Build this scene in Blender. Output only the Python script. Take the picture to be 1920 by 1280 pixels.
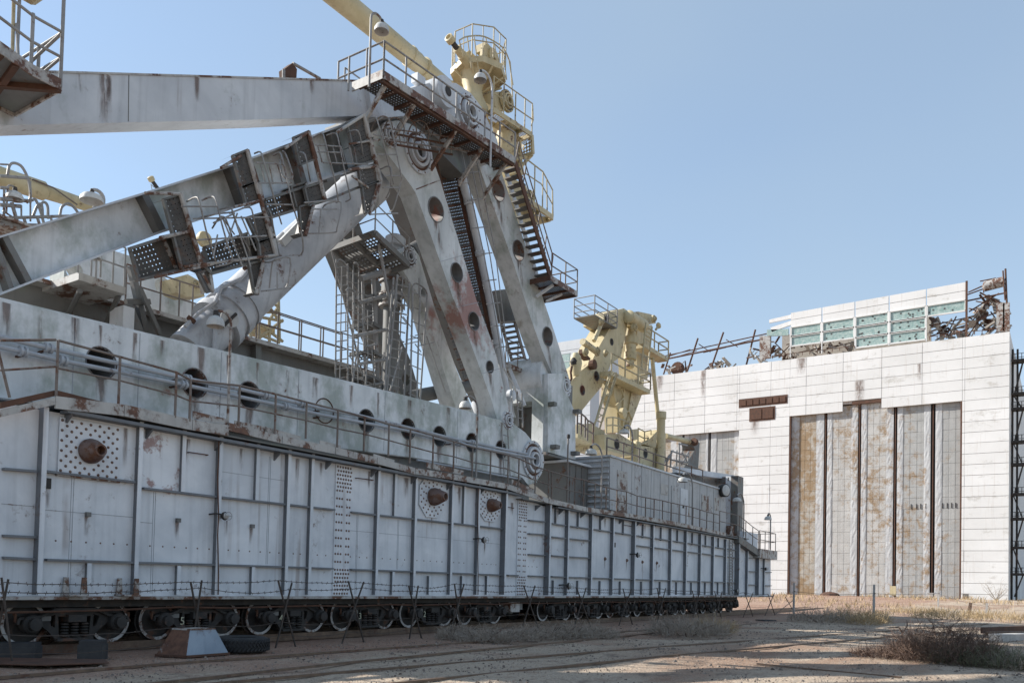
import bpy, math, random
from math import radians, sin, cos, pi, sqrt, atan2, hypot
from mathutils import Vector as V, Matrix
from mathutils.geometry import tessellate_polygon
random.seed(7)
for o in list(bpy.data.objects): bpy.data.objects.remove(o)
SC = bpy.context.scene
COL = SC.collection
# ------------------------------------------------------------------ camera
FPX, YAW, PITCH, ROLL, PCX, PCY, ZC = 1574.6, radians(33.574), radians(1.7745), radians(1.3394), 960., 1043.28, 1.75
_f = V((-sin(YAW)*cos(PITCH), cos(YAW)*cos(PITCH), sin(PITCH)))
_r = V((cos(YAW), sin(YAW), 0)); _u = _r.cross(_f)
_r, _u = cos(ROLL)*_r + sin(ROLL)*_u, -sin(ROLL)*_r + cos(ROLL)*_u
CAMP = V((0, 0, ZC))
cam = bpy.data.cameras.new('camera'); camo = bpy.data.objects.new('camera', cam); COL.objects.link(camo)
camo.matrix_world = Matrix(((_r.x, _u.x, -_f.x, 0), (_r.y, _u.y, -_f.y, 0), (_r.z, _u.z, -_f.z, ZC), (0, 0, 0, 1)))
cam.sensor_width = 36; cam.sensor_fit = 'HORIZONTAL'; cam.lens = FPX/1920*36
cam.shift_y = (PCY-640)/1920; cam.clip_start = .1; cam.clip_end = 5000
SC.camera = camo
# ------------------------------------------------------------------ light
SUN_EL, SUN_AZ = radians(34), radians(70)      # azimuth counted from -Y towards -X
sd = V((-sin(SUN_AZ)*cos(SUN_EL), -cos(SUN_AZ)*cos(SUN_EL), sin(SUN_EL)))
W = bpy.data.worlds.new('World'); SC.world = W; W.use_nodes = True
wn, wl = W.node_tree.nodes, W.node_tree.links
wn.clear()
wo = wn.new('ShaderNodeOutputWorld'); bg = wn.new('ShaderNodeBackground'); sky = wn.new('ShaderNodeTexSky')
sky.sky_type = 'NISHITA'; sky.sun_disc = False; sky.sun_elevation = SUN_EL
sky.sun_rotation = atan2(sd.x, sd.y); sky.altitude = 100; sky.air_density = 1.0; sky.dust_density = .15; sky.ozone_density = .5
tc = wn.new('ShaderNodeTexCoord'); mp = wn.new('ShaderNodeMapping'); mp.inputs['Scale'].default_value = (1.2, 1.2, 2.6)
mp.inputs['Rotation'].default_value = (0, .12, 0)
nz = wn.new('ShaderNodeTexNoise'); nz.inputs['Scale'].default_value = 1.7; nz.inputs['Detail'].default_value = 2; nz.inputs['Roughness'].default_value = .45
rp = wn.new('ShaderNodeMapRange'); rp.inputs['From Min'].default_value = .30; rp.inputs['From Max'].default_value = .95; rp.inputs['To Min'].default_value = .40; rp.inputs['To Max'].default_value = .80
mx = wn.new('ShaderNodeMix'); mx.data_type = 'RGBA'; mx.inputs['B'].default_value = (2.05, 2.6, 3.1, 1)
wl.new(tc.outputs['Generated'], mp.inputs['Vector']); wl.new(mp.outputs[0], nz.inputs['Vector']); wl.new(nz.outputs[0], rp.inputs[0])
wl.new(rp.outputs[0], mx.inputs['Factor']); wl.new(sky.outputs[0], mx.inputs['A']); 
sx_ = wn.new('ShaderNodeSeparateXYZ'); wl.new(tc.outputs['Generated'], sx_.inputs[0])
hz = wn.new('ShaderNodeMapRange'); hz.interpolation_type = 'SMOOTHSTEP'; wl.new(sx_.outputs[2], hz.inputs[0]); hz.inputs[1].default_value = .34; hz.inputs[2].default_value = .0; hz.inputs[3].default_value = 0; hz.inputs[4].default_value = 1
n2 = wn.new('ShaderNodeTexNoise'); n2.inputs['Scale'].default_value = 3.1; n2.inputs['Detail'].default_value = 6; wl.new(mp.outputs[0], n2.inputs['Vector'])
r2 = wn.new('ShaderNodeMapRange'); wl.new(n2.outputs[0], r2.inputs[0]); r2.inputs[1].default_value = .42; r2.inputs[2].default_value = .72; r2.inputs[3].default_value = .3; r2.inputs[4].default_value = 1.
ml = wn.new('ShaderNodeMath'); ml.operation = 'MULTIPLY'; wl.new(hz.outputs[0], ml.inputs[0]); wl.new(r2.outputs[0], ml.inputs[1])
m2 = wn.new('ShaderNodeMix'); m2.data_type = 'RGBA'; m2.inputs['B'].default_value = (3.1, 3.4, 3.75, 1); wl.new(ml.outputs[0], m2.inputs['Factor']); wl.new(mx.outputs['Result'], m2.inputs['A']); wl.new(m2.outputs['Result'], bg.inputs[0])
bg.inputs[1].default_value = .13; wl.new(bg.outputs[0], wo.inputs[0])
sl = bpy.data.lights.new('sun', 'SUN'); sl.energy = 4.5; sl.angle = radians(.53); sl.color = (1, .955, .88)
so = bpy.data.objects.new('sun', sl); COL.objects.link(so); so.rotation_euler = sd.to_track_quat('Z', 'Y').to_euler()
SC.view_settings.view_transform = 'Standard'; SC.view_settings.look = 'None'; SC.view_settings.gamma = 1
SC.view_settings.exposure = 0.84
SC.render.resolution_x, SC.render.resolution_y = 1024, 682
# ------------------------------------------------------------------ measuring: a sight line cut with a plane of the place (metres)
def _ray(x, y): return _r*((x-PCX)/FPX) - _u*((y-PCY)/FPX) + _f
def PX(x, y, X): r = _ray(x, y); return CAMP + r*(X/r.x)
def PY(x, y, Y): r = _ray(x, y); return CAMP + r*(Y/r.y)
def PZ(x, y, Z=0.): r = _ray(x, y); return CAMP + r*((Z-ZC)/r.z)
# ------------------------------------------------------------------ mesh building
def frame(d, up=None):
    d = d.normalized()
    u = V(up) if up is not None else (V((0, 0, 1)) if abs(d.z) < .95 else V((0, 1, 0)))
    a = u.cross(d).normalized(); b = d.cross(a).normalized()
    return a, b, d
class MB:
    def __init__(s): s.v = []; s.f = []; s.uv = None
    def add(s, vs, fs):
        n = len(s.v); s.v += [tuple(v) for v in vs]; s.f += [tuple(i+n for i in f) for f in fs]; return s
    def box(s, x0, x1, y0, y1, z0, z1):
        return s.add([(x, y, z) for x in (x0, x1) for y in (y0, y1) for z in (z0, z1)],
                     [(0, 1, 3, 2), (4, 6, 7, 5), (0, 4, 5, 1), (2, 3, 7, 6), (0, 2, 6, 4), (1, 5, 7, 3)])
    def beam(s, p0, p1, w, h, up=None, w1=None, h1=None):
        p0, p1 = V(p0), V(p1); a, b, d = frame(p1-p0, up); w1 = w1 or w; h1 = h1 or h
        vs = [p+a*(i*ww/2)+b*(j*hh/2) for p, ww, hh in ((p0, w, h), (p1, w1, h1)) for i, j in ((-1, -1), (1, -1), (1, 1), (-1, 1))]
        return s.add(vs, [(3, 2, 1, 0), (4, 5, 6, 7), (0, 1, 5, 4), (1, 2, 6, 5), (2, 3, 7, 6), (3, 0, 4, 7)])
    def tube(s, p0, p1, r, n=8, r1=None, cap=True):
        return s.path([p0, p1], r, n, r1, cap)
    def path(s, pts, r, n=6, r1=None, cap=True, closed=False):
        pts = [V(p) for p in pts]; m = len(pts); base = len(s.v); pa = None; rings = []
        for i, p in enumerate(pts):
            if closed: d = (pts[(i+1) % m]-pts[i-1])
            else: d = pts[min(i+1, m-1)]-pts[max(i-1, 0)]
            d = d.normalized()
            if pa is None: a, b, _ = frame(d)
            else:
                a = (pa - d*pa.dot(d)); a = a.normalized() if a.length > 1e-6 else frame(d)[0]; b = d.cross(a)
            pa = a
            rr = r if r1 is None else r+(r1-r)*i/(m-1)
            rings.append([p+(a*cos(2*pi*k/n)+b*sin(2*pi*k/n))*rr for k in range(n)])
        vs = [q for R in rings for q in R]; fs = []
        for i in range(m if closed else m-1):
            j = (i+1) % m
            fs += [(i*n+k, i*n+(k+1) % n, j*n+(k+1) % n, j*n+k) for k in range(n)]
        if cap and not closed: fs += [tuple(range(n))[::-1], tuple((m-1)*n+k for k in range(n))]
        return s.add(vs, fs)
    def lathe(s, o, d, prof, n=16, ref=None, cap=True):
        o = V(o); a, b, d = frame(V(d), ref); vs = []
        for r, h in prof: vs += [o+d*h+(a*cos(2*pi*k/n)+b*sin(2*pi*k/n))*r for k in range(n)]
        fs = []
        for i in range(len(prof)-1): fs += [(i*n+k, i*n+(k+1) % n, (i+1)*n+(k+1) % n, (i+1)*n+k) for k in range(n)]
        if cap: fs += [tuple(range(n))[::-1], tuple((len(prof)-1)*n+k for k in range(n))]
        return s.add(vs, fs)
    def prism(s, poly, vec, holes=()):
        vec = V(vec); loops = [[V(p) for p in poly]]+[[V(p) for p in h] for h in holes]
        allp = [p for l in loops for p in l]; n = len(allp)
        if holes: tris = [tuple(t) for t in tessellate_polygon(loops)]
        else: tris = [tuple(range(n))]
        fs = [t for t in tris]+[tuple(i+n for i in t)[::-1] for t in tris]; b = 0
        for l in loops:
            m = len(l); fs += [(b+i, b+(i+1) % m, n+b+(i+1) % m, n+b+i) for i in range(m)]; b += m
        return s.add(allp+[p+vec for p in allp], fs)
    def dome(s, c, d, r, n=6):
        return s.lathe(c, d, [(r, 0), (r*.85, r*.35), (r*.4, r*.6)], n)
    def mesh(s, name, mat, off=None, smooth=False):
        me = bpy.data.meshes.new(name); o = off or V((0, 0, 0))
        me.from_pydata([(v[0]-o[0], v[1]-o[1], v[2]-o[2]) for v in s.v], [], s.f)
        me.materials.append(mat); me.update()
        import bmesh
        bm = bmesh.new(); bm.from_mesh(me); bmesh.ops.recalc_face_normals(bm, faces=bm.faces); bm.to_mesh(me); bm.free()
        if smooth:
            me.polygons.foreach_set('use_smooth', [True]*len(me.polygons)); me.set_sharp_from_angle(angle=radians(35))
        return me
def circ(c, r, n=20, ax='X', ry=None):
    ry = ry or r
    if ax == 'X': return [V((c[0], c[1]+r*cos(2*pi*k/n), c[2]+ry*sin(2*pi*k/n))) for k in range(n)]
    if ax == 'Y': return [V((c[0]+r*cos(2*pi*k/n), c[1], c[2]+ry*sin(2*pi*k/n))) for k in range(n)]
    return [V((c[0]+r*cos(2*pi*k/n), c[1]+ry*sin(2*pi*k/n), c[2])) for k in range(n)]
def cat(P, n=4):
    P = [V(p) for p in P]; Q = [P[0]*2-P[1]]+P+[P[-1]*2-P[-2]]; out = []
    for i in range(1, len(Q)-2):
        a, b, c, d = Q[i-1:i+3]
        for k in range(n): t = k/n; out.append(.5*((2*b)+(c-a)*t+(2*a-5*b+4*c-d)*t*t+(3*b-a-3*c+d)*t**3))
    return out+[P[-1]]
_unit = {}
def unit(kind, mat):
    k = (kind, mat.name)
    if k not in _unit:
        m = MB()
        if kind == 'cyl': m.tube((0, 0, 0), (0, 0, 1), 1, 8)
        elif kind == 'box': m.box(-.5, .5, -.5, .5, 0, 1)
        _unit[k] = m.mesh(kind+'_bar', mat, smooth=(kind == 'cyl'))
    return _unit[k]
class Thing:
    def __init__(s, name, label, cat, loc=(0, 0, 0), group=None, kind=None):
        s.loc = V(loc); o = bpy.data.objects.new(name, None); COL.objects.link(o); o.location = s.loc
        o.empty_display_size = .3; o['label'] = label; o['category'] = cat
        if group: o['group'] = group
        if kind: o['kind'] = kind
        s.o = o
    def part(s, name, mb, mat, parent=None, smooth=False, kind=None, label=None):
        o = bpy.data.objects.new(name, mb.mesh(name, mat, s.loc, smooth)); COL.objects.link(o); o.parent = parent or s.o
        if kind: o['kind'] = kind
        if label: o['label'] = label
        return o
    def bar(s, name, p0, p1, r, mat, parent=None, sq=None, up=None):
        p0, p1 = V(p0), V(p1); a, b, d = frame(p1-p0, up); L = (p1-p0).length
        o = bpy.data.objects.new(name, unit('box' if sq else 'cyl', mat)); COL.objects.link(o)
        w, h = (sq if sq else (r, r)); q = p0-s.loc
        o.parent = parent or s.o
        o.matrix_local = Matrix(((a.x*w, b.x*h, d.x*L, q.x), (a.y*w, b.y*h, d.y*L, q.y), (a.z*w, b.z*h, d.z*L, q.z), (0, 0, 0, 1)))
        return o
    def inst(s, name, me, loc, rz=0., parent=None, sc=None):
        o = bpy.data.objects.new(name, me); COL.objects.link(o); o.parent = parent or s.o
        o.location = V(loc)-s.loc; o.rotation_euler = (0, 0, rz)
        if sc: o.scale = sc
        return o
    def railing(s, pts, mat, h=1.1, rails=(1., .5), r=.028, posts=True, up=(0, 0, 1), sub=None, name='railing'):
        up = V(up)*h; pts = [V(p) for p in pts]
        if posts:
            for p in pts: s.bar(name+'_post', p, p+up, r, mat)
        for f in rails:
            s.part(name+'_rail', MB().path([p+up*f for p in pts], r*.9, 6), mat, smooth=True)
    def ladder(s, p0, p1, w, mat, wdir, step=.32, r=.022, name='ladder', rr=None):
        p0, p1 = V(p0), V(p1); wd = V(wdir).normalized()*w/2
        for g in (-1, 1): s.bar(name+'_rail', p0+wd*g, p1+wd*g, r*1.3, mat)
        n = max(2, int((p1-p0).length/step))
        for i in range(1, n): p = p0.lerp(p1, i/n); s.bar(name+'_rung', p-wd, p+wd, rr or r, mat)
    def hoops(s, p0, p1, w, out, wdir, mat, step=.8, r=.018):
        p0, p1 = V(p0), V(p1); wd = V(wdir).normalized(); od = V(out).normalized(); n = max(2, int((p1-p0).length/step))
        for i in range(n+1):
            c = p0.lerp(p1, i/n)
            s.part('safety_hoop', MB().path([c-wd*w/2]+[c+od*(w*.85*sin(t*pi/6)+.05)+wd*(-w*.55*cos(t*pi/6)) for t in range(0, 7)]+[c+wd*w/2], r, 5), mat, smooth=True)
        for k in (1, 3, 5):
            q = od*(w*.85*sin(k*pi/6)+.05)+wd*(-w*.55*cos(k*pi/6))
            s.bar('cage_strap', p0+q, p1+q, r, mat)
def tag(o, label, cat, group=None, kind=None):
    if label: o['label'] = label
    if cat: o['category'] = cat
    if group: o['group'] = group
    if kind: o['kind'] = kind
    return o
def solo(name, mb, mat, label=None, cat=None, group=None, kind=None, smooth=False, loc=None):
    loc = V(loc) if loc is not None else V((0, 0, 0))
    o = bpy.data.objects.new(name, mb.mesh(name, mat, loc, smooth)); COL.objects.link(o); o.location = loc
    return tag(o, label, cat, group, kind)
# ------------------------------------------------------------------ materials
class NT:
    def __init__(s, name, rough=.6, metal=0., spec=.5):
        s.m = bpy.data.materials.new(name); s.m.use_nodes = True; s.n = s.m.node_tree.nodes; s.l = s.m.node_tree.links
        s.b = s.n['Principled BSDF']; s.b.inputs['Roughness'].default_value = rough; s.b.inputs['Metallic'].default_value = metal
        s.b.inputs['Specular IOR Level'].default_value = spec
        s.pos = s.n.new('ShaderNodeNewGeometry').outputs['Position']
    def map(s, scale): m = s.n.new('ShaderNodeMapping'); m.inputs['Scale'].default_value = scale; s.l.new(s.pos, m.inputs[0]); return m.outputs[0]
    def noise(s, scale, detail=5, rough=.6, sc3=None, dist=0):
        n = s.n.new('ShaderNodeTexNoise'); n.inputs['Scale'].default_value = scale; n.inputs['Detail'].default_value = detail
        n.inputs['Roughness'].default_value = rough; n.inputs['Distortion'].default_value = dist
        s.l.new(s.map(sc3) if sc3 else s.pos, n.inputs['Vector']); return n.outputs[0]
    def rng(s, src, a, b, lo=0., hi=1.):
        n = s.n.new('ShaderNodeMapRange'); n.inputs[1].default_value = a; n.inputs[2].default_value = b; n.inputs[3].default_value = lo; n.inputs[4].default_value = hi
        s.l.new(src, n.inputs[0]); return n.outputs[0]
    def math(s, op, a, b=None):
        n = s.n.new('ShaderNodeMath'); n.operation = op
        for i, q in enumerate((a, b)):
            if q is None: continue
            if isinstance(q, (int, float)): n.inputs[i].default_value = q
            else: s.l.new(q, n.inputs[i])
        return n.outputs[0]
    def mix(s, fac, a, b, mode='MIX'):
        n = s.n.new('ShaderNodeMix'); n.data_type = 'RGBA'; n.blend_type = mode
        for k, q in (('Factor', fac), ('A', a), ('B', b)):
            if isinstance(q, (tuple, list)): n.inputs[k].default_value = (*q, 1) if len(q) == 3 else q
            elif isinstance(q, (int, float)): n.inputs[k].default_value = q
            else: s.l.new(q, n.inputs[k])
        return n.outputs['Result']
    def out(s, col, bump=None, bs=.3, bd=.02):
        s.l.new(col, s.b.inputs['Base Color'])
        if bump is not None:
            n = s.n.new('ShaderNodeBump'); n.inputs['Strength'].default_value = bs; n.inputs['Distance'].default_value = bd
            s.l.new(bump, n.inputs['Height']); s.l.new(n.outputs[0], s.b.inputs['Normal'])
        return s.m
RUST = (.085, .040, .026); RUST2 = (.155, .075, .045)
def paint(name, base, blot=None, rust=.1, green=0., red=0., streak=.3, rough=.55, bsc=.5, chip=3.2, spec=.4, runs=0., patch=None):
    t = NT(name, rough, 0, spec); blot = blot or tuple(min(1, c*1.3) for c in base)
    n1 = t.noise(bsc, 6, .62, dist=.4); c = t.mix(t.rng(n1, .35, .68), base, blot)
    ns = t.noise(1.0, 4, .6, (4., 4., .22)); c = t.mix(t.rng(ns, .52, .78, 0, streak), c, tuple(q*.45 for q in base))
    if green:
        ng = t.noise(.9, 5, .65, (1, 1, .7)); c = t.mix(t.rng(ng, .64-green*.3, .80-green*.3, 0, .55), c, (.15, .19, .14))
    if red:
        nr = t.noise(.55, 7, .7); c = t.mix(t.rng(nr, .67-red*.2, .71-red*.2, 0, .75), c, (.22, .075, .05))
    if runs:
        nr = t.noise(1.0, 3, .6, (2.2, 2.2, .10)); c = t.mix(t.math('MULTIPLY', t.rng(nr, .60, .72), t.rng(t.noise(.8, 3, .5), .45, .6, 0, runs)), c, (.15, .085, .055))
    if patch:
        vd = t.n.new('ShaderNodeVectorMath'); vd.operation = 'DISTANCE'; t.l.new(t.pos, vd.inputs[0]); vd.inputs[1].default_value = patch[0]
        dd = t.math('ADD', vd.outputs['Value'], t.rng(t.noise(1.1, 7, .7), .3, .7, -patch[1]*.8, patch[1]*.8)); c = t.mix(t.rng(dd, patch[1]*.55, patch[1]*1.1, .8, 0.), c, (.27, .105, .075))
    if rust:
        nr = t.noise(chip, 8, .72); nl = t.noise(.45, 3, .5); q = t.math('ADD', t.math('MULTIPLY', nr, .65), t.math('MULTIPLY', nl, .35))
        th = .66-rust*.30
        rc = t.mix(t.rng(t.noise(9, 4, .6), .35, .65), RUST, RUST2)
        c = t.mix(t.rng(q, th-.05, th, 0, .35), c, tuple(q2*.62+.03 for q2 in RUST2))
        c = t.mix(t.rng(q, th, th+.025), c, rc)
    return t.out(c, t.noise(1.3, 4, .5), .12, .03)
M = {}
M['grey'] = paint('grey_paint', (.50, .53, .57), (.71, .73, .76), .07, 0, .05, .30, bsc=.55, runs=.55)
M['grey_rib_shade'] = paint('grey_rib_shade_paint', (.125, .135, .15), (.17, .18, .195), .16, 0, 0, .2, bsc=1.2)  # hull grey darkened so the rib webs carry their side shade in colour
M['grey_green'] = paint('grey_weathered_paint', (.50, .525, .54), (.74, .76, .775), .08, .62, .10, .35, bsc=.6)
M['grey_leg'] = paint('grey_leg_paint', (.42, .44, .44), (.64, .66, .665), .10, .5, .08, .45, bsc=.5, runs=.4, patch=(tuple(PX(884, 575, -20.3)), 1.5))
M['grey_dark'] = paint('grey_dark_and_shade_paint', (.115, .113, .108), (.17, .168, .16), .26, .15, 0, .35)  # dark grey paint; also paints in the shade of the inner steelwork
M['silver'] = paint('silver_paint', (.44, .46, .49), (.58, .60, .625), .09, .12, 0, .35, rough=.45, bsc=.6, runs=.5)
M['edge'] = paint('rusty_white_edge', (.36, .35, .335), (.45, .44, .42), .50, 0, 0, .45, bsc=2, chip=2.4)
M['rail'] = paint('railing_steel', (.14, .115, .10), (.20, .17, .15), .40, chip=6)
M['railg'] = paint('railing_grey', (.215, .21, .205), (.32, .315, .31), .26, chip=6)
M['pipe'] = paint('pipe_galvanised', (.32, .34, .37), (.44, .46, .49), .16, rough=.4, chip=5)
M['rust'] = paint('rusty_steel', (.075, .042, .030), (.125, .060, .038), .2, bsc=2.5, rough=.85)
M['dark'] = paint('dark_steel', (.028, .027, .027), (.055, .048, .044), .15, bsc=3, rough=.7)
M['bogie'] = paint('bogie_steel', (.022, .021, .021), (.05, .044, .04), .22, bsc=2.2, rough=.75)
M['wheelring'] = paint('white_wheel_rim', (.36, .35, .34), (.52, .51, .50), .42, bsc=4, chip=5)
M['yellow'] = paint('yellow_paint', (.46, .385, .225), (.56, .485, .315), .22, 0, .05, .35, bsc=.8, chip=3.5, runs=.5)
M['yrail'] = paint('yellow_rail_paint', (.38, .325, .20), (.48, .42, .28), .28, chip=6)
M['white'] = paint('white_enamel', (.43, .43, .42), (.55, .55, .53), .12, bsc=3)
M['cyl'] = paint('cylinder_paint', (.34, .352, .375), (.50, .51, .53), .15, 0, 0, .5, bsc=.7, runs=.6)
M['seam'] = paint('weld_seam', (.29, .31, .34), (.36, .38, .41), .2)
M['hole'] = paint('shaded_hole_liner', (.13, .13, .13), (.19, .19, .19), .3, 0, .5)  # liner tone lowered to paint in the shade inside the holes
# ------------------------------------------------------------------ ground
def gz(x, y): return 0. if y < 66 else .9*min(1, (y-66)/70.)
def ground():
    t = NT('dry_ground', .95, 0, .2)
    soil = t.mix(t.rng(t.noise(.35, 6, .6), .35, .7), (.285, .175, .12), (.35, .25, .18))
    sandm = t.rng(t.noise(.16, 5, .6, (1, .45, 1), .5), .42, .52)
    c = t.mix(sandm, soil, (.44, .35, .265))
    c = t.mix(t.rng(t.noise(1.4, 6, .65), .53, .70), c, (.32, .235, .175))
    sx = t.n.new('ShaderNodeSeparateXYZ'); t.l.new(t.pos, sx.inputs[0]); band = t.rng(t.math('ADD', sx.outputs[0], t.rng(t.noise(.5, 5, .6), .3, .7, -2.5, 2.5)), -12.2, -14.6, 0, .75); c = t.mix(band, c, t.mix(t.rng(t.noise(.8, 5, .6), .35, .65), (.30, .165, .115), (.37, .24, .175)))
    grav = t.noise(16, 3, .7); c = t.mix(t.rng(grav, .55, .61, 0, .55), c, (.10, .075, .062))
    pale = t.noise(21, 2, .7); c = t.mix(t.rng(pale, .60, .66, 0, .75), c, (.48, .44, .39))
    c = t.mix(t.rng(t.noise(.9, 7, .7), .56, .64, 0, .6), c, (.125, .095, .078))
    t.out(c, t.math('ADD', grav, t.math('MULTIPLY', t.noise(3, 6, .7), 2.)), .9, .05)
    me = MB(); xs = [-900, -300, -150, -90]+[-60+i*1.5 for i in range(54)]+[30, 60, 150, 400, 900]; ys = [-300, -60, -15]+[i*1.5 for i in range(70)]+[110, 120, 136, 145, 170, 260, 500, 1200, 2500]
    for y in ys:
        for x in xs:
            near = abs(x) < 70 and 0 <= y < 106
            b = (.05*sin(x*.9+y*.31)*sin(y*.43-x*.2)+.03*sin(x*2.3+1)*sin(y*1.7)) if near else 0
            if x < -14.5: b *= .3
            me.v.append((x, y, gz(x, y)+b-.03))
    n = len(xs)
    for j in range(len(ys)-1):
        for i in range(n-1): me.f.append((j*n+i, j*n+i+1, (j+1)*n+i+1, (j+1)*n+i))
    solo('ground', me, t.m, kind='structure', smooth=True)
ground()
# sunken railway tracks (rail heads nearly flush with the soil)
M['railhead'] = paint('worn_rail_steel', (.10, .065, .045), (.20, .13, .085), .3, bsc=4, rough=.5)
def rail(pts, label, h=.05, nm='track_rail', grp=None, w=.075):
    q = [V((p.x, p.y, p.z)) for p in pts]; m = MB()
    for a, b in zip(q, q[1:]): 
        m.beam(a+V((0, 0, h/2-.02)), b+V((0, 0, h/2-.02)), w, h, (0, 0, 1))
    solo(nm, m, M['railhead'], label, 'rail', grp)
def gp(l): return [PZ(x, y, 0) for x, y in l]
def ext(l):
    p = gp(l); return [p[0]+(p[0]-p[1])*2.]+p+[p[-1]+(p[-1]-p[-2]).normalized()*25]
rail(ext([(0, 1270), (300, 1245), (640, 1221)]), 'sunken rusty rail closest to the barbed-wire fence at lower left')
rail(ext([(300, 1280), (640, 1243), (910, 1217)]), 'second sunken rail out from the fence, passing under the tumbleweed row')
rail(ext([(417, 1280), (640, 1260), (1240, 1212), (1509, 1193)]), 'long worn rail crossing the foreground, third from the fence')
rail(ext([(753, 1280), (1240, 1230), (1626, 1197)]), 'nearest worn rail running through the sunlit sand patches')
rail([PZ(1420, 1243, 0), PZ(1690, 1268, 0)], 'short loose rail piece lying in the sand at lower right', nm='loose_rail', h=.03)
# the transporter's own two rails
for x, l in ((-18.42, 'long rail under the near wheels of the transporter'), (-19.94, 'long rail under the inner wheels of the transporter')):
    solo('track_rail', MB().box(x-.035, x+.035, -6, 130, .02, .18).box(x-.07, x+.07, -6, 130, -.02, .03), M['railhead'], l, 'rail')
# ------------------------------------------------------------------ transporter hull
H = Thing('transporter_hull', 'huge grey riveted steel hull of the rail transporter, ribbed side facing us', 'rail transporter', (-18, 30, 0))
XS = -18.
def hp(x, y, X=XS): return PX(x, y, X)
top = [(1033, 947), (1362, 1009), (1389, 1015), (1424, 1041), (1445, 1044), (1445, 1118)]
poly = [V((XS, 2, 1.24)), V((XS, 2, 5.15)), V((XS, 27.5, 5.15)), V((XS, 29.4, 4.92))]+[hp(*p) for p in top]
H.part('side_plate', MB().prism(poly, (-7.5, 0, 0)), M['grey'])
yend = poly[-1].y
# bottom flange with bolted lip
H.part('bottom_flange', MB().box(XS-.3, XS+.22, 2, yend, 1.17, 1.24), M['edge'])
H.part('bottom_sill', MB().box(XS-7, XS-.15, 2, 54.2, 1.0, 1.17), M['dark'])
def rib(px, y0, y1, p=.16, py=1000, t=.03, m='grey_rib_shade', cap=True):
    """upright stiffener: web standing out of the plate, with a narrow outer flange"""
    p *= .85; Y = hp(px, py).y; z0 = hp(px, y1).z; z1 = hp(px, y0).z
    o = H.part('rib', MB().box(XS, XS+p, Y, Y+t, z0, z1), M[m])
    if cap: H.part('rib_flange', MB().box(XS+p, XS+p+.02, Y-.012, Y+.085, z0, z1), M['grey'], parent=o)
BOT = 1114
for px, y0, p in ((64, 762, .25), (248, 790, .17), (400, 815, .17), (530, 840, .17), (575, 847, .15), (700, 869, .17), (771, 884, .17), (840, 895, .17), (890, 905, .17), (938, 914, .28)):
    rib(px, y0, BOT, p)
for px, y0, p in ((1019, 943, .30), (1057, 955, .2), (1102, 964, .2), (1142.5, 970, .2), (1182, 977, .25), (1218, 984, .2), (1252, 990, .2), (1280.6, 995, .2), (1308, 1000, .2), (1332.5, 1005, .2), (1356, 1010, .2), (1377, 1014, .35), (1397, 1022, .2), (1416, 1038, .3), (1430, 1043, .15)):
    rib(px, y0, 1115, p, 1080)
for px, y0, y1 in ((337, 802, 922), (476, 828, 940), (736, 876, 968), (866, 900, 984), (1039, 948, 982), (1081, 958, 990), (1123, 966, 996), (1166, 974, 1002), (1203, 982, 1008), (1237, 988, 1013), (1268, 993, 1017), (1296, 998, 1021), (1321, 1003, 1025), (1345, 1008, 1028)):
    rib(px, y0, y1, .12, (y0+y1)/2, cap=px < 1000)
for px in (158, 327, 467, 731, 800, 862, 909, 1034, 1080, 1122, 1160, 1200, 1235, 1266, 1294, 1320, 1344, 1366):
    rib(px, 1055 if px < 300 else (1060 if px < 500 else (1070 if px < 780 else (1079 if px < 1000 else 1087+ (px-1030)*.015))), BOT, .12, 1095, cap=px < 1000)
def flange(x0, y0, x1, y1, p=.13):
    a, b = hp(x0, y0), hp(x1, y1); z = a.z; H.part('stringer', MB().prism([V((XS, a.y+.03, a.z)), V((XS+p, a.y+.03, a.z)), V((XS+p, b.y, b.z)), V((XS, b.y, b.z))], (0, 0, .05)), M['grey_rib_shade'])
for q in ((0, 881, 64, 886), (0, 1006, 64, 1009), (0, 1047, 64, 1050), (66, 884, 248, 906), (80, 1051, 248, 1056), (250, 1056, 400, 1060), (262, 917, 400, 933), (402, 933, 530, 947), (532, 947, 575, 952), (577, 952, 623, 957),
          (402, 1060, 530, 1064), (532, 1064, 575, 1065.5), (577, 1065.5, 620, 1067), (653, 961, 700, 966.5), (702, 966.5, 771, 974), (773, 974, 840, 981.5), (842, 981.5, 890, 987), (892, 987, 938, 992), (653, 1068.5, 700, 1070), (702, 1070, 771, 1072.5), (773, 1072.5, 840, 1075), (842, 1075, 890, 1077), (892, 1077, 938, 1078.5),
          (948, 1078.8, 968, 1079.5), (988, 976, 1019, 979), (988, 1001, 1019, 1003), (988, 1040, 1019, 1042), (988, 1080, 1019, 1081), (1030, 982, 1057, 986), (1058, 986, 1102, 992), (1030, 1007, 1057, 1010), (1058, 1010, 1102, 1014), (1030, 1042, 1057, 1044), (1058, 1044, 1102, 1046.5)): flange(*q)
seq = [1103, 1142.5, 1182, 1218, 1252, 1280.6, 1308, 1332.5, 1356, 1377]
for a, b in zip(seq, seq[1:]):
    ly = lambda x: 992+(x-1103)*.145
    flange(a+1, ly(a), b, ly(b))
    if a >= 1182:
        ly = lambda x: 1023+(x-1190)*.122
        flange(a+1, ly(a), b, ly(b))
seq2 = [1030, 1057]+seq
for a, b in zip(seq2, seq2[1:]):
    ly = lambda x: 1081.3+(x-1030)*.032
    flange(a+1, ly(a), b, ly(b))
for y in (1048, 1073, 1098): flange(1398, y-2, 1416, y-1.2); flange(1431, y-.5, 1444, y)
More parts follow.
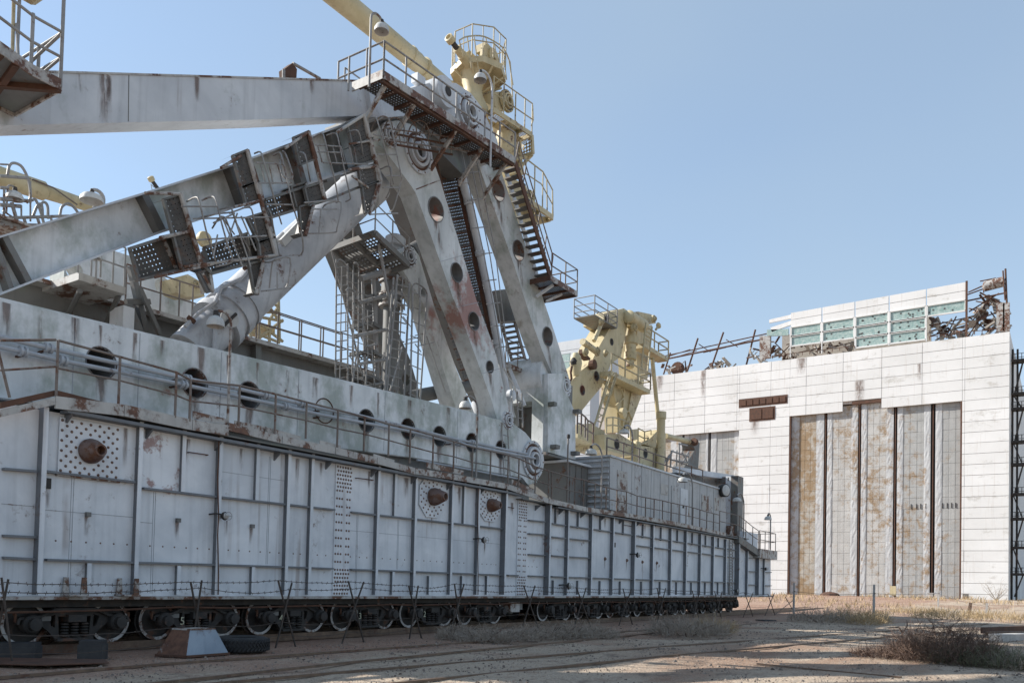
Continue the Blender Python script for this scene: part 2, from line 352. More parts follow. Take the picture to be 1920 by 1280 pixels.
# riveted plates
def rivets(cells, r, n=7):
    m = MB()
    for x, y, z in cells: m.dome(V((x, y, z)), (1, 0, 0), r, n)
    return m
M['bolt'] = paint('bolt_rust', (.12, .075, .06), (.19, .12, .09), .35, bsc=8)
def quad(x0, y0, x1, y1, X=XS+.05): return hp(x0, y0, X), hp(x1, y1, X)
def cone(Y, Z, r, L, tilt, par, mat):
    d = V((1, tilt, .0)); return H.part('trunnion_cone', MB().lathe((XS+.05, Y, Z), d, [(r, 0), (r*1.02, L*.18), (r*.9, L*.45), (r*.62, L*.82), (r*.5, L), (r*.36, L), (r*.33, L*.55)], 24), mat, parent=par, smooth=True)
M['cone'] = paint('cone_rust', (.14, .095, .085), (.21, .15, .13), .5, bsc=3, rough=.6)
a, b = hp(108, 766), hp(222, 888)
y0, y1, z0, z1 = hp(108, 830).y, hp(222, 835).y, 3.86, 5.06
pl = H.part('riveted_plate', MB().box(XS, XS+.05, y0, y1, z0, z1), M['grey'])
H.part('plate_foot', MB().box(XS, XS+.09, y0-.03, y1+.02, z0-.06, z0), M['edge'], parent=pl)
cy_, cz_ = hp(175, 828).y-.1, 4.42
cells = []
for i in range(7):
    for j in range(11):
        Y = y0+.06+(y1-y0-.12)*i/6+(0 if j % 2 == 0 else (y1-y0-.12)/12); Z = z0+.06+(z1-z0-.12)*j/10
        if Y < y1-.03 and hypot(Y-cy_, Z-cz_) > .31: cells.append((XS+.05, Y, Z))
H.part('plate_bolt_heads', rivets(cells, .034), M['bolt'], parent=pl, kind='stuff')
cone(cy_, cz_, .27, .42, .05, pl, M['cone'])
for (cx, cy, wx, wy, tilt) in ((809, 931, 24, 39, .1), (917, 947, 20, 30, .1)):
    c = hp(cx, cy); hy = (hp(cx+wx, cy).y-hp(cx-wx, cy).y)/2; hz = (hp(cx, cy-wy).z-hp(cx, cy+wy).z)/2
    oc = [V((XS, c.y+a_*hy, c.z+b_*hz)) for a_, b_ in ((-1, -.45), (-.45, -1), (.45, -1), (1, -.45), (1, .45), (.45, 1), (-.45, 1), (-1, .45))]
    pl = H.part('octagonal_plate', MB().prism(oc, (.05, 0, 0)), M['grey'])
    cells = [(XS+.05, c.y+rr*hy*cos(k*2*pi/n+o_), c.z+rr*hz*sin(k*2*pi/n+o_)) for rr, n, o_ in ((.9, 18, 0), (.7, 14, .2), (.52, 9, .1)) for k in range(n)]
    H.part('plate_bolt_heads', rivets(cells, .036), M['bolt'], parent=pl, kind='stuff')
    cone(c.y, c.z, hz*.42, hz*.75, .1, pl, M['cone'])
for x0, x1, yt, yb, cols in ((625, 655, 862, 1112, 6), (969, 986, 934, 1112, 5)):
    ya, yb_ = hp(x0, 1000).y, hp(x1, 1000).y; zt, zb = hp(x0, yt).z, 1.26
    pl = H.part('splice_plate', MB().box(XS, XS+.04, ya, yb_, zb, zt), M['grey'])
    cells = []; rows = 34
    for j in range(rows):
        f = (j+.5)/rows
        if .2 < f < .78 and j % 2: continue
        for i in range(cols):
            if i == cols//2 and .2 < f < .8: continue
            cells.append((XS+.04, ya+(yb_-ya)*(i+.6)/(cols+.2)+(.03 if j % 2 else 0), zb+(zt-zb)*f))
    H.part('splice_bolt_heads', rivets(cells, .036), M['bolt'], parent=pl, kind='stuff')
# small row of bolt heads and lugs on the plating
cells = [(XS, hp(x, 1000).y, 2.0+.42) for x in (105, 134, 162, 189, 214, 239, 257, 282, 306, 328, 350, 371, 393, 429, 449, 469, 489, 507, 524, 551, 564, 579, 596, 612, 658, 675, 689, 704, 718, 733, 747, 760, 783, 796, 808, 820, 830, 852, 862, 871, 905, 914, 922, 931, 992, 999, 1008)]
H.part('plating_bolt_heads', rivets(cells, .022), M['bolt'], kind='stuff')
for x, y in ((163, 964), (332, 975), (471, 986)):
    c = hp(x, y); H.part('lug', MB().box(XS, XS+.09, c.y-.05, c.y+.05, c.z-.05, c.z+.05), M['grey_dark'])
for x, y in ((89, 906), (1152, 1021), (1365, 898)):
    c = hp(x, y); H.part('recess_box', MB().box(XS, XS+.04, c.y-.06, c.y+.06, c.z-.11, c.z+.11), M['dark'])
for x, y in ((1134, 1047), (1175, 1050), (1204, 1053), (1231, 1055), (1257, 1058), (1286, 1060)):
    c = hp(x, y); H.part('bolt_boss', MB().lathe((XS, c.y, c.z), (1, 0, 0), [(.09, 0), (.08, .03), (.04, .08)], 8), M['bolt'])
for x0, y0_, x1, y1_ in ((351, 848, 386, 853), (666, 896, 696, 900), (948, 950, 960, 952), (1170, 984, 1181, 986)):
    a, b = hp(x0, y0_), hp(x1, y1_); o = V((.09, 0, 0)); H.part('grab_bar', MB().path([a, a+o, b+o, b], .015, 6), M['rust'])
for px, z0, z1 in ((285, 1.3, 3.7), (668, 1.3, 3.7), (500, 2.1, 5.0), (745, 2.1, 3.7), (130, 1.3, 3.8)): # plating weld seams
    Y = hp(px, 1000).y
    for d in (0, .05): H.part('weld_seam', MB().box(XS, XS+.006, Y+d, Y+d+.012, z0, z1), M['seam'])
for x0, x1, z in ((80, 248, 3.05), (250, 285, 2.95), (655, 938, 3.2), (403, 530, 4.4), (0, 62, 3.1)):
    H.part('weld_seam', MB().box(XS, XS+.006, hp(x0, 1000).y, hp(x1, 1000).y, z, z+.014), M['seam'])
H.part('girder_gap_light_block', MB().box(-21., -19.75, 2, 31, 5.22, 6.3), M['grey_dark'])  # added block, stops sun leaking between girder and deck
for x, y in ((133, 1112), (232, 1112)):   # bracket pairs on the bottom flange
    c = hp(x, y); z = 1.25; bk = H.part('bracket', MB().box(XS+.02, XS+.42, c.y-.24, c.y+.16, z, z+.035), M['edge'])
    for dy, dx in ((-.16, .05), (.10, .3)):
        H.part('bracket_ear', MB().prism([(XS+dx, c.y+dy-.07, z+.036), (XS+dx, c.y+dy+.07, z+.036), (XS+dx, c.y+dy+.045, z+.40), (XS+dx, c.y+dy-.045, z+.40)], (.05, 0, 0)), M['edge'], parent=bk)
H.part('underside_light_block', MB().box(-25., -20.7, 3, 54, .4, 1.16), M['dark'])  # added dark box, hides the sunlit ground seen behind the bogies
H.part('far_side_hull', MB().box(-38, -30.5, 2, 56, 1.0, 5.0).box(-38.2, -30.3, 2, 56, 5.0, 5.1), M['grey_dark']); H.part('cross_deck', MB().box(-30.29, -25.51, 4, 52, 4.2, 4.8), M['grey_dark'])
# white stencil patch and far ladder
H.ladder(hp(1367, 1112)+V((.12, 0, 0)), hp(1367, 1012)+V((.12, 0, 0)), .55, M['railg'], (0, 1, 0), .17, .03, 'hull_ladder', .035)
# cables: a conduit down the ribs
for px, y0 in ((402, 818), (889, 908)):
    a, b = hp(px, y0), hp(px, BOT); H.part('conduit', MB().path([a+V((.22, -.03, 0))]+[a.lerp(b, k/8)+V((.2, -.04+.015*sin(k*2.1), 0)) for k in range(1, 8)]+[b+V((.2, -.04, 0))], .016, 5), M['rust'])
# walkway along the deck edge: pieces of sheet edging
XW = -17.62
def deckseg(pts, m='edge', hh=.16, nm='walkway_edge'):
    P = [PX(x, y, XW) for x, y in pts]
    H.part(nm, MB().prism([P[0], P[1], P[1]-V((0, 0, hh)), P[0]-V((0, 0, hh))], (-.05, 0, 0)), M[m])
    return P
segs = [(105, 742, 234, 758), (234, 758, 362, 786), (362, 786, 430, 797), (430, 792, 530, 817), (530, 817, 630, 838), (630, 838, 708, 857), (708, 857, 780, 877), (780, 877, 850, 888), (850, 888, 950, 906), (950, 906, 1030, 934), (1030, 934, 1100, 950), (1100, 950, 1180, 962), (1180, 962, 1270, 978), (1270, 978, 1362, 998)]
for i, (x0, y0, x1, y1) in enumerate(segs):
    deckseg(((x0, y0), (x1-1, y1)), hh=.26 if i < 3 else .2)
H.part('walkway_edge', MB().prism([PX(0, 768, XW), PX(104, 744, XW), PX(104, 758, XW), PX(0, 782, XW)], (-.05, 0, 0)), M['edge'])
H.part('walkway_edge', MB().prism([PX(0, 754, XW-.06), PX(104, 731, XW-.06), PX(104, 742, XW-.06), PX(0, 766, XW-.06)], (-.03, 0, 0)), M['rust'])
H.part('walkway_edge', MB().prism([PX(106, 731, XW-.06), PX(236, 764, XW-.06), PX(236, 772, XW-.06), PX(106, 742, XW-.06)], (-.03, 0, 0)), M['rust'])
H.part('walkway_deck', MB().box(-19.6, XW-.05, 9.3, 27.3, 5.26, 5.30).box(-19.6, XW-.05, 27.3, 55, 5.0, 5.04).box(-25.4, -19.6, 2, 55, 5.16, 5.2), M['grey_dark'])
H.part('walkway_angle', MB().box(XS+.0, XW-.051, 9.5, 27.3, 5.13, 5.2).box(XS, XW-.051, 30, 54.6, 4.9, 4.95), M['grey_rib_shade'])  # dark tone paints the shadow line below the walkway edge
for k in range(16):
    Y = 9.6+k*1.9+ (0 if k < 9 else 2); z = 5.13 if Y < 27.5 else 4.9
    H.part('walkway_bracket', MB().prism([(XS, Y, z), (XW-.1, Y, z), (XS, Y, z-.22)], (0, .05, 0)), M['grey_rib_shade'])
# torn toe-board strips, standing proud and bent
for x0, y0, x1, y1, d in ((362, 770, 430, 786, .05), (440, 788, 500, 800, .10), (500, 800, 565, 818, .06), (600, 825, 640, 835, .09), (700, 850, 740, 862, .05), (800, 866, 870, 882, .07), (960, 898, 1005, 918, .06)):
    a, b = PX(x0, y0, XW+d-.12), PX(x1, y1, XW-.12); H.part('toe_board', MB().prism([a, b, b-V((0, .05, .16)), a-V((0, 0, .18))], (-.02, 0, 0)), M['edge'])
# railing along the walkway: posts measured, rails joining them
base = [(105, 742), (222, 757), (328, 783), (355, 790), (447, 800), (515, 813), (573, 822), (632, 838), (682, 845), (728, 855), (768, 868), (811, 879), (850, 884), (885, 894), (919, 899), (952, 905), (972, 915), (1003, 925), (1028, 934), (1034, 936), (1077, 946), (1094, 949), (1115, 953), (1136, 956), (1156, 960), (1174, 963), (1194, 967), (1210, 970), (1226, 973), (1242, 976), (1258, 979), (1273, 981), (1286, 984), (1299, 986), (1312, 989), (1325, 992), (1338, 994), (1349, 996)]
topy = [(105, 637), (222, 668), (328, 697), (355, 712), (447, 722), (515, 738), (573, 753), (632, 768), (682, 781), (728, 795), (768, 804), (811, 816), (850, 827), (885, 838), (919, 845), (952, 853), (972, 859), (1003, 874), (1028, 882), (1034, 884), (1077, 896), (1094, 899), (1115, 906), (1136, 913), (1156, 918), (1174, 921), (1194, 929), (1210, 932), (1226, 935), (1242, 938), (1258, 942), (1273, 945), (1286, 948), (1299, 951), (1312, 955), (1325, 959), (1338, 962), (1349, 965)]
bp = [PX(x, y, XW-.02) for x, y in base]; tp = [PX(x, y, XW-.02) for x, y in topy]
for a, b in zip(bp, tp): H.bar('railing_post', a, V((a.x, a.y, b.z)), .03, M['rail'])
tp = [V((a.x, a.y, b.z)) for a, b in zip(bp, tp)]
for i in range(len(tp)-1):
    H.bar('railing_rail', tp[i], tp[i+1], .028, M['rail'])
    H.bar('railing_rail', bp[i].lerp(tp[i], .5), bp[i+1].lerp(tp[i+1], .5), .022, M['rail'])
l0 = [PX(0, 638, XW-.1), PX(105, 637, XW-.02)]; H.bar('railing_rail', *l0, .028, M['rail'])
H.bar('railing_rail', PX(0, 694, XW-.1), PX(105, 687, XW-.02), .024, M['rail'])
H.bar('railing_post', PX(18, 745, XW-.1), PX(-4, 655, XW-.1), .03, M['rail'])
# stern steps and platform at the low end of the hull
SP = [(1362, 990), (1389, 1000), (1424, 1028)]
H.part('stern_platform', MB().box(XS-2.4, XW+.1, PX(1422, 1030, XW).y, PX(1455, 1030, XW).y, PX(1430, 1046, XW).z, PX(1430, 1029, XW).z), M['edge'])
zst = PX(1430, 1029, XW).z; ys0, ys1 = PX(1424, 1030, XW).y, PX(1454, 1030, XW).y
pts = [V((XW, ys0+(ys1-ys0)*k/3, zst)) for k in range(4)]+[V((XW-1.1, ys1, zst)), V((XW-2.2, ys1, zst))]
H.railing(pts, M['rail'], 1.25)
pts = [PX(1349, 996, XW), PX(1386, 1003, XW), PX(1398, 1012, XW), PX(1411, 1022, XW), PX(1422, 1029, XW)]
H.railing(pts, M['rail'], 1.25)
H.part('stern_ramp', MB().prism([PX(1386, 1004, XW), PX(1424, 1030, XW), PX(1424, 1043, XW), PX(1386, 1017, XW)], (-.9, 0, 0)), M['grey_dark'])
bx = PX(1405, 1000, XW-1); H.part('stern_box', MB().box(-20, XW-1, PX(1395, 1000, XW-1).y, PX(1421, 1000, XW-1).y, zst, zst+1.2), M['grey'])
# hull lamps (bulkhead lights on swan arms)
def bulkhead(x, y, label, s=1.):
    c = hp(x, y, XS+.3); t = Thing('bulkhead_lamp', label, 'lamp', c, 'bulkhead lamps on the hull side')
    t.part('arm', MB().path([c+V((-.3, -.28*s, .03)), c+V((-.1, -.24*s, .05)), c+V((0, -.08*s, .03))], .022*s, 6), M['dark'], smooth=True)
    t.part('housing', MB().lathe(c+V((-.05, -.04, 0)), (.8, .3, 0), [(.05*s, -.06), (.1*s, 0), (.11*s, .05)], 12), M['dark'], smooth=True)
    t.part('glass', MB().lathe(c+V((-.0, -.02, 0)), (.8, .3, 0), [(.085*s, 0), (.075*s, .05), (.03*s, .09)], 12), M['white'], smooth=True)
    t.part('guard', MB().path(circ((c.x+.1, c.y, c.z), .1*s, 10), .008, 4, closed=True).path([c+V((.1, -.1*s, 0)), c+V((.16, .05, 0)), c+V((.1, .1*s, 0))], .008, 4), M['railg'])
for x, y, l, s in ((424, 967, 'caged bulkhead lamp on the hull, nearest, beside the third tall rib', 1.), (909, 1012, 'caged bulkhead lamp on the hull below the octagonal plates', 1.1), (1197, 1040, 'caged bulkhead lamp on the far hull plating under the deckhouse', 1.3), (1068, 1098, 'caged lamp low on the hull near its bottom edge', 1.4), (1437, 1066, 'small lamp on the stern end plate of the hull', 1.2), (1382, 1107, 'small lamp at the hull bottom beside the stern', 1.2)):
    bulkhead(x, y, l, s)
# ------------------------------------------------------------------ bogies
def bogie_meshes():
    R = .475
    wheel = MB().lathe((0, 0, 0), (1, 0, 0), [(.12, .03), (.40, .0), (.405, .05), (R, .05), (R, -.07), (R+.03, -.085), (R+.03, -.10), (.38, -.10), (.12, -.12)], 28).mesh('wheel', M['bogie'], smooth=True)
    ring = MB().lathe((0, 0, 0), (1, 0, 0), [(.405, .052), (.405, .058), (R+.002, .058), (R+.002, .052)], 28, cap=False).mesh('rim_ring', M['wheelring'])
    pr = [(-1.22, .50), (-1.2, .62), (-.75, .66), (-.45, .80), (.45, .80), (.75, .66), (1.2, .62), (1.22, .50), (.78, .48), (.55, .30), (.38, .10), (-.38, .10), (-.55, .30), (-.78, .48)]
    op = [[(-.33, .2), (.33, .2), (.36, .62), (-.36, .62)], [(-.5, .42), (-.42, .38), (-.42, .66), (-.56, .62)], [(.5, .42), (.56, .62), (.42, .66), (.42, .38)]]
    side = MB().prism([(0, y, z) for y, z in pr], (.09, 0, 0), [[(0, y, z) for y, z in h] for h in op]).mesh('side_frame', M['bogie'])
    rimf = MB()
    for (a, b), (c, d) in zip(pr[:7], pr[1:8]): rimf.beam((.11, a, b-.03), (.11, c, d-.03), .12, .05)
    shoe = MB().beam((.1, -.4, .12), (.1, .4, .12), .14, .06).mesh('spring_seat', M['bogie'])
    rimf = rimf.mesh('frame_flange', M['bogie'])
    box_ = MB().lathe((0, 0, 0), (1, 0, 0), [(.20, -.05), (.20, .16), (.17, .2), (.13, .2), (.13, .3), (.06, .31)], 14).mesh('axle_box', M['bogie'], smooth=True)
    spr = MB()
    for k in range(5): spr.lathe((0, 0, k*.065), (0, 0, 1), [(.06, 0), (.085, .015), (.085, .035), (.06, .05)], 12)
    spr = spr.mesh('coil_spring', M['bogie'], smooth=True)
    bol = MB().box(-1.7, .12, -.2, .2, .46, .62).mesh('bolster', M['bogie'])
    ax = MB().tube((-1.6, 0, 0), (.1, 0, 0), .08, 10).mesh('axle', M['bogie'], smooth=True)
    hook = MB().path([(0, 0, 0), (.06, 0, .0), (.06, 0, -.14), (.02, .06, -.2)], .03, 6).mesh('safety_hook', M['rust'], smooth=True)
    pla = MB().box(-.01, .0, -.1, .1, -.05, .05).mesh('number_plate', M['grey_dark'])
    return dict(wheel=wheel, ring=ring, side=side, rimf=rimf, box=box_, spr=spr, bol=bol, shoe=shoe, ax=ax, hook=hook, pla=pla)
BM = bogie_meshes()
BY = [10.07+3.1*k for k in range(6)]+[31.05+3.08*k for k in range(8)]
NUM = {1: '5', 2: '4', 3: '3', 4: '2'}
ordn = ['first', 'second', 'third', 'fourth', 'fifth', 'sixth', 'seventh', 'eighth']
M['stencil'] = paint('stencil_paint', (.42, .43, .30), (.5, .5, .38), .2, bsc=6)
def bogie(i, Y):
    if i in NUM: lab = ordn[i]+' bogie from the left, dark, with a pale number '+NUM[i]+' stencilled on its frame'
    elif i == 0: lab = 'rust-brown four-wheel bogie at the far left under the hull'
    elif i == 5: lab = 'dark bogie just before the gap in the row of wheels'
    else: lab = ordn[i-6]+' dark bogie after the gap, counting away from us'
    t = Thing('railway_bogie', lab, 'bogie', (-18.42, Y, .18), 'bogies under the transporter')
    X = -18.42; z = .18
    for s in (-1, 1):
        for xx, rz in ((X, 0), (X-1.52, pi)):
            w = t.inst('wheel', BM['wheel'], (xx, Y+s*.95, z+.475), rz)
            r = bpy.data.objects.new('white_rim', BM['ring']); COL.objects.link(r); r.parent = w
        t.inst('axle', BM['ax'], (X, Y+s*.95, z+.475)); 
        bx_ = t.inst('axle_box', BM['box'], (X+.26, Y+s*.95, z+.475))
        t.inst('safety_hook', BM['hook'], (X+.24, Y+s*1.25, z+.68))
        for q in (-.22, 0, .22):
            if s == 1: t.inst('coil_spring', BM['spr'], (X+.3, Y+q, z+.17))
    sf = t.inst('side_frame', BM['side'], (X+.2, Y, z)); t.inst('frame_flange', BM['rimf'], (X+.2, Y, z)); t.inst('spring_seat', BM['shoe'], (X+.2, Y, z))
    t.inst('bolster', BM['bol'], (X+.3, Y, z+.04)); t.inst('number_plate', BM['pla'], (X+.31, Y-.62, z+.58))
    if i in NUM:
        cu = bpy.data.curves.new('stencil_number', 'FONT'); cu.body = NUM[i]; cu.size = .27; cu.extrude = .002; cu.align_x = 'CENTER'
        tmp = bpy.data.objects.new('tmp', cu); COL.objects.link(tmp); dg = bpy.context.evaluated_depsgraph_get()
        me = bpy.data.meshes.new_from_object(tmp.evaluated_get(dg)); bpy.data.objects.remove(tmp); me.materials.clear(); me.materials.append(M['stencil'])
        n = bpy.data.objects.new('stencil_number', me); COL.objects.link(n); n.parent = t.o; n.rotation_euler = (pi/2, 0, pi/2); n.location = (.302, -.42+.0, .36)
for i, Y in enumerate(BY): bogie(i, Y)
t = Thing('coupler_box', 'pale rusty coupler box between the bogies at the gap', 'coupler', (-18.1, 27.6, .5))
t.part('housing', MB().box(-18.5, -18.0, 27.1, 27.75, .62, 1.0), M['edge']); t.part('head', MB().box(-18.4, -18.1, 27.75, 28.1, .7, .95).lathe((-18.25, 27.4, .55), (0, 0, 1), [(.12, 0), (.12, .1)], 10), M['grey_dark'])
t = Thing('buffer_beam', 'dark coupler beam at the far end of the bogie row', 'coupler', (-18.4, 54.6, .8))
t.part('beam', MB().box(-19.9, -18.2, 54.1, 54.5, .6, 1.0), M['bogie']); t.part('buffer', MB().lathe((-18.5, 54.5, .8), (0, 1, 0), [(.1, 0), (.1, .35), (.2, .36), (.2, .45)], 12), M['bogie'])
# air-brake pipes sagging along the bogies
solo('brake_pipe', MB().path([(-17.95, 4, .98)]+[(-17.95, 5+k*1.5, .98-.05*sin(k*1.9)**2-(.05 if k in (2, 3) else 0)) for k in range(33)], .025, 6), M['rust'], 'thin rusty pipe sagging along above the bogies', 'pipe', smooth=True)
# ------------------------------------------------------------------ assembly building
BYF = 148.; BZ = .9
M['concrete'] = paint('whitewashed_concrete', (.72, .715, .70), (.80, .795, .785), .07, 0, 0, .10, rough=.9, bsc=.10, chip=.9, spec=.2)
def conc():
    t = NT('whitewashed_panel', .9, 0, .2)
    c = t.mix(t.rng(t.noise(.12, 5, .6), .35, .7), (.66, .655, .645), (.765, .76, .755))
    c = t.mix(t.rng(t.noise(.35, 8, .72, (1, 1, 1.6)), .57, .67, 0, .75), c, (.47, .45, .42))
    c = t.mix(t.rng(t.noise(1.2, 4, .6, (3, 3, .12)), .58, .75, 0, .5), c, (.46, .40, .34))
    oi = t.n.new('ShaderNodeObjectInfo').outputs['Random']; c = t.mix(t.rng(oi, 0, 1, 0, .16), c, (.5, .49, .47))
    return t.out(c, t.noise(4, 4, .6), .15, .02)
M['concrete'] = conc()
M['joint'] = paint('joint_mortar', (.43, .39, .355), (.53, .49, .46), .2, rough=.95)
B = Thing('assembly_hall', 'white concrete-panelled assembly hall with ruined rooftop and tall doors', 'building', (-45, BYF, 0))
def bx(px, py=700): return PY(px, py, BYF).x
def bzz(px, py): return PY(px, py, BYF).z
XR = bx(1893)
COLX = [XR-6.07*k for k in range(0, 14)]
ZTOP = 42.0
XLW = bx(1122, 760)
pw = 6.07; ph = 1.68
DOOR = (bx(1478, 950), bx(1803, 950)); 
def open_(x0, x1, z0, z1):
    # main door: stepped lintel
    xm = (x0+x1)/2; zm = (z0+z1)/2
    if DOOR[0] < xm < DOOR[1]:
        lim = 32.0 if not (bx(1600) < xm < bx(1666)) else 33.1
        return zm < lim
    if bx(1180) < xm < bx(1384, 900):
        return zm < (31.0 if xm > bx(1280) else 30.2)
    return False
B.part('wall_core', MB().box(XLW, XR-.3, BYF+3.2, BYF+60, BZ-1, ZTOP-.6).box(DOOR[1]+.05, XR-.3, BYF+.3, BYF+3.2, BZ-1, ZTOP-.6).box(bx(1384, 900), DOOR[0]-.05, BYF+.3, BYF+3.2, BZ-1, ZTOP-.6).box(DOOR[0]-.05, DOOR[1]+.05, BYF+.3, BYF+3.2, 33.2, ZTOP-.6).box(XLW, bx(1384, 900), BYF+.3, BYF+3.2, 32.6, ZTOP-.6), M['joint'])
pm = MB().box(.03, pw-.03, 0, .28, .03, ph-.03).mesh('panel', M['concrete'])
rows = int((ZTOP-BZ)/ph)
edges = sorted(set(COLX))
for k in range(13):
    x0 = XR-(k+1)*pw
    if x0 < XLW-1: continue
    for j in range(25):
        z1 = ZTOP-j*ph; z0 = z1-ph
        if z0 < BZ-1.5: continue
        if k == 6 and j in (4, 6): pass
        # clip columns that touch a door edge
        cuts = [(x0, x0+pw)]
        for d0, d1 in ((DOOR[0], DOOR[1]), (bx(1180), bx(1384, 900))):
            nc = []
            for a, b in cuts:
                pts = [a]+[d for d in (d0, d1) if a+.3 < d < b-.3]+[b]
                nc += list(zip(pts, pts[1:]))
            cuts = nc
        for a, b in cuts:
            if open_(a, b, z0, z1): continue
            dy = random.uniform(-.02, .02)
            B.inst('panel', pm, (a, BYF+dy, z0), sc=((b-a)/pw, 1, 1))
# east side wall (seen edge on) and roof edge
B.part('side_wall', MB().box(XR-.3, XR, BYF+.29, BYF+60, BZ-1, ZTOP), M['concrete'])
B.part('roof_slab', MB().box(XLW, XR-.31, BYF+.4, BYF+60, ZTOP-.59, ZTOP-.3), M['joint'])
B.part('lintel', MB().box(bx(1598), bx(1667), BYF+.1, BYF+.9, 33.0, 33.5).box(bx(1182), bx(1282), BYF+.1, BYF+.9, 31.0, 31.5), M['rust'])
# door leaves
def doormat(name, base, rustamt):
    t = NT(name, .6, .0, .4)
    c = t.mix(t.rng(t.noise(.5, 5, .6), .35, .7), tuple(q*.82 for q in base), base)
    wv = t.noise(1, 2, .5, (2.6, .3, .02)); c = t.mix(t.rng(wv, .5, .62, 0, .30), c, tuple(q*.6 for q in base))
    r = t.math('ADD', t.math('MULTIPLY', t.noise(.9, 8, .75), .6), t.math('MULTIPLY', t.noise(.12, 3, .5, (1, 1, .5)), .4))
    c = t.mix(t.rng(r, .60-rustamt*.35, .68-rustamt*.3, 0, .85), c, (.25, .155, .07))
    return t.out(c, t.noise(1.2, 5, .7, (1, 1, 2)), .3, .12)
M['door_rust'] = doormat('door_sheet_rusty', (.45, .42, .37), .42)
M['door_pale'] = doormat('door_sheet_pale', (.50, .49, .47), .28)
M['door_grey'] = doormat('door_sheet_grey', (.40, .40, .39), .22)
M['flash'] = doormat('crumpled_flashing', (.50, .505, .51), .24)
YD = BYF+.7
def leaf(px0, px1, ztop, mat, flash_l, flash_r, lab):
    x0, x1 = bx(px0, 950), bx(px1, 950); w = x1-x0
    d = B.part('door_leaf', MB().box(x0, x1, YD, YD+.5, BZ-.6, ztop), M[mat], label=lab)
    n = 20; rows_ = 18; xa, xb = x0+w*flash_l, x1-w*flash_r; hh = (ztop-BZ)/rows_
    for j in range(rows_):
        for i in range(3):
            xa_, xb_ = xa+(xb-xa)*i/3, xa+(xb-xa)*(i+1)/3
            B.part('door_sheet', MB().box(xa_+.02, xb_-.02, YD-.05-random.random()*.03, YD, BZ+j*hh+.02, BZ+(j+1)*hh-.02), M[mat], parent=d)
    for a, b in ((x0, xa), (xb, x1)):
        if b-a < .2: continue
        m = MB(); nz_ = 46; m.v = []; nx = 4
        for j in range(nz_+1):
            for i in range(nx+1):
                m.v.append((a+(b-a)*i/nx, YD-.12-((.045*random.random()) if 0 < i < nx else 0), BZ+(ztop-BZ)*j/nz_))
        m.f = [(j*(nx+1)+i, j*(nx+1)+i+1, (j+1)*(nx+1)+i+1, (j+1)*(nx+1)+i) for j in range(nz_) for i in range(nx)]
        B.part('door_flashing', m, M['flash'], parent=d)
leaf(1479, 1542, 33, 'door_rust', .27, .23, 'rusty brown leftmost leaf of the tall main door')
leaf(1548, 1606, 33, 'door_pale', .17, .22, None)
leaf(1612, 1673, 33.1, 'door_pale', .18, .22, None)
leaf(1680, 1743, 33, 'door_grey', .18, .2, None)
leaf(1752, 1803, 33, 'door_grey', .25, 0., None)
for px0, px1 in ((1542, 1548), (1606, 1612), (1673, 1680), (1743, 1752)):
    a, b = bx(px0, 950), bx(px1, 950); B.part('door_post', MB().box(a, b, YD+.25, YD+.8, BZ-.5, 33), M['dark']); B.part('door_guide', MB().box((a+b)/2-.07, (a+b)/2+.07, YD-.2, YD+.2, BZ, 33), M['rust'])
leaf(1190, 1275, 31, 'door_rust', .0, .25, 'rust-streaked leaf of the second door behind the yellow machinery')
leaf(1279, 1324, 32, 'door_grey', .2, .1, None); leaf(1329, 1384, 32, 'door_grey', .2, .2, None)
for px0, px1 in ((1275, 1279), (1324, 1329)):
    a, b = bx(px0, 850), bx(px1, 850); B.part('door_post', MB().box(a, b, YD-.1, YD+.7, BZ-.5, 33), M['dark'])
for x_ in (DOOR[0], DOOR[1]-.25): B.part('door_jamb', MB().box(x_, x_+.25, BYF+.02, YD+.6, BZ-.5, 33.1), M['rust'])
for px in (1707, 1717, 1725, 1735, 1766, 1775, 1783, 1791):
    x_ = bx(px, 950); B.part('handle_bar', MB().box(x_-.05, x_+.05, YD-.16, YD-.06, 15.2, 16.), M['dark'])
# rusted louvres in the facade
for px0, px1, py0, py1, n in ((1388, 1474, 747, 757, 7), (1408, 1451, 766, 785, 2)):
    a, b = bx(px0, 752), bx(px1, 752); z1, z0 = bzz((px0+px1)/2, py0), bzz((px0+px1)/2, py1)
    lv = B.part('louvre_frame', MB().box(a-.25, b+.25, BYF-.06, BYF-.02, z0-.3, z1+.3), M['rust'])
    for i in range(n): B.part('shutter', MB().box(a+(b-a)*i/n+.1, a+(b-a)*(i+1)/n-.1, BYF-.16, BYF-.06, z0, z1), M['rust'], parent=lv)
# rooftop monitor with glass-block strips
YM = BYF+1.0
M['glass'] = (lambda t: t.out(t.mix(t.rng(t.noise(2.2, 4, .7), .38, .66), (.22, .33, .315), (.40, .48, .455)), t.noise(5, 3, .6), .5, .1))(NT('wired_glass', .35))
M['broken'] = paint('broken_pane', (.06, .065, .062), (.10, .10, .095), .1)
def mz(px, py): p = PY(px, py, YM); return V((p.x, YM, p.z))
mon = [bx(1485, 620), bx(1541, 620), bx(1604, 620), bx(1667, 620), bx(1735, 620), bx(1813, 600)]
pxm = [1482, 1541, 1603, 1667, 1737, 1812]
topm = lambda x: 586-(x-1485)*(586-528)/(1813-1485)
def mquad(xa, xb, fa, fb): # rows given as fraction of height from monitor top to the wall head
    def pt(x, f): yt = topm(x); yb = 700-(x-1230)*(700-621)/663; return mz(x, yt+(yb-yt)*f)
    return [pt(xa, fa), pt(xb, fa), pt(xb, fb), pt(xa, fb)]
rws = [(0, .16), (.16, .32), None, (.328, .53), (.54, .755), (.765, .965)]
glassrows = {0: (3, 4), 1: (3, 4), 2: (3, 4, 5), 3: (3, 4, 5), 4: (3,)}
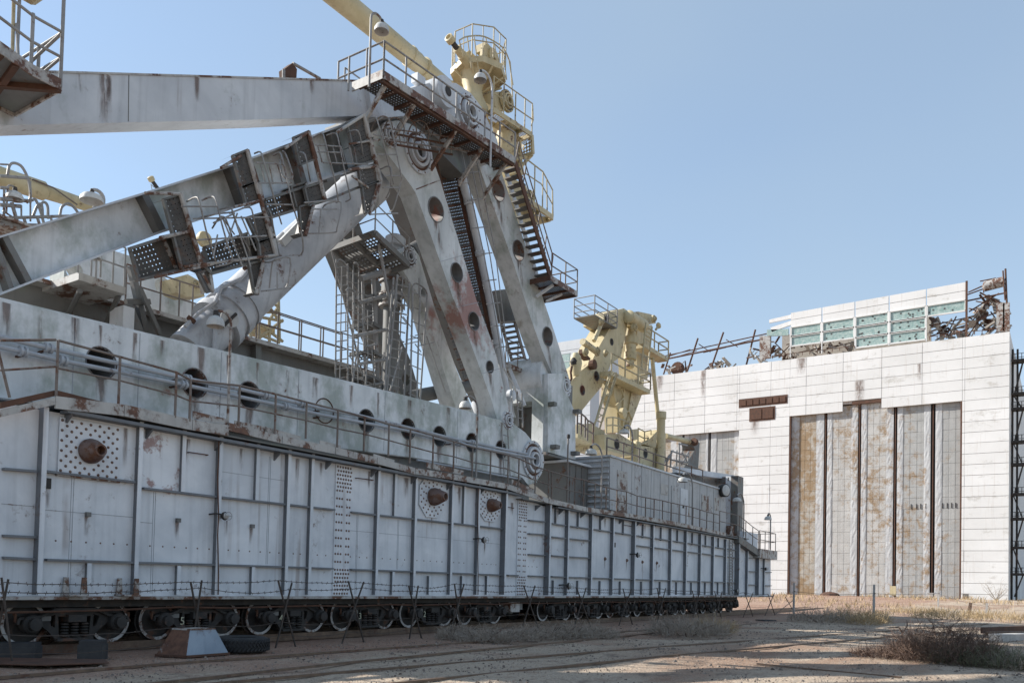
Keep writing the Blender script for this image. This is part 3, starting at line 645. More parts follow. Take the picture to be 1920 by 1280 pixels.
for k in range(5):
    for ri, rw in enumerate(rws):
        if rw is None: continue
        fa, fb = rw
        q = mquad(pxm[k]+1, pxm[k+1]-1, fa, fb)
        if k == 4 and ri == 2: q = mquad(pxm[k]+1, pxm[k+1]-1, fa, fb+.0)
        if ri < 3: q = mquad(pxm[k]+1, pxm[k+1]-1, fa+.004, fb-.006); B.part('monitor_panel', MB().prism([p for p in q], (0, .3, 0)), M['concrete'])
        elif ri in glassrows[k]:
            q = mquad(pxm[k]+1.5, pxm[k+1]-1.5, fa, fb)
            g = B.part('glazing_panel', MB().prism(q, (0, .12, 0)), M['glass'])
            fr = MB(); 
            for a, b in zip(q, q[1:]+q[:1]): fr.beam(a+V((0, -.05, 0)), b+V((0, -.05, 0)), .22, .22)
            B.part('glazing_frame', fr, M['concrete'], parent=g)
            br = MB(); rr = random.Random(k*10+ri); nb = {2: 6, 3: 9, 1: 3, 4: 4, 0: 0}[k]
            for _ in range(nb):
                u, v = rr.random()*.96+.02, rr.random()*.84+.08; c = q[0].lerp(q[1], u).lerp(q[3].lerp(q[2], u), v); br.box(c.x-.12, c.x+.12, c.y-.03, c.y-.005, c.z-.13, c.z+.13)
            if nb: B.part('broken_panes', br, M['broken'], parent=g, kind='stuff')
    for px in (pxm[k],): B.part('monitor_post', MB().beam(mquad(px, px+1, .32, .9)[0], mz(px, 700-(px-1230)*.119), .14, .34, (0, 1, 0)), M['concrete'])
B.part('monitor_post', MB().beam(mz(1812.5, 527), mz(1812, 632), .3, .35, (0, 1, 0)), M['rust'])
# leaning displaced panels left of the glazing
for q in (((1441, 598), (1484, 588), (1484, 595), (1441, 604)), ((1443, 613), (1482, 600), (1483, 607), (1446, 621)), ((1437, 617), (1477, 615), (1477, 627), (1436, 629))):
    B.part('monitor_panel', MB().prism([mz(*p)+V((0, .4, 0)) for p in q], (0, .35, 0)), M['concrete' if q[0][1] != 617 else 'glass'])
for x, y0, y1, w in ((1430, 630, 675, 1.0), (1440, 630, 672, .9), (1876, 568, 622, 1.1), (1887, 568, 622, .9)):
    B.part('roof_column', MB().beam(mz(x, y0), mz(x, y1), w, .5, (0, 1, 0)), M['edge'])
# steel skeleton
def bt(x0, y0, x1, y1, r=.16, m='rust', dy=0., dy1=None):
    a, b = mz(x0, y0)+V((0, dy, 0)), mz(x1, y1)+V((0, dy if dy1 is None else dy1, 0)); B.bar('roof_truss_bar', a, b, r, M[m])
for x0, y0, x1, y1, r in ((1232, 663, 1440, 617, .14), (1222, 676, 1436, 632, .2), (1247, 655, 1234, 696, .2), (1303, 630, 1283, 692, .22), (1353, 620, 1331, 684, .22), (1407, 610, 1389, 680, .22), (1303, 640, 1325, 655, .1), (1353, 630, 1375, 644, .1), (1303, 655, 1270, 665, .1), (1353, 645, 1310, 655, .1), (1407, 635, 1360, 648, .1), (1250, 665, 1290, 652, .1),
                          (1884, 498, 1889, 622, .18), (1880, 505, 1884, 560, .14), (1812, 545, 1880, 520, .14), (1813, 560, 1884, 545, .16), (1815, 580, 1872, 545, .14), (1835, 540, 1880, 565, .16), (1815, 600, 1880, 575, .14), (1813, 585, 1850, 612, .12), (1850, 560, 1825, 600, .12), (1855, 575, 1880, 610, .12), (1840, 585, 1812, 625, .12), (1738, 600, 1775, 615, .14), (1740, 622, 1812, 600, .14), (1745, 607, 1812, 592, .12), (1790, 585, 1770, 625, .12), (1836, 522, 1866, 516, .12), (1842, 520, 1842, 540, .12), (1813, 540, 1853, 522, .14), (1437, 612, 1437, 662, .14), (1450, 640, 1470, 660, .12), (1480, 640, 1455, 665, .12), (1490, 655, 1535, 645, .12), (1545, 645, 1600, 632, .12), (1500, 640, 1530, 665, .1)):
    bt(x0, y0, x1, y1, r*.8, dy=random.uniform(.6, 3))
B.part('roof_tank', MB().lathe(mz(1862, 527)+V((0, 1.5, 0)), (1, 0, .12), [(.2, -1.6), (.8, -1.3), (.8, 1.3), (.2, 1.6)], 14), M['edge'], smooth=True)
# collapsed machinery and slabs inside the monitor
rr = random.Random(3); M['slab'] = paint('roof_slab_concrete', (.34, .30, .26), (.45, .41, .36), .25, rough=.9)
def debris(px0, px1, py0, py1, n, big):
    for _ in range(n):
        p = mz(rr.uniform(px0, px1), rr.uniform(py0, py1))+V((0, rr.uniform(.8, 5), 0)); d = V((rr.uniform(-1, 1), rr.uniform(-1, 1), rr.uniform(-.8, .8))).normalized(); L = rr.uniform(.5, 1.4)*big
        B.part('roof_debris', MB().beam(p-d*L, p+d*L, rr.uniform(.15, .9)*big, rr.uniform(.1, .3)), M[rr.choice(['slab', 'slab', 'rust', 'edge'])])
debris(1815, 1885, 545, 622, 46, 1.25); debris(1740, 1812, 596, 628, 34, 1.0); debris(1442, 1482, 630, 668, 26, .9); debris(1488, 1600, 640, 660, 22, .8); debris(1238, 1285, 678, 692, 16, .8); debris(1315, 1365, 672, 688, 18, .8); debris(1395, 1432, 652, 676, 14, .7)
B.part('winch_drum', MB().lathe(mz(1262, 686)+V((0, 2, 0)), (0, 1, 0), [(1.3, 0), (1.3, .5)], 16), M['rust'])
B.part('roof_backing', MB().prism([mz(1492, 650), mz(1812, 620), mz(1812, 634), mz(1492, 664)], (0, .2, 0)).v and MB().box(bx(1445, 650), bx(1735, 600), YM+6, YM+6.3, ZTOP, ZTOP+6.5), M['slab'])
for x in list(range(1450, 1606, 14))+list(range(1744, 1890, 14)):   # parapet rail
    y = 700-(x-1230)*.119
    B.bar('parapet_post', mz(x, y)+V((0, -.6, 0)), mz(x, y-6)+V((0, -.6, 0)), .06, M['rust'])
B.bar('parapet_rail', mz(1450, 668)+V((0, -.6, 0)), mz(1604, 650)+V((0, -.6, 0)), .05, M['rust']); B.bar('parapet_rail', mz(1742, 633)+V((0, -.6, 0)), mz(1885, 616)+V((0, -.6, 0)), .05, M['rust'])
# outside escape stair on the east side
E_ = Thing('escape_stair', 'black steel escape stair with landings on the hall\'s right side', 'stair', (XR+3, BYF+6, BZ))
YE = BYF+4; pxs = (1897, 1913)
for y in (678, 740, 768, 830, 872, 928, 974, 1028, 1078):
    a, b = PY(1897, y, YE), PY(1922, y, YE); E_.part('landing', MB().box(a.x, b.x+2, YE, YE+2, a.z, a.z+.35), M['dark'])
    for k in range(5): p = a.lerp(b, k/4); E_.bar('landing_post', V((p.x, YE, a.z)), V((p.x, YE, a.z+1.2)), .05, M['dark'])
    for q in (.6, 1.2): E_.bar('landing_rail', V((a.x, YE, a.z+q)), V((b.x+2, YE, a.z+q)), .045, M['dark'])
lv = [678, 740, 768, 830, 872, 928, 974, 1028, 1078, 1118]
for i, (y0, y1) in enumerate(zip(lv, lv[1:])):
    x0, x1 = (1900, 1918) if i % 2 else (1918, 1902)
    a, b = PY(x0, y0, YE+.8), PY(x1, y1, YE+.8)
    E_.ladder(b, a, 1.2, M['dark'], (0, 1, 0), .55, .06, 'stair')
for x in (1899, 1908): a = PY(x, 678, YE+1); E_.bar('stair_post', V((a.x, YE+1, BZ-.5)), V((a.x, YE+1, a.z+2)), .15, M['dark'])
# distant grey hall behind the transporter
Yb = 300.; q = [PY(x, y, Yb) for x, y in ((1046, 642), (1110, 630))]
D = Thing('distant_hall', 'pale blue-grey tall hall far behind the transporter', 'building', (q[0].x, Yb, 0))
M['bluewall'] = paint('pale_cladding', (.50, .53, .56), (.56, .58, .6), .02, bsc=.1, rough=.8)
D.part('wall', MB().box(q[0].x, q[1].x, Yb, Yb+60, 0, q[0].z), M['bluewall'])
for i in range(12): D.part('cladding_panel', MB().box(q[0].x+.1, q[1].x-.1, Yb-.2, Yb, q[0].z-4*(i+1)+.1, q[0].z-4*i-.1), M['bluewall'])
a, b = PY(1054, 664, Yb), PY(1067, 752, Yb); wn_ = D.part('window', MB().box(a.x, b.x, Yb-.3, Yb-.21, b.z, a.z), M['glass'])
for k in range(7): z = b.z+(a.z-b.z)*k/6; D.part('window_bar', MB().box(a.x, b.x, Yb-.4, Yb-.31, z-.15, z+.15), M['bluewall'], parent=wn_)
# ------------------------------------------------------------------ superstructure helpers
def pp(l, X): return [PX(x, y, X) for x, y in l]
def plate(T, name, pts, X, t, mat, holes=(), parent=None, label=None, rim=None, n=22):
    """flat steel member standing in the plane X, t thick; holes are (px, py, half height in px)"""
    hs = []
    for hx, hy, hr in holes:
        c = PX(hx, hy, X); r = abs(PX(hx, hy-hr, X).z-c.z); hs.append((c, r))
    o = T.part(name, MB().prism(pp(pts, X), (-t, 0, 0), [circ(c, r, n) for c, r in hs]), M[mat] if isinstance(mat, str) else mat, parent=parent, label=label)
    if rim:
        for c, r in hs:
            T.part('hole_rim', MB().lathe(c, (1, 0, 0), [(r*.985, -t*.98), (r*.985, .03), (r*1.07, .03), (r*1.07, -.02)], n, cap=False), M[rim], parent=o, smooth=True)
    return o
def boxbeam(T, name, pts, X, t, mat, holes=(), pt=.05, inner='hole'):
    """hollow box girder: two webs with holes, closed round the edge"""
    a = plate(T, name, pts, X, pt, mat, holes); plate(T, name, pts, X-t+pt, pt, mat, holes)
    P = pp(pts, X-pt); m = MB()
    for i, p in enumerate(P):
        q = P[(i+1) % len(P)]; d = (q-p).normalized(); nrm = V((0, -d.z, d.y))
        m.prism([p, q, q+V((-(t-2*pt), 0, 0)), p+V((-(t-2*pt), 0, 0))], nrm*.03)
    T.part('girder_edge_plate', m, M[mat])
    for hx, hy, hr in holes:
        c = PX(hx, hy, X); r = abs(PX(hx, hy-hr, X).z-c.z)
        T.part('shaded_hole_liner', MB().lathe(c+V((-t, 0, 0)), (1, 0, 0), [(r*1.0, 0), (r*1.0, t+.02), (r*1.07, t+.02), (r*1.07, t-.05)], 24, cap=False), M[inner], parent=a, smooth=True)
    return a
def bearing(T, px, py, X, rpx, mat='silver', depth=.16, rings=3, parent=None, core='dark'):
    c = PX(px, py, X); r = abs(PX(px, py-rpx, X).z-c.z)
    prof = [(r, -.05), (r, depth*.4), (r*.86, depth*.4), (r*.84, depth*.15), (r*.70, depth*.15), (r*.68, depth*.8), (r*.55, depth*.8), (r*.53, depth*.5), (r*.42, depth*.5), (r*.40, depth), (r*.30, depth), (r*.29, depth*.2)]
    b = T.part('bearing', MB().lathe(c, (1, 0, 0), prof, 32), M[mat], parent=parent, smooth=True)
    for k0, k1, hh_ in ((.71, .835, .17), (.435, .525, .52)):
        if parent is None: T.part('bearing_groove', MB().lathe(c, (1, 0, 0), [(r*k0, depth*hh_-.02), (r*k0, depth*hh_), (r*k1, depth*hh_), (r*k1, depth*hh_-.02)], 32, cap=False), M['rust' if mat != 'yellow' else 'grey_dark'], parent=b)
    m = MB()
    for k in range(12): m.dome((c.x+depth*.4, c.y+r*.93*cos(k*pi/6), c.z+r*.93*sin(k*pi/6)), (1, 0, 0), r*.035+.01, 6)
    par = b if parent is None else b
    if parent is None: T.part('bearing_bolts', m, M['bolt'], parent=b, kind='stuff')
    T_core = MB().lathe(c, (1, 0, 0), [(r*.28, depth*.25), (r*.2, depth*.25+.01)], 16)
    if parent is None: T.part('bearing_bore', T_core, M[core], parent=b)
    return c, r
def perfmat(name, base, sp=.085, r=.3):
    t = NT(name, .8); c = t.mix(t.rng(t.noise(2.5, 6, .7), .4, .65), base, tuple(q*1.5 for q in base)); c = t.mix(t.rng(t.noise(1.1, 5, .7), .54, .66, 0, .7), c, (.12, .07, .045)); t.out(c)
    uv = t.n.new('ShaderNodeUVMap').outputs[0]; sx = t.n.new('ShaderNodeSeparateXYZ'); t.l.new(uv, sx.inputs[0])
    fx = t.math('SUBTRACT', t.math('FRACT', t.math('DIVIDE', sx.outputs[0], sp)), .5); fy = t.math('SUBTRACT', t.math('FRACT', t.math('DIVIDE', sx.outputs[1], sp)), .5)
    d = t.math('ADD', t.math('MULTIPLY', fx, fx), t.math('MULTIPLY', fy, fy)); h = t.math('LESS_THAN', d, r*r)
    tr = t.n.new('ShaderNodeBsdfTransparent'); ms = t.n.new('ShaderNodeMixShader'); t.l.new(h, ms.inputs[0]); t.l.new(t.b.outputs[0], ms.inputs[1]); t.l.new(tr.outputs[0], ms.inputs[2])
    t.l.new(ms.outputs[0], t.n['Material Output'].inputs['Surface']); return t.m
M['perf'] = perfmat('perforated_sheet', (.062, .058, .054), .12, .14)
M['yperf'] = perfmat('perforated_yellow_sheet', (.34, .27, .13), .16, .34)
M['grate'] = perfmat('grating_sheet', (.09, .088, .085), .15, .28)  # sheet tone lowered to carry the shade under the tower platform
def perf(T, name, q, mat='perf', parent=None):
    """thin perforated sheet through four corner points, uv in metres"""
    q = [V(p) for p in q]; u = (q[1]-q[0]).normalized(); nrm = (q[1]-q[0]).cross(q[3]-q[0]).normalized(); v = nrm.cross(u)
    me = bpy.data.meshes.new(name); me.from_pydata([p-T.loc for p in q], [], [(0, 1, 2, 3)]); uvl = me.uv_layers.new(name='UVMap')
    for i, p in enumerate(q): uvl.data[i].uv = ((p-q[0]).dot(u), (p-q[0]).dot(v))
    me.materials.append(M[mat]); o = bpy.data.objects.new(name, me); COL.objects.link(o); o.parent = parent or T.o; return o
def lamp(base, top, head, X, label, r=.035, mat='railg', rr=.2, thing='swan_neck_lamp'):
    b, t, h = PX(*base, X), PX(*top, X), PX(*head, X); b.y = t.y = (b.y+t.y)/2; b.x = t.x
    T = Thing(thing, label, 'lamp', b, 'enamel shade lamps on the transporter')
    s = 1 if h.y > t.y else -1; w = abs(h.y-t.y)
    arc = [t+V((0, s*w*(1-cos(k*pi/8))/1.7, w*.55*sin(k*pi/8))) for k in range(7)]
    T.part('post', MB().path([b, b.lerp(t, .5), t]+arc[1:], r, 8), M[mat], smooth=True)
    c = V((h.x, arc[-1].y, arc[-1].z-.05))
    T.part('socket', MB().lathe(c, (0, 0, -1), [(.06, -.08), (.075, .04), (.06, .1)], 10), M['dark'], smooth=True)
    T.part('shade', MB().lathe(c+V((0, 0, -.05)), (0, 0, -1), [(.07, 0), (rr*.75, .06), (rr*.97, .16), (rr, .27), (rr*.93, .27), (rr*.7, .1), (.05, .05)], 18, cap=False), M['white'], smooth=True)
    return T
# ------------------------------------------------------------------ long side girder with round holes
XG = -19.5
G = Thing('side_girder', 'long grey girder with round holes lying along the near deck, greenish weathering', 'girder', (XG, 20, 5.3))
gp_ = [(-60, 546), (0, 560), (300, 632), (430, 662), (620, 708), (870, 770), (942, 790), (958, 792), (985, 812), (1006, 838), (1016, 862), (1015, 884), (1006, 903), (990, 908), (979, 895), (781, 858), (640, 840), (360, 792), (0, 745), (-60, 735)]
GH = [(190, 680, 29), (365, 718, 27), (467.5, 741, 25), (687, 788.5, 21), (765, 804, 19.5), (824, 818, 19), (884.6, 830, 18), (939, 843, 17)]
boxbeam(G, 'web_plate', gp_, XG, 1.3, 'grey_green', GH)
bearing(G, 998, 862, XG, 36, 'silver', .22)
bearing(G, 952, 788, XG, 17, 'silver', .12)
for x, y, r in ((608, 770, 23),):
    c = PX(x, y, XG); rr_ = abs(PX(x, y-r, XG).z-c.z); G.part('weld_ring', MB().path(circ((XG+.01, c.y, c.z), rr_, 26), .02, 5, closed=True), M['rust'])
for pts in ([(0, 631), (85, 651), (216, 680), (331, 706), (449, 729), (600, 765), (675, 779), (777, 804), (850, 822), (988, 851)], [(0, 650), (43, 659), (121, 677), (331, 718), (535, 762), (600, 777), (761, 807), (847, 828), (1003, 859)]):
    T_ = pp(pts, XG+.28); T_[0] = T_[0]+(T_[0]-T_[1])
    lab = 'upper' if pts[0][1] == 631 else 'lower'
    o = Thing('service_pipe', lab+' of two galvanised pipes running along the holed girder', 'pipe', T_[1], 'pipes along the side girder')
    pipe = o.part('pipe', MB().path(T_, .055, 8), M['pipe'], smooth=True)
    for q in ([90, 350, 495, 563, 882] if lab == 'upper' else [43, 118, 342, 535, 858]):
        a = next(((p0, p1, s0, s1) for p0, p1, s0, s1 in zip(T_, T_[1:], pts, pts[1:]) if s0[0] <= q <= s1[0]), None)
        if a:
            f = (q-a[2][0])/(a[3][0]-a[2][0]); c = a[0].lerp(a[1], f); d = (a[1]-a[0]).normalized()
            o.part('pipe_flange', MB().lathe(c-d*.08, d, [(.06, 0), (.12, 0), (.12, .05), (.08, .06), (.08, .1), (.12, .11), (.12, .16), (.06, .16)], 12), M['pipe'], smooth=True)
    for k in range(1, len(T_)-1, 2): o.part('pipe_bracket', MB().box(XG, XG+.24, T_[k].y-.03, T_[k].y+.03, T_[k].z-.1, T_[k].z-.06), M['rust'])
for x, y0, y1 in ((140, 596, 760), (262, 625, 775), (415, 660, 795), (560, 695, 820), (722, 736, 845), (858, 770, 868)):
    a, b = PX(x, y0, XG), PX(x, y1, XG); G.part('weld_seam', MB().box(XG, XG+.006, a.y, a.y+.02, b.z, a.z), M['seam'])
G.ladder(PX(951, 893, XG+.15), PX(946, 800, XG+.15), .45, M['railg'], (0, 1, 0), .33, .018, 'girder_ladder')
G.bar('drain_pipe', PX(782, 862, XG+.3), PX(975, 898, XG+.3), .04, M['pipe'])
# far deck wall with walkway and railing behind the near girder
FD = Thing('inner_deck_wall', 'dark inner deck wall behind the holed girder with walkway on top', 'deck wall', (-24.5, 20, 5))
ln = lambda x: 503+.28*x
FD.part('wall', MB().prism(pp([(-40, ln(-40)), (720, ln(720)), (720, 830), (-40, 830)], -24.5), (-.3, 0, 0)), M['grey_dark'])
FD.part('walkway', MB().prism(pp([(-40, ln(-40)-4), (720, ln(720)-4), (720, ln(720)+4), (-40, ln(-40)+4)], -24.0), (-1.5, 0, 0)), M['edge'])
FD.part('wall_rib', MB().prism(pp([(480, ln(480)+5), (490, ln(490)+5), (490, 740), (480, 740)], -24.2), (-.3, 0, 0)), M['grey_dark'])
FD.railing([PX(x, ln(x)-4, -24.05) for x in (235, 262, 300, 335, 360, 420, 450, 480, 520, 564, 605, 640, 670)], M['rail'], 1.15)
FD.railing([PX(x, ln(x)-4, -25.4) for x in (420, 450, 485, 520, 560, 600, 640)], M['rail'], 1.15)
# small service platform on the inner wall
c = PX(190, 536, -23.2); FD.part('service_platform', MB().box(-24.5, -22.6, PX(147, 530, -22.6).y, PX(236, 530, -22.6).y, PX(200, 541, -22.6).z, PX(200, 527, -22.6).z), M['edge'])
zz = PX(200, 527, -22.6).z; FD.railing([V((-22.65, PX(x, 530, -22.6).y, zz)) for x in (147, 172, 181, 213, 235)], M['railg'], 1.15)
for x0, y0, x1, y1 in ((150, 545, 128, 590), (225, 548, 195, 615)): FD.bar('brace', PX(x0, y0, -22.8), PX(x1, y1, -24.4), .08, M['grey_dark'])
lamp((189, 520), (189, 470), (176, 470), -22.7, 'lamp fitting above the small service platform behind the girder', .03)
# grey frame tower parts standing on the inner deck
IB = Thing('deck_frame', 'grey leaning support frame between inner deck wall and hydraulic cylinder', 'frame', (-23.5, 14, 8))
for x0, y0, x1, y1, w, X in ((235, 570, 258, 625, .28, -23.2), (245, 500, 272, 622, .18, -23.4), (262, 540, 300, 628, .12, -23.0), (236, 566, 280, 566, .16, -23.2)):
    IB.part('strut', MB().beam(PX(x0, y0, X), PX(x1, y1, X), w, w), M['grey_dark'])
IB.part('support_block', MB().box(-23.6, -22.9, PX(227, 600, -23).y, PX(248, 600, -23).y, PX(235, 622, -23).z, PX(235, 575, -23).z), M['grey'])
# far girder glimpsed beyond
FG = Thing('far_girder', 'far grey girder end with round hole seen under the diagonal beam', 'girder', (-33, 20, 8))
plate(FG, 'web_plate', [(120, 440), (245, 480), (300, 512), (365, 570), (380, 640), (120, 600)], -31., 1., 'grey_green', [(303, 537, 14), (140, 508, 17)])
# ------------------------------------------------------------------ upper beam
XU = -20.2
U = Thing('upper_beam', 'grey box beam across the upper left sky with rust streaks', 'beam', (XU, 15, 14))
ub = U.part('beam_box', MB().prism(pp([(-80, 130), (676, 152), (700, 160), (700, 221), (674, 217), (500, 224), (0, 235), (-80, 237)], XU), (-.95, 0, 0)), M['silver'])
U.part('top_lip', MB().prism(pp([(-80, 127), (676, 150), (676, 153), (-80, 131)], XU+.03), (-1.0, 0, 0)), M['edge'])
U.part('weld_seam', MB().prism(pp([(241, 141), (242.5, 141), (241.5, 228), (240, 228)], XU+.006), (-.004, 0, 0)), M['grey_dark'])
# cantilever at the beam's right top: small rusty bracket on top
U.part('bracket', MB().prism(pp([(533, 130), (549, 118), (557, 130), (556, 146), (534, 144)], XU-.3), (-.25, 0, 0)), M['rust'])
U.bar('bracket_stay', PX(549, 119, XU-.3), PX(600, 148, XU-.3), .05, M['railg']); U.bar('bracket_stay', PX(532, 131, XU-.3), PX(532, 147, XU-.3), .05, M['railg'])
# basket platform on the left end
K = Thing('basket_platform', 'rusty railed basket platform at the top left corner', 'platform', (-19, 8.5, 12))
A, Bc, Cc = PX(113, 163, -18.2), PX(67, 133, -18.2), PX(11, 218, -20.15)
y1 = A.y; zf = A.z
fl = [V((-18.2, y1, zf)), V((-18.2, y1-.62, zf)), V((-17.9, y1-1.6, zf)), V((-20.15, y1-1.6, zf)), V((-20.15, y1, zf))]
K.part('floor', MB().prism(fl, (0, 0, .06)), M['perf'] if False else M['grey_dark'])
for a, b in zip(fl, fl[1:]+fl[:1]): K.part('fascia', MB().prism([a+V((0, 0, -.08)), b+V((0, 0, -.08)), b+V((0, 0, .16)), a+V((0, 0, .16))], V((0, 0, 1)).cross(b-a).normalized()*.04), M['edge'])
for f in (.35, .7): a, b = fl[1].lerp(fl[2], f), fl[4].lerp(fl[3], f); K.bar('joist', a+V((0, 0, -.05)), b+V((0, 0, -.05)), 0, M['rust'], sq=(.12, .12))
K.bar('joist', fl[0]+V((0, 0, -.06)), fl[3]+V((0, 0, -.06)), 0, M['rust'], sq=(.12, .12))
for p, h in ((fl[0], 4.), (fl[1], 1.25), (fl[2], 3.), (fl[4], 4.), (fl[0].lerp(fl[4], .5), 1.2)):
    K.bar('railing_post', p, p+V((0, 0, h)), .04, M['railg'])
for hh in (1.2, .65):
    for a, b in zip(fl[:3]+[fl[3], fl[4]], fl[1:3]+[fl[3], fl[4], fl[0]]): K.bar('railing_rail', a+V((0, 0, hh)), b+V((0, 0, hh)), .032, M['railg'])
K.bar('cage_brace', fl[0]+V((0, 0, 1.2)), fl[4]+V((0, -.3, .4)), .035, M['railg']); K.bar('cage_brace', fl[0]+V((0, 0, .65)), fl[4]+V((0, -.2, .1)), .03, M['railg'])
K.bar('cage_brace', fl[1]+V((-.8, 0, .2)), fl[1]+V((-1.1, .1, 2.6)), .04, M['yrail']); K.bar('cage_brace', fl[1]+V((-.5, 0, .1)), fl[1]+V((-.9, .1, 1.4)), .035, M['railg'])
K.part('roof_plate', MB().prism([p+V((0, 0, 2.06)) for p in (V((-18.5, y1-.2, zf)), V((-18.5, y1-1.4, zf)), V((-19.2, y1-1.4, zf)), V((-19.2, y1-.2, zf)))], (0, .1, .05)), M['yellow'])
# ------------------------------------------------------------------ diagonal beam
XD = -20.
Dg = Thing('diagonal_beam', 'grey diagonal plate girder rising from lower left to the apex', 'girder', (XD, 15, 10))
dt = [(-80, 466), (0, 442), (265, 362), (430, 310), (560, 262), (690, 216)]; db = [(-80, 586), (0, 553), (300, 437), (500, 370), (640, 325), (700, 306)]
Dg.part('web', MB().prism(pp(dt+db[::-1], XD-.35), (-.12, 0, 0)), M['grey_green'])
def strip(T, nm, line, X, t, dpx, m):
    P = pp(line, X); P2 = pp([(x, y+dpx) for x, y in line], X); 
    for i in range(len(P)-1): T.part(nm, MB().prism([P[i], P[i+1], P2[i+1], P2[i]], (-t, 0, 0)), M[m])
strip(Dg, 'top_flange', dt, XD, .9, 4, 'silver'); strip(Dg, 'bottom_flange', [(x, y-4) for x, y in db], XD, .9, 4.5, 'silver')
for x0, y0, x1, y1, w in ((4, 444, 50, 530, 11), (-12, 455, 18, 544, 9), (266, 366, 300, 434, 12), (430, 314, 455, 383, 9), (545, 272, 566, 345, 10), (618, 246, 640, 322, 14), (660, 232, 680, 308, 10)):
    Dg.part('stiffener', MB().prism(pp([(x0, y0), (x0+w, y0-3), (x1+w, y1-3), (x1, y1)], XD-.05), (-.3, 0, 0)), M['grey_dark'])
sp = Thing('spray_nozzle', 'small yellow-tipped nozzle on top of the diagonal beam', 'nozzle', PX(294, 352, XD-.3))
sp.part('stem', MB().tube(PX(296, 354, XD-.3), PX(286, 340, XD-.3), .05, 8), M['dark']); sp.part('tip', MB().lathe(PX(286, 341, XD-.3), (0, -.6, .8), [(.06, 0), (.09, .03), (.09, .12), (.05, .14)], 10), M['yellow']); sp.part('wire', MB().path([PX(290, 352, XD-.3), PX(283, 346, XD-.3), PX(285, 355, XD-.3)], .012, 5), M['railg'])
# ------------------------------------------------------------------ stepped ladder walkway hung along the diagonal beam
Wk = Thing('stepped_walkway', 'rusty perforated ladder walkway with safety hoops hung along the diagonal beam', 'walkway', (-19.2, 16, 11))
XK = -19.35
def step(q, X=XK, dx=0., m='perf', lips=True):
    P = pp(q, X); o = perf(Wk, 'perforated_panel', P, m)
    if lips:
        for a, b, w in ((P[0], P[1], .05), (P[1], P[2], .09), (P[2], P[3], .05), (P[3], P[0], .06)): Wk.part('panel_edge', MB().beam(a, b, w, .10, (1, 0, 0)), M['edge' if w == .09 else 'grey_dark'])
        for a, b in ((P[1], P[2]), (P[2], P[3]), (P[0], P[1])): Wk.part('panel_return', MB().prism([a, b, b+V((-.5, 0, 0)), a+V((-.5, 0, 0))], (0, .012, .012)), M['grey_dark'])
# big panels (px quads: upper-left, upper-right, lower-right, lower-left)
step([(306, 374), (338, 364), (355, 432), (324, 442)]); step([(324, 442), (355, 432), (375, 494), (340, 503)])
step([(436, 292), (463, 281), (482, 340), (452, 352)]); step([(452, 352), (484, 340), (492, 376), (462, 388)])
step([(462, 408), (495, 398), (514, 445), (484, 455)]); step([(484, 455), (512, 445), (518, 478), (488, 490)])
step([(550, 258), (578, 246), (592, 298), (562, 310)]); step([(570, 352), (600, 343), (608, 375), (578, 386)])
step([(650, 232), (680, 215), (690, 262), (660, 275)]); step([(662, 275), (692, 262), (700, 302), (668, 310)])
step([(672, 318), (702, 310), (708, 340), (676, 351)]); step([(678, 352), (708, 341), (694, 395), (684, 400)])
step([(243, 466), (305, 447), (330, 505), (260, 524)], XK-.4); step([(382, 465), (460, 440), (470, 490), (392, 512)], XK-.5)
step([(495, 376), (545, 358), (552, 390), (503, 408)], XK-.5, m='perf'); step([(545, 350), (572, 342), (580, 380), (556, 392)], XK-.2)
step([(370, 512), (392, 505), (398, 546), (388, 548)], XK-.2); step([(466, 495), (494, 488), (482, 552), (476, 548)], XK-.1); step([(560, 388), (588, 380), (572, 442), (564, 436)], XK-.1)
for g_, X_ in (([(296, 448), (348, 434), (352, 500), (330, 506)], XK-.46), ([(466, 442), (492, 434), (500, 486), (474, 492)], XK-.5), ([(345, 503), (384, 466), (394, 512), (372, 514)], XK-.45), ([(548, 352), (560, 348), (580, 384), (556, 394)], XK-.35)):
    Wk.part('gusset_plate', MB().prism(pp(g_, X_), (-.02, 0, 0)), M['grey_dark'])
for a_, b_ in (((256, 526), (376, 497)), ((376, 497), (394, 514)), ((394, 514), (520, 480)), ((520, 480), (505, 409)), ((505, 409), (612, 376)), ((612, 376), (670, 352)), ((670, 352), (712, 342)), ((243, 466), (306, 446)), ((384, 464), (462, 438)), ((495, 375), (572, 350)), ((610, 340), (672, 318))):
    Wk.part('chord', MB().beam(PX(*a_, XK-.2), PX(*b_, XK-.2), .07, .16, (1, 0, 0)), M['grey_dark'])
# stringers between panels
for x0, y0, x1, y1, r in ((338, 362, 377, 494, .085), (463, 281, 518, 480, .085), (578, 246, 610, 378, .085), (682, 215, 714, 340, .09), (272, 362, 338, 364, .05), (300, 446, 355, 434, .06), (414, 315, 452, 292, .05), (440, 388, 488, 376, .05), (535, 278, 578, 248, .05), (632, 248, 682, 216, .06), (655, 318, 703, 312, .06), (345, 500, 520, 478, .05), (290, 520, 400, 495, .04), (494, 488, 480, 550, .06), (588, 385, 572, 440, .06), (714, 342, 693, 402, .06), (380, 512, 400, 548, .05), (655, 270, 712, 262, .04), (660, 330, 690, 352, .05)):
    Wk.bar('stringer', PX(x0, y0, XK+.05), PX(x1, y1, XK+.05), r*.8, M['edge'])
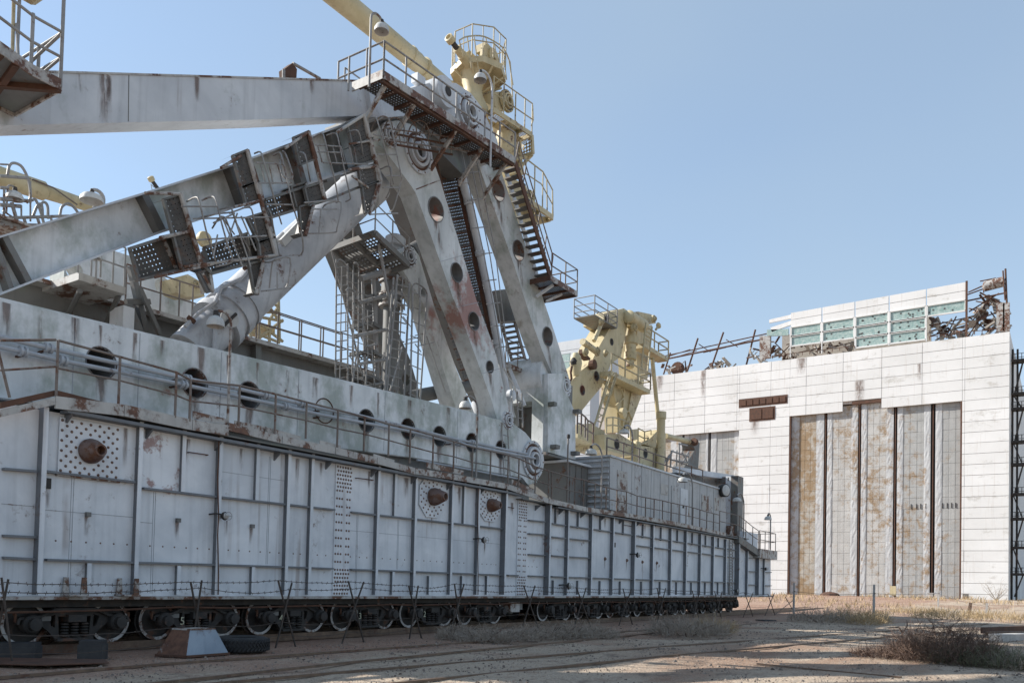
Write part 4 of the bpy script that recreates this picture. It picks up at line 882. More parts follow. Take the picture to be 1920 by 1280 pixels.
# ladder cages: hooped rails measured off the picture plane of the walkway, each a bent pipe standing out of it
def hoop(pts, X0=XK, r=.024, m='railg'):
    n = len(pts); Wk.part('cage_hoop', MB().path(cat([PX(x, y, X0+.55*sin(pi*k/(n-1))) for k, (x, y) in enumerate(pts)], 3), r, 5), M[m], smooth=True)
hp_ = [
 [(350, 378), (366, 370), (374, 378), (386, 430), (398, 468), (406, 496)], [(378, 376), (396, 369), (405, 376), (416, 420), (428, 462), (436, 486), (430, 494), (404, 500)],
 [(410, 393), (430, 389), (437, 398), (448, 430), (468, 470)], [(455, 390), (470, 390), (476, 410), (482, 440)], [(477, 288), (488, 285), (494, 300), (508, 350), (522, 400), (528, 420)],
 [(512, 292), (524, 286), (530, 300), (540, 345), (552, 395), (566, 440), (568, 470), (560, 480)], [(525, 300), (530, 330), (546, 335), (548, 325), (536, 290), (530, 283)], [(560, 285), (572, 290), (578, 320), (582, 340)],
 [(588, 258), (602, 250), (608, 258), (618, 300), (628, 340), (634, 375), (630, 380)], [(612, 254), (628, 250), (634, 260), (645, 315), (656, 365), (656, 374), (648, 378)], [(652, 248), (668, 244), (675, 256), (680, 290)],
 [(690, 222), (702, 220), (708, 228), (722, 280), (734, 330), (738, 345)], [(708, 226), (724, 220), (732, 232), (744, 290), (752, 330), (752, 340), (738, 390), (730, 396)], [(712, 318), (728, 312), (734, 322), (732, 352), (724, 372)],
 [(497, 492), (512, 490), (520, 484), (548, 478), (566, 478)], [(505, 540), (510, 496), (516, 488), (544, 484), (540, 530), (530, 540), (490, 546)], [(605, 390), (612, 383), (640, 380), (632, 428), (625, 436), (578, 438)],
 [(398, 428), (412, 408), (424, 412), (440, 460)], [(500, 388), (508, 400), (514, 440)], [(370, 410), (402, 402), (436, 398)]]
for h in hp_: hoop(h)
for x0, y0, x1, y1 in ((340, 387, 408, 387), (362, 410, 512, 407), (370, 450, 500, 442), (400, 418, 440, 400), (480, 305, 530, 308), (485, 343, 546, 343), (500, 383, 550, 384), (592, 272, 640, 275), (606, 305, 690, 308), (596, 285, 640, 286), (630, 375, 570, 380), (700, 252, 745, 262), (708, 290, 742, 290), (720, 330, 752, 330), (718, 352, 750, 352), (694, 402, 746, 400), (585, 392, 632, 392), (500, 545, 545, 538), (520, 510, 520, 540), (602, 392, 598, 438), (445, 400, 420, 470), (452, 405, 480, 470), (430, 400, 470, 385), (408, 440, 400, 480), (418, 410, 455, 500), (435, 395, 470, 500)):
    Wk.bar('cage_strap', PX(x0, y0, XK+.45), PX(x1, y1, XK+.45), .022, M['railg'])
for x0, y0, x1, y1 in ((488, 305, 498, 343), (504, 306, 512, 345), (520, 307, 530, 345), (596, 274, 604, 305), (610, 274, 617, 306), (624, 275, 632, 307), (640, 276, 648, 307), (655, 274, 662, 306), (420, 412, 440, 440), (440, 412, 455, 440)):
    Wk.bar('ladder_rung', PX(x0, y0, XK+.2), PX(x1, y1, XK+.2), .02, M['railg'])
# ------------------------------------------------------------------ hydraulic cylinder
Cy = Thing('hydraulic_cylinder', 'huge pale grey lifting cylinder leaning under the stepped walkway', 'cylinder', PX(375, 640, -22.2))
c0, c1 = PX(352, 662, -22.2), PX(700, 335, -22.2); L = (c1-c0).length; dC = (c1-c0).normalized(); R = .76
Cy.part('barrel', MB().lathe(c0, dC, [(R*.86, 0), (R*.86, L*.13), (R*.98, L*.135), (R, L*.9), (R*1.1, L*.905), (R*1.12, L*.98), (R*.8, L)], 40), M['cyl'], smooth=True)
for f, w, k in ((.125, .04, 1.12), (.175, .05, 1.08), (.225, .03, 1.05)): Cy.part('collar', MB().lathe(c0+dC*L*f, dC, [(R*.9, 0), (R*k, 0), (R*k, L*w*.6), (R*.9, L*w*.6)], 40), M['cyl'], smooth=True)
a_, b_, _ = frame(dC); side = V((1, 0, 0))-dC*dC.x; side.normalize(); upn = dC.cross(side)
if upn.z < 0: upn = -upn
def cyp(f, ang, k=1.06): return c0+dC*L*f+(side*cos(ang)+upn*sin(ang))*R*k
Cy.part('feed_pipe', MB().path([cyp(.02, 1.1), cyp(.08, 1.15), cyp(.13, .9, 1.2), cyp(.19, 1.2, 1.18), cyp(.26, 1.0), cyp(.34, 1.15), cyp(.42, 1.2), cyp(.5, 1.3)], .06, 8), M['cyl'], smooth=True)
Cy.part('feed_pipe', MB().path([cyp(.02, -.35), cyp(.06, .2), cyp(.10, .55), cyp(.13, .7)], .06, 8), M['cyl'], smooth=True)
Cy.part('bracket', MB().beam(cyp(.45, .9, 1.1), cyp(.58, 1.0, 1.1), .25, .12, side), M['white'])
for f in (.05, .3, .4): Cy.part('pipe_clamp', MB().beam(cyp(f, 1.0, 1.0), cyp(f, 1.25, 1.16), .16, .12), M['rust'])
lamp((430, 792), (430, 606), (404, 622), -17.75, 'tall swan-neck lamp standing on the walkway before the big cylinder', .035, 'edge', .22)
dsk = Thing('round_flange', 'round white flange disc on the cylinder beside the lamp', 'disc', PX(430, 598, -20.9)); dsk.part('disc', MB().lathe(PX(430, 598, -21.2), (1, -.3, .2), [(.28, 0), (.28, .05), (.1, .06), (.1, .1)], 22), M['white'], smooth=True); dsk.part('spindle', MB().tube(PX(420, 610, -21.1), PX(443, 588, -21.0), .05, 8), M['dark'])
# ------------------------------------------------------------------ apex head: beam end, drum, bearing plate
XA = -19.7
Ap = Thing('apex_gear_housing', 'grey apex head with big ringed bearings where the beams meet', 'machine head', (XA, 25, 18))
plate(Ap, 'head_plate', [(690, 160), (760, 168), (811, 154), (855, 156), (883, 175), (902, 200), (932, 262), (940, 300), (900, 285), (850, 262), (792, 215), (700, 222)], XA-.3, 1.6, 'silver')
Ap.part('back_block', MB().prism(pp([(700, 205), (860, 235), (905, 290), (870, 330), (800, 260), (700, 260)], XA-.8), (-2.4, 0, 0)), M['grey_dark'])
bearing(Ap, 878, 212, XA-.3, 34, 'silver', .25)
bc = PX(838, 172, XA+.1); Ap.part('drum', MB().lathe(bc, (-1, 0, 0), [(.2, -.06), (.34, -.06), (.36, 0), (.56, 0), (.58, .06), (.58, 1.9), (.5, 2.0)], 28), M['silver'], smooth=True); Ap.part('drum_bore', MB().lathe(bc+V((.07, 0, 0)), (1, 0, 0), [(.19, 0), (.17, .01)], 16), M['dark'])
Ap.part('fitting', MB().box(XA-.6, XA-.3, PX(775, 150, XA-.5).y, PX(790, 150, XA-.5).y, PX(780, 158, XA-.5).z, PX(780, 142, XA-.5).z), M['grey'])
# ------------------------------------------------------------------ apex platform
XP = -18.4
Pf = Thing('apex_platform', 'rusty railed walkway platform around the apex, seen from below', 'platform', (XP, 24, 17.6))
p0, p1 = PX(719, 143, XP), PX(965, 303, XP); p2 = p0+V((-1.05, 0, 0)); p3 = p1+V((-1.05, 0, 0))
perf(Pf, 'floor_grating', [p0, p1, p3, p2])
nseg = 9
for k in range(nseg):
    a, b = p0.lerp(p1, k/nseg), p0.lerp(p1, (k+.985)/nseg)
    Pf.part('toe_board', MB().prism([a+V((0, 0, -.10)), b+V((0, 0, -.10)), b+V((0, 0, .16)), a+V((0, 0, .16))], (.05, 0, 0)), M['edge'])
    Pf.part('floor_angle', MB().prism([a+V((-.02, 0, -.18)), b+V((-.02, 0, -.18)), b+V((-.02, 0, -.10)), a+V((-.02, 0, -.10))], (-.12, 0, 0)), M['rust'])
    Pf.bar('floor_joist', a+V((0, 0, -.06)), a+V((-1.05, 0, -.06)), 0, M['rust'], sq=(.07, .1))
Pf.part('toe_board', MB().prism([p0+V((0, 0, -.1)), p2+V((-.3, 0, -.1)), p2+V((-.3, 0, .2)), p0+V((0, 0, .2))], (0, -.05, 0)), M['edge'])
Pf.part('toe_board', MB().prism([p1+V((0, 0, -.1)), p3+V((0, 0, -.1)), p3+V((0, 0, .2)), p1+V((0, 0, .2))], (0, .05, 0)), M['edge'])
Pf.railing([p0.lerp(p1, f) for f in (0, .14, .33, .5, .6, .73, .86, 1.)], M['railg'], 1.15, r=.034)
Pf.railing([p0, p2+V((.3, 0, 0)), p2+V((-.5, 0, 0)), p2+V((-1.0, 0, 0))], M['railg'], 1.15, r=.034)
Pf.railing([p2+V((-1., .3, 0)), p2+V((-1., 1.2, 0))], M['railg'], 1.1, r=.03)
for f, ln_ in ((0.03, 1), (.22, 1), (.52, 0), (.74, 1), (.95, 1)):
    a = p0.lerp(p1, f); Pf.part('bracket', MB().prism([a+V((-.05, 0, -.1)), a+V((-.25, 0, -.1)), a+V((-1.25, 0, -1.15)), a+V((-1.25, 0, -1.35))], (0, .09, 0)), M['edge'])
lamp((694, 165), (694, 32), (716, 36), -18.6, 'tall swan-neck lamp at the left corner of the apex platform', .04, 'railg', .24)
lamp((921, 315), (921, 166), (900, 172), -18.3, 'swan-neck lamp on the apex platform railing beside the yellow turret', .04, 'silver', .24)
# ------------------------------------------------------------------ legs
XL = -20.3
L1p = [(706, 245), (722, 229), (745, 226), (770, 233), (795, 250), (806, 283), (824.5, 335), (892.5, 560), (925, 647), (958, 779), (961, 792), (953, 803), (942, 801), (934, 793), (920, 745), (860, 582), (850, 560), (780, 363), (772, 350), (735, 300), (712, 272)]
L1h = [(817, 393, 22), (856, 511, 17.5), (888, 602, 16.5), (918, 688, 11.5)]
T1 = Thing('swing_strut', 'near grey swing leg with four round holes and a red-lead patch', 'strut', PX(950, 795, XL))
l1 = plate(T1, 'leg_box', L1p, XL, .75, 'grey_leg', L1h, rim='hole')
bearing(T1, 783, 285, XL, 40, 'rust' if False else 'silver', .2); bearing(T1, 730, 254, XL, 23, 'silver', .14)
T1.part('weld_seam', MB().prism(pp([(780, 354), (824, 337), (825, 339), (781, 356)], XL+.012), (-.01, 0, 0)), M['edge'])
for (x0, y0), (x1, y1) in (((858, 575), (898, 566)), ((902, 700), (938, 690)), ((826, 490), (868, 478))):
    T1.part('weld_seam', MB().prism(pp([(x0, y0), (x1, y1), (x1, y1+1), (x0, y0+1)], XL+.008), (-.007, 0, 0)), M['seam'])
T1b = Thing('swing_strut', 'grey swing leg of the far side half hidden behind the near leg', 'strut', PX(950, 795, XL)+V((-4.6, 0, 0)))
T1b.part('leg_box', MB().prism([p+V((-4.6, 0, 0)) for p in pp(L1p, XL)], (-.9, 0, 0), [circ(PX(x, y, XL)+V((-4.6, 0, 0)), abs(PX(x, y-r, XL).z-PX(x, y, XL).z), 20) for x, y, r in L1h]), M['grey_dark'])  # darker than the near leg: interior shade put into the colour
X2 = -21.
T2 = Thing('stair_strut', 'second grey leg with three round holes beside the open stair', 'strut', PX(1060, 724, X2))
plate(T2, 'leg_box', [(868, 232), (925, 262), (942, 328), (958, 377), (1007, 525), (1020, 565), (1040, 624), (1066, 705), (1069, 726), (1063, 744), (1054, 748), (1047, 738), (1040, 712), (1017, 658), (995, 596), (967, 506), (930, 400), (899, 314), (880, 275)], X2, .85, 'grey_leg', [(934, 357, 19.5), (971.7, 470, 18.5), (1026.5, 631, 17.5)], rim='hole')
bearing(T2, 1059, 724, X2, 21, 'silver', .14)
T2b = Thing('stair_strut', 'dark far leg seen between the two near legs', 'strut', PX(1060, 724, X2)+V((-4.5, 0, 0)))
T2b.part('leg_box', MB().prism([p+V((-4.5, 0, 0)) for p in pp([(868, 232), (925, 262), (942, 328), (958, 377), (1007, 525), (1066, 705), (1069, 726), (1054, 748), (1040, 712), (967, 506), (899, 314)], X2)], (-.9, 0, 0)), M['grey_dark'])  # dark colour stands in for the shade between the legs
X3 = -22.2
T3 = Thing('lever_arm', 'shorter grey lever arm between ladder tower and near leg', 'strut', PX(880, 785, X3))
plate(T3, 'arm_box', [(750, 476), (760, 464), (775, 464), (786, 480), (816, 580), (855, 690), (890, 776), (884, 800), (866, 800), (835, 704), (797, 575), (765, 522), (752, 502)], X3, .8, 'grey_leg', [(794, 549, 8)])
bearing(T3, 767, 481, X3, 20, 'silver', .12)
T3.part('cross_tube', MB().tube(PX(770, 475, X3-.5), PX(830, 440, X3-.9), .35, 16), M['grey_dark'], smooth=True)
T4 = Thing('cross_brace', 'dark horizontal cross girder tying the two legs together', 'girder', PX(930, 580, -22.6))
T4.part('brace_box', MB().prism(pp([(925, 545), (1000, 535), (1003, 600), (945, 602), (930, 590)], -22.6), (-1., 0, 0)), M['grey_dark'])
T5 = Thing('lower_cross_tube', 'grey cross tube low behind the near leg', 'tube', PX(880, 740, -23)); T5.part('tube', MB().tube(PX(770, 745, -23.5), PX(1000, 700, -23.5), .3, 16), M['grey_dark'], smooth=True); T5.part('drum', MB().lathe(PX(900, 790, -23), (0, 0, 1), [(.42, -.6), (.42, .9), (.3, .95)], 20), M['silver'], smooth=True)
# perforated stairs between the legs
S1 = Thing('enclosed_stair', 'steep perforated stair between the two grey legs', 'stair', PX(900, 650, -21.4))
for k in range(15):
    f0, f1 = k/15, (k+.93)/15
    la, lb = (812+ (905-812)*f0, 285+(672-285)*f0), (812+(905-812)*f1, 285+(672-285)*f1); w0, w1 = 38-12*f0, 38-12*f1
    P = pp([la, (la[0]+w0, la[1]-6), (lb[0]+w1, lb[1]-6), lb], -21.35); perf(S1, 'stair_riser', P); S1.part('tread_edge', MB().beam(P[0], P[1], .09, .07), M['rust'])
S1.part('stringer', MB().beam(PX(846, 268, -21.1), PX(948, 760, -21.1), .14, .2), M['rust']); S1.part('stringer', MB().beam(PX(812, 285, -21.1), PX(905, 672, -21.1), .1, .15), M['rust'])
S1b = Thing('rear_stair', 'perforated rear stair behind the near leg', 'stair', PX(850, 700, -23.4))
for k in range(13):
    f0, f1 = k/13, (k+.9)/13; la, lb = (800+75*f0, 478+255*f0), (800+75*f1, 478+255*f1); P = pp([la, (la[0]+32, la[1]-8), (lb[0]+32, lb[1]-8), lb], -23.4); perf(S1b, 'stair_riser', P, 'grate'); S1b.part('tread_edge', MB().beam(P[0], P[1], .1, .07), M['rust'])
Tb = Thing('riser_pipe', 'pale vertical riser pipe with joints between the legs', 'pipe', PX(958, 782, -20.8))
pts = [PX(857, 292, -20.8), PX(873, 362, -20.8), PX(880, 382, -20.8), PX(918, 560, -20.8), PX(958, 782, -20.8)]
Tb.part('pipe', MB().path(pts, .17, 14), M['silver'], smooth=True)
for f in ((868, 340), (879, 378), (900, 475), (932, 640)): c = PX(*f, -20.8); Tb.part('coupling', MB().lathe(c, pts[4]-pts[3], [(.16, -.12), (.22, -.1), (.22, .1), (.16, .12)], 14), M['silver'], smooth=True)
Tb.part('junction_box', MB().lathe(PX(958, 741, -20.5), (1, 0, 0), [(.05, -.1), (.26, -.08), (.26, .1), (.1, .14)], 18), M['silver'], smooth=True)
Tb.part('cable', MB().path([PX(945, 690, -20.4), PX(952, 705, -20.4), PX(962, 722, -20.4), PX(960, 745, -20.3), PX(962, 770, -20.4), PX(966, 782, -20.4)], .035, 6), M['white'], smooth=True)
LC = Thing('caged_ladder', 'tall caged ladder between the two grey legs', 'ladder', PX(940, 640, -20.4))
for off in (0, 12, 24): LC.part('cage_strap', MB().path([PX(856+off*.7, 274+off*.2, -20.4), PX(866+off, 285, -20.4), PX(884+off, 370, -20.4), PX(908+off*.9, 480, -20.4), PX(930+off*.6, 600, -20.4), PX(943+off*.5, 690, -20.4)], .026, 5), M['railg'], smooth=True)
for y in (323, 374, 426, 475, 525, 568, 610, 650):
    f = (y-285)/405; x0 = 868+75*f; LC.bar('cage_bar', PX(x0-8, y+2, -20.42), PX(x0+24-10*f, y-1, -20.42), .024, M['railg'])
# hoops over the ladder head at the apex
for x in (700, 722, 745, 768, 790, 812, 835, 858):
    y = 222+(x-700)*.12; hp2 = [PX(x+dx, y+dy, -19.6+zz_) for dx, dy, zz_ in ((-4, 22, 0), (4, 4, .3), (18, -4, .5), (30, 2, .6), (36, 16, .6), (34, 34, .4))]; LC.part('safety_hoop', MB().path(cat(hp2, 3), .022, 5), M['rail'], smooth=True)
for dy in (0, 22): LC.bar('cage_strap', PX(720, 240+dy, -19.1), PX(880, 262+dy, -19.1), .025, M['rail'])
LC.bar('ladder_rail', PX(745, 252, -19.5), PX(860, 275, -19.5), .04, M['rust']); LC.bar('ladder_rail', PX(745, 272, -19.5), PX(848, 290, -19.5), .04, M['rust'])
for k in range(8): LC.bar('ladder_rung', PX(748+k*14, 252+k*2.6, -19.5), PX(752+k*13.4, 273+k*2.4, -19.5), .025, M['railg'])
# ------------------------------------------------------------------ open stair along the second leg with landing
OS = Thing('open_stair', 'open steel stair with dark treads descending beside the second leg', 'stair', PX(1020, 520, -20.4))
sa0, sa1 = PX(948, 318, -21.0), PX(1009, 525, -21.0); sb0, sb1 = PX(966, 304, -20.2), PX(1032, 520, -20.2)
OS.part('stringer', MB().beam(sa0, sa1, .06, .28), M['silver']); OS.part('stringer', MB().beam(sb0, sb1, .06, .28), M['rust'])
for k in range(15):
    f = (k+.5)/15; a, b = sa0.lerp(sa1, f), sb0.lerp(sb1, f); z = (a.z+b.z)/2; y = (a.y+b.y)/2; OS.part('tread', MB().box(-21., -20.2, y-.16, y+.16, z-.03, z+.03), M['grey_dark'])
h0, h1 = sb0+V((0, .25, 1.0)), sb1+V((0, .2, 1.05))
for q in (1, .5): OS.bar('handrail', sb0.lerp(h0, q), sb1.lerp(h1, q), .03, M['rail'])
for k in range(6): f = k/5; OS.bar('handrail_post', sb0.lerp(sb1, f), h0.lerp(h1, f), .028, M['rail'])
Ld = Thing('stair_landing', 'railed steel landing jutting out below the open stair', 'platform', PX(1040, 530, -20))
q0 = PX(1032, 521, -19.9); q1 = PX(1082, 546, -19.9); q1.z = q0.z
fl = [q0, q1, q1+V((-1.9, 0, 0)), q0+V((-1.9, 0, 0))]
perf(Ld, 'floor_grating', fl)
for a, b in zip(fl, fl[1:]+fl[:1]): Ld.part('fascia', MB().prism([a+V((0, 0, -.12)), b+V((0, 0, -.12)), b+V((0, 0, .12)), a+V((0, 0, .12))], V((0, 0, 1)).cross(b-a).normalized()*-.04), M['edge' if a is q0 else 'rust'])
for f in (.3, .65): Ld.bar('joist', fl[0].lerp(fl[1], f)+V((0, 0, -.08)), fl[3].lerp(fl[2], f)+V((0, 0, -.08)), 0, M['rust'], sq=(.08, .1))
Ld.railing([fl[0]+V((0, .1, 0)), fl[0].lerp(fl[1], .55), fl[1], fl[1]+V((-.95, 0, 0)), fl[2]], M['rail'], 1.2, r=.032)
for a, b in ((fl[0]+V((-.2, .6, -.1)), PX(1006, 556, -20.9)), (fl[1]+V((-.5, -.6, -.1)), PX(1024, 565, -20.9))): Ld.part('brace', MB().beam(a, b, .14, .1), M['grey'])
# ------------------------------------------------------------------ base bracket block of the second leg
Bk = Thing('pivot_block', 'massive grey pivot block with dark recess carrying the second leg', 'pivot block', PX(1050, 855, -20.9))
blk = [(1027, 700), (1058, 700), (1066, 745), (1079, 774), (1079, 861), (1027, 849)]
P = pp(blk, -20.9); Bk.part('side_plate', MB().prism(P, (-.2, 0, 0)), M['grey_green']); Bk.part('far_side_plate', MB().prism([p+V((-3.2, 0, 0)) for p in P], (-.2, 0, 0)), M['grey_green'])
yf = P[0].y; zt, zb = P[0].z, P[5].z
Bk.part('core', MB().box(-24.1, -21.1, yf+1.1, P[3].y, zb+.1, zt), M['grey_dark'])
Bk.part('front_frame', MB().box(-21.75, -21.1, yf, yf+1.1, zb, zt).mesh and MB().box(-21.75, -21.1, yf, yf+1.1, zb, zt), M['grey_leg'])
Bk.part('front_frame', MB().box(-24.1, -23.3, yf, yf+1.1, zb, zt), M['grey_leg']); Bk.part('front_head', MB().box(-23.3, -21.75, yf, yf+1.1, zt-1.25, zt), M['grey_leg']); Bk.part('bottom_plate', MB().box(-24.1, -20.9, yf, P[3].y, zb-.1, zb+.05), M['grey_dark'])
Bk.part('curved_cap', MB().lathe((-23.2, yf+.9, zt), (1, 0, 0), [(1.1, -.9), (1.1, 2.0)], 24), M['grey_green'], smooth=True)
for x, y, w in ((1030, 758, .22), (1077, 772, .3), (1035, 838, .3), (1073, 850, .3)): c = PX(x, y, -20.9); Bk.part('lug', MB().box(-20.9, -20.55, c.y-w*.6, c.y+w*.6, c.z-.09, c.z+.09), M['grey_dark'])
Wp = Thing('mid_walkway', 'small walkway with short stair behind the second leg', 'walkway', PX(980, 690, -22.4))
a, b = PX(948, 678, -22.3), PX(1010, 700, -22.3); b.z = a.z
Wp.part('deck', MB().box(-23.4, -22.3, a.y, b.y+.6, a.z-.2, a.z), M['edge']); Wp.railing([a, a.lerp(b, .35), a.lerp(b, .7), b], M['rail'], 1.1)
sa, sb = PX(960, 585, -23.2), PX(985, 675, -23.2)
for s in (0, -.8): Wp.part('stringer', MB().beam(sa+V((s, 0, 0)), sb+V((s, 0, 0)), .06, .2), M['rail'])
for k in range(9): c = sa.lerp(sb, (k+.5)/9); Wp.part('tread', MB().box(c.x-.8, c.x, c.y-.12, c.y+.12, c.z-.03, c.z+.03), M['grey_dark'])
for x0, y0, x1, y1 in ((990, 700, 1010, 752), (955, 690, 984, 760)): Wp.part('strut', MB().beam(PX(x0, y0, -22.4), PX(x1, y1, -21.6), .14, .14), M['grey'])
Wp.ladder(PX(976, 800, -21.4), PX(974, 735, -21.4), .4, M['railg'], (0, 1, 0), .33, .03)
lamp((894, 895), (894, 768), (872, 776), -17.8, 'swan-neck lamp on the walkway in front of the near leg foot', .035, 'railg', .22)
lamp((1064, 948), (1064, 815), (1066, 813), -17.8, 'plain lamp post without shade on the walkway below the pivot block', .035, 'rail', .05)
# ------------------------------------------------------------------ ladder tower
Lt = Thing('ladder_tower', 'grey scaffold tower with caged ladders and perforated top platform', 'scaffold tower', PX(700, 740, -22))
A_, B_, C_, D_ = PX(623, 466, -23.4), PX(703, 437, -21.3), PX(766, 497, -21.3), PX(684, 526, -23.2)
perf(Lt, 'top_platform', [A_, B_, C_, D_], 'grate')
for a, b in ((A_, B_), (B_, C_), (C_, D_), (D_, A_), (A_.lerp(D_, .35), B_.lerp(C_, .35)), (A_.lerp(D_, .7), B_.lerp(C_, .7)), (A_.lerp(B_, .5), D_.lerp(C_, .5))): Lt.part('platform_beam', MB().beam(a, b, .12, .2), M['grey_dark'])  # beams coloured dark for the shaded underside of the platform
Lt.railing([A_.lerp(B_, .1), A_.lerp(B_, .5), B_, B_.lerp(C_, .5), C_], M['railg'], 1.1, r=.028)
def lb(x0, y0, x1, y1, r=.03, X=-22., m='railg', X1=None): Lt.bar('frame_bar', PX(x0, y0, X), PX(x1, y1, X if X1 is None else X1), r, M[m])
for x0, y0, x1, y1, r, X in ((622, 470, 688, 735, .035, -22.6), (631, 486, 629, 722, .03, -22.6), (652, 494, 652, 728, .03, -22.3), (641, 500, 637, 722, .02, -22.3), (663, 490, 660, 730, .03, -23), (673, 500, 671, 735, .025, -22.6), (680, 525, 686, 738, .06, -22.6), (700, 515, 709, 742, .09, -22.4), (664, 545, 662, 720, .02, -22), (738, 520, 720, 742, .04, -21.3), (745, 515, 724, 744, .045, -21.5), (768, 530, 757, 750, .04, -21.2), (755, 520, 745, 747, .03, -21.6), (774, 535, 769, 752, .035, -21.0), (788, 540, 781, 757, .035, -20.9), (801, 553, 787, 760, .035, -21.2), (710, 455, 733, 580, .06, -21.6), (754, 650, 728, 745, .03, -21), (800, 630, 835, 735, .03, -21.5), (672, 640, 660, 725, .03, -22.2), (690, 660, 685, 730, .03, -22.2), (720, 660, 712, 740, .03, -22.2), (697, 655, 704, 735, .025, -22.)): lb(x0, y0, x1, y1, r, X)
for k in range(13):
    y = 502+k*17.3
    lb(631-(k*.2), y, 652, y-3, .022, -22.5)
    lb(652, y+9, 673, y+12, .016, -22.4)
for k in range(13):
    y = 533+k*17; x0 = 744-k*1.6; lb(x0, y, x0+23, y+6, .028, -21.5)
for k in range(8):
    y = 548+k*27; x0 = 773-k*1; lb(x0, y, x0+25-k*.8, y+9, .022, -21)
for k in range(14):
    y = 545+k*13.5; lb(664, y, 700, y+13, .016, -22)
for x0, y0, x1, y1, r in ((672, 568, 738, 550, .08), (664, 630, 728, 617, .07), (674, 682, 726, 674, .06), (686, 724, 724, 716, .05), (676, 522, 756, 500, .12), (676, 600, 700, 590, .03), (684, 650, 706, 645, .04)): lb(x0, y0, x1, y1, r, -22.1)
for pts in ([(631, 492), (636, 486), (646, 492), (652, 505)], [(663, 495), (668, 492), (674, 502)], [(745, 522), (750, 518), (764, 526), (769, 536)], [(774, 537), (780, 531), (796, 541), (801, 552)], [(648, 545), (656, 540), (668, 552), (670, 562)]): Lt.part('cage_top', MB().path(cat(pp(pts, -21.8), 3), .03, 6), M['railg'], smooth=True)
rt = random.Random(5)
for k in range(26):
    x = rt.uniform(634, 790); y = rt.uniform(520, 720); L = rt.uniform(14, 46); a = rt.choice([0, 0, 1, 2]); X = rt.uniform(-23.2, -21.4)
    if a == 0: lb(x, y, x, y+L, .022, X)
    elif a == 1: lb(x, y, x+L*.7, y-L*.15, .02, X)
    else: lb(x, y, x+L*.6, y+L*.8, .02, X)
for k, y in enumerate((560, 612, 664, 712)): 
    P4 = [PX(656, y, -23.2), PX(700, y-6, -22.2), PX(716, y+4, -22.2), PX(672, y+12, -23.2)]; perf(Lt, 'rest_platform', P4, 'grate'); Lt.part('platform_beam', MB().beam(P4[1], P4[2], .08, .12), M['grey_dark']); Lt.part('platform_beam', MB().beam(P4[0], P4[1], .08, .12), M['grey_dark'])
MT = Thing('mast_cylinder', 'upright grey cylinder with collars inside the ladder tower', 'cylinder', PX(728, 742, -22.9))
a, b = PX(729, 760, -22.9), PX(736, 505, -22.9); MT.part('barrel', MB().lathe(a, b-a, [(.33, 0), (.33, (b-a).length*.75), (.44, (b-a).length*.76), (.44, (b-a).length)], 22), M['grey_dark'], smooth=True)  # barrel coloured dark to paint in the shade inside the tower
for f in (.72, .8, .9, .96): MT.part('collar', MB().lathe(a.lerp(b, f), b-a, [(.4, 0), (.52, 0), (.52, .1), (.4, .1)], 22), M['edge'], smooth=True)
MT.part('ram', MB().lathe(b, V((0, .1, 1)), [(.3, 0), (.3, .9), (.42, .95), (.42, 1.3), (.3, 1.4)], 18), M['cyl'], smooth=True)
# ------------------------------------------------------------------ yellow boom at the top
Yb_ = Thing('yellow_boom', 'thick yellow tube boom slanting out of the top of the frame', 'boom', PX(830, 158, -21.5))
a, b = PX(838, 163, -21.5), PX(600, -32, -21.5); Lb = (b-a).length; Yb_.part('tube', MB().lathe(a, b-a, [(.1, -.2), (.30, 0), (.33, Lb*.25), (.36, Lb*.27), (.40, Lb)], 24), M['yellow'], smooth=True)
for f in (.2, .32): Yb_.part('collar', MB().lathe(a.lerp(b, f), b-a, [(.3, 0), (.40, .02), (.40, .14), (.3, .16)], 24), M['yellow'], smooth=True)
Yc = Thing('far_yellow_boom', 'far yellow tube boom crossing the left edge above the diagonal beam', 'boom', PX(165, 388, -31))
a, b = PX(172, 388, -31), PX(-60, 312, -31); Yc.part('tube', MB().lathe(a, b-a, [(.2, 0), (.22, .1), (.26, (b-a).length*.4), (.34, (b-a).length*.42), (.36, (b-a).length)], 18), M['yellow'], smooth=True); Yc.part('stay_wire', MB().path([PX(60, 336, -30.6), PX(100, 352, -30.6), PX(145, 384, -30.6)], .03, 5), M['rail'])
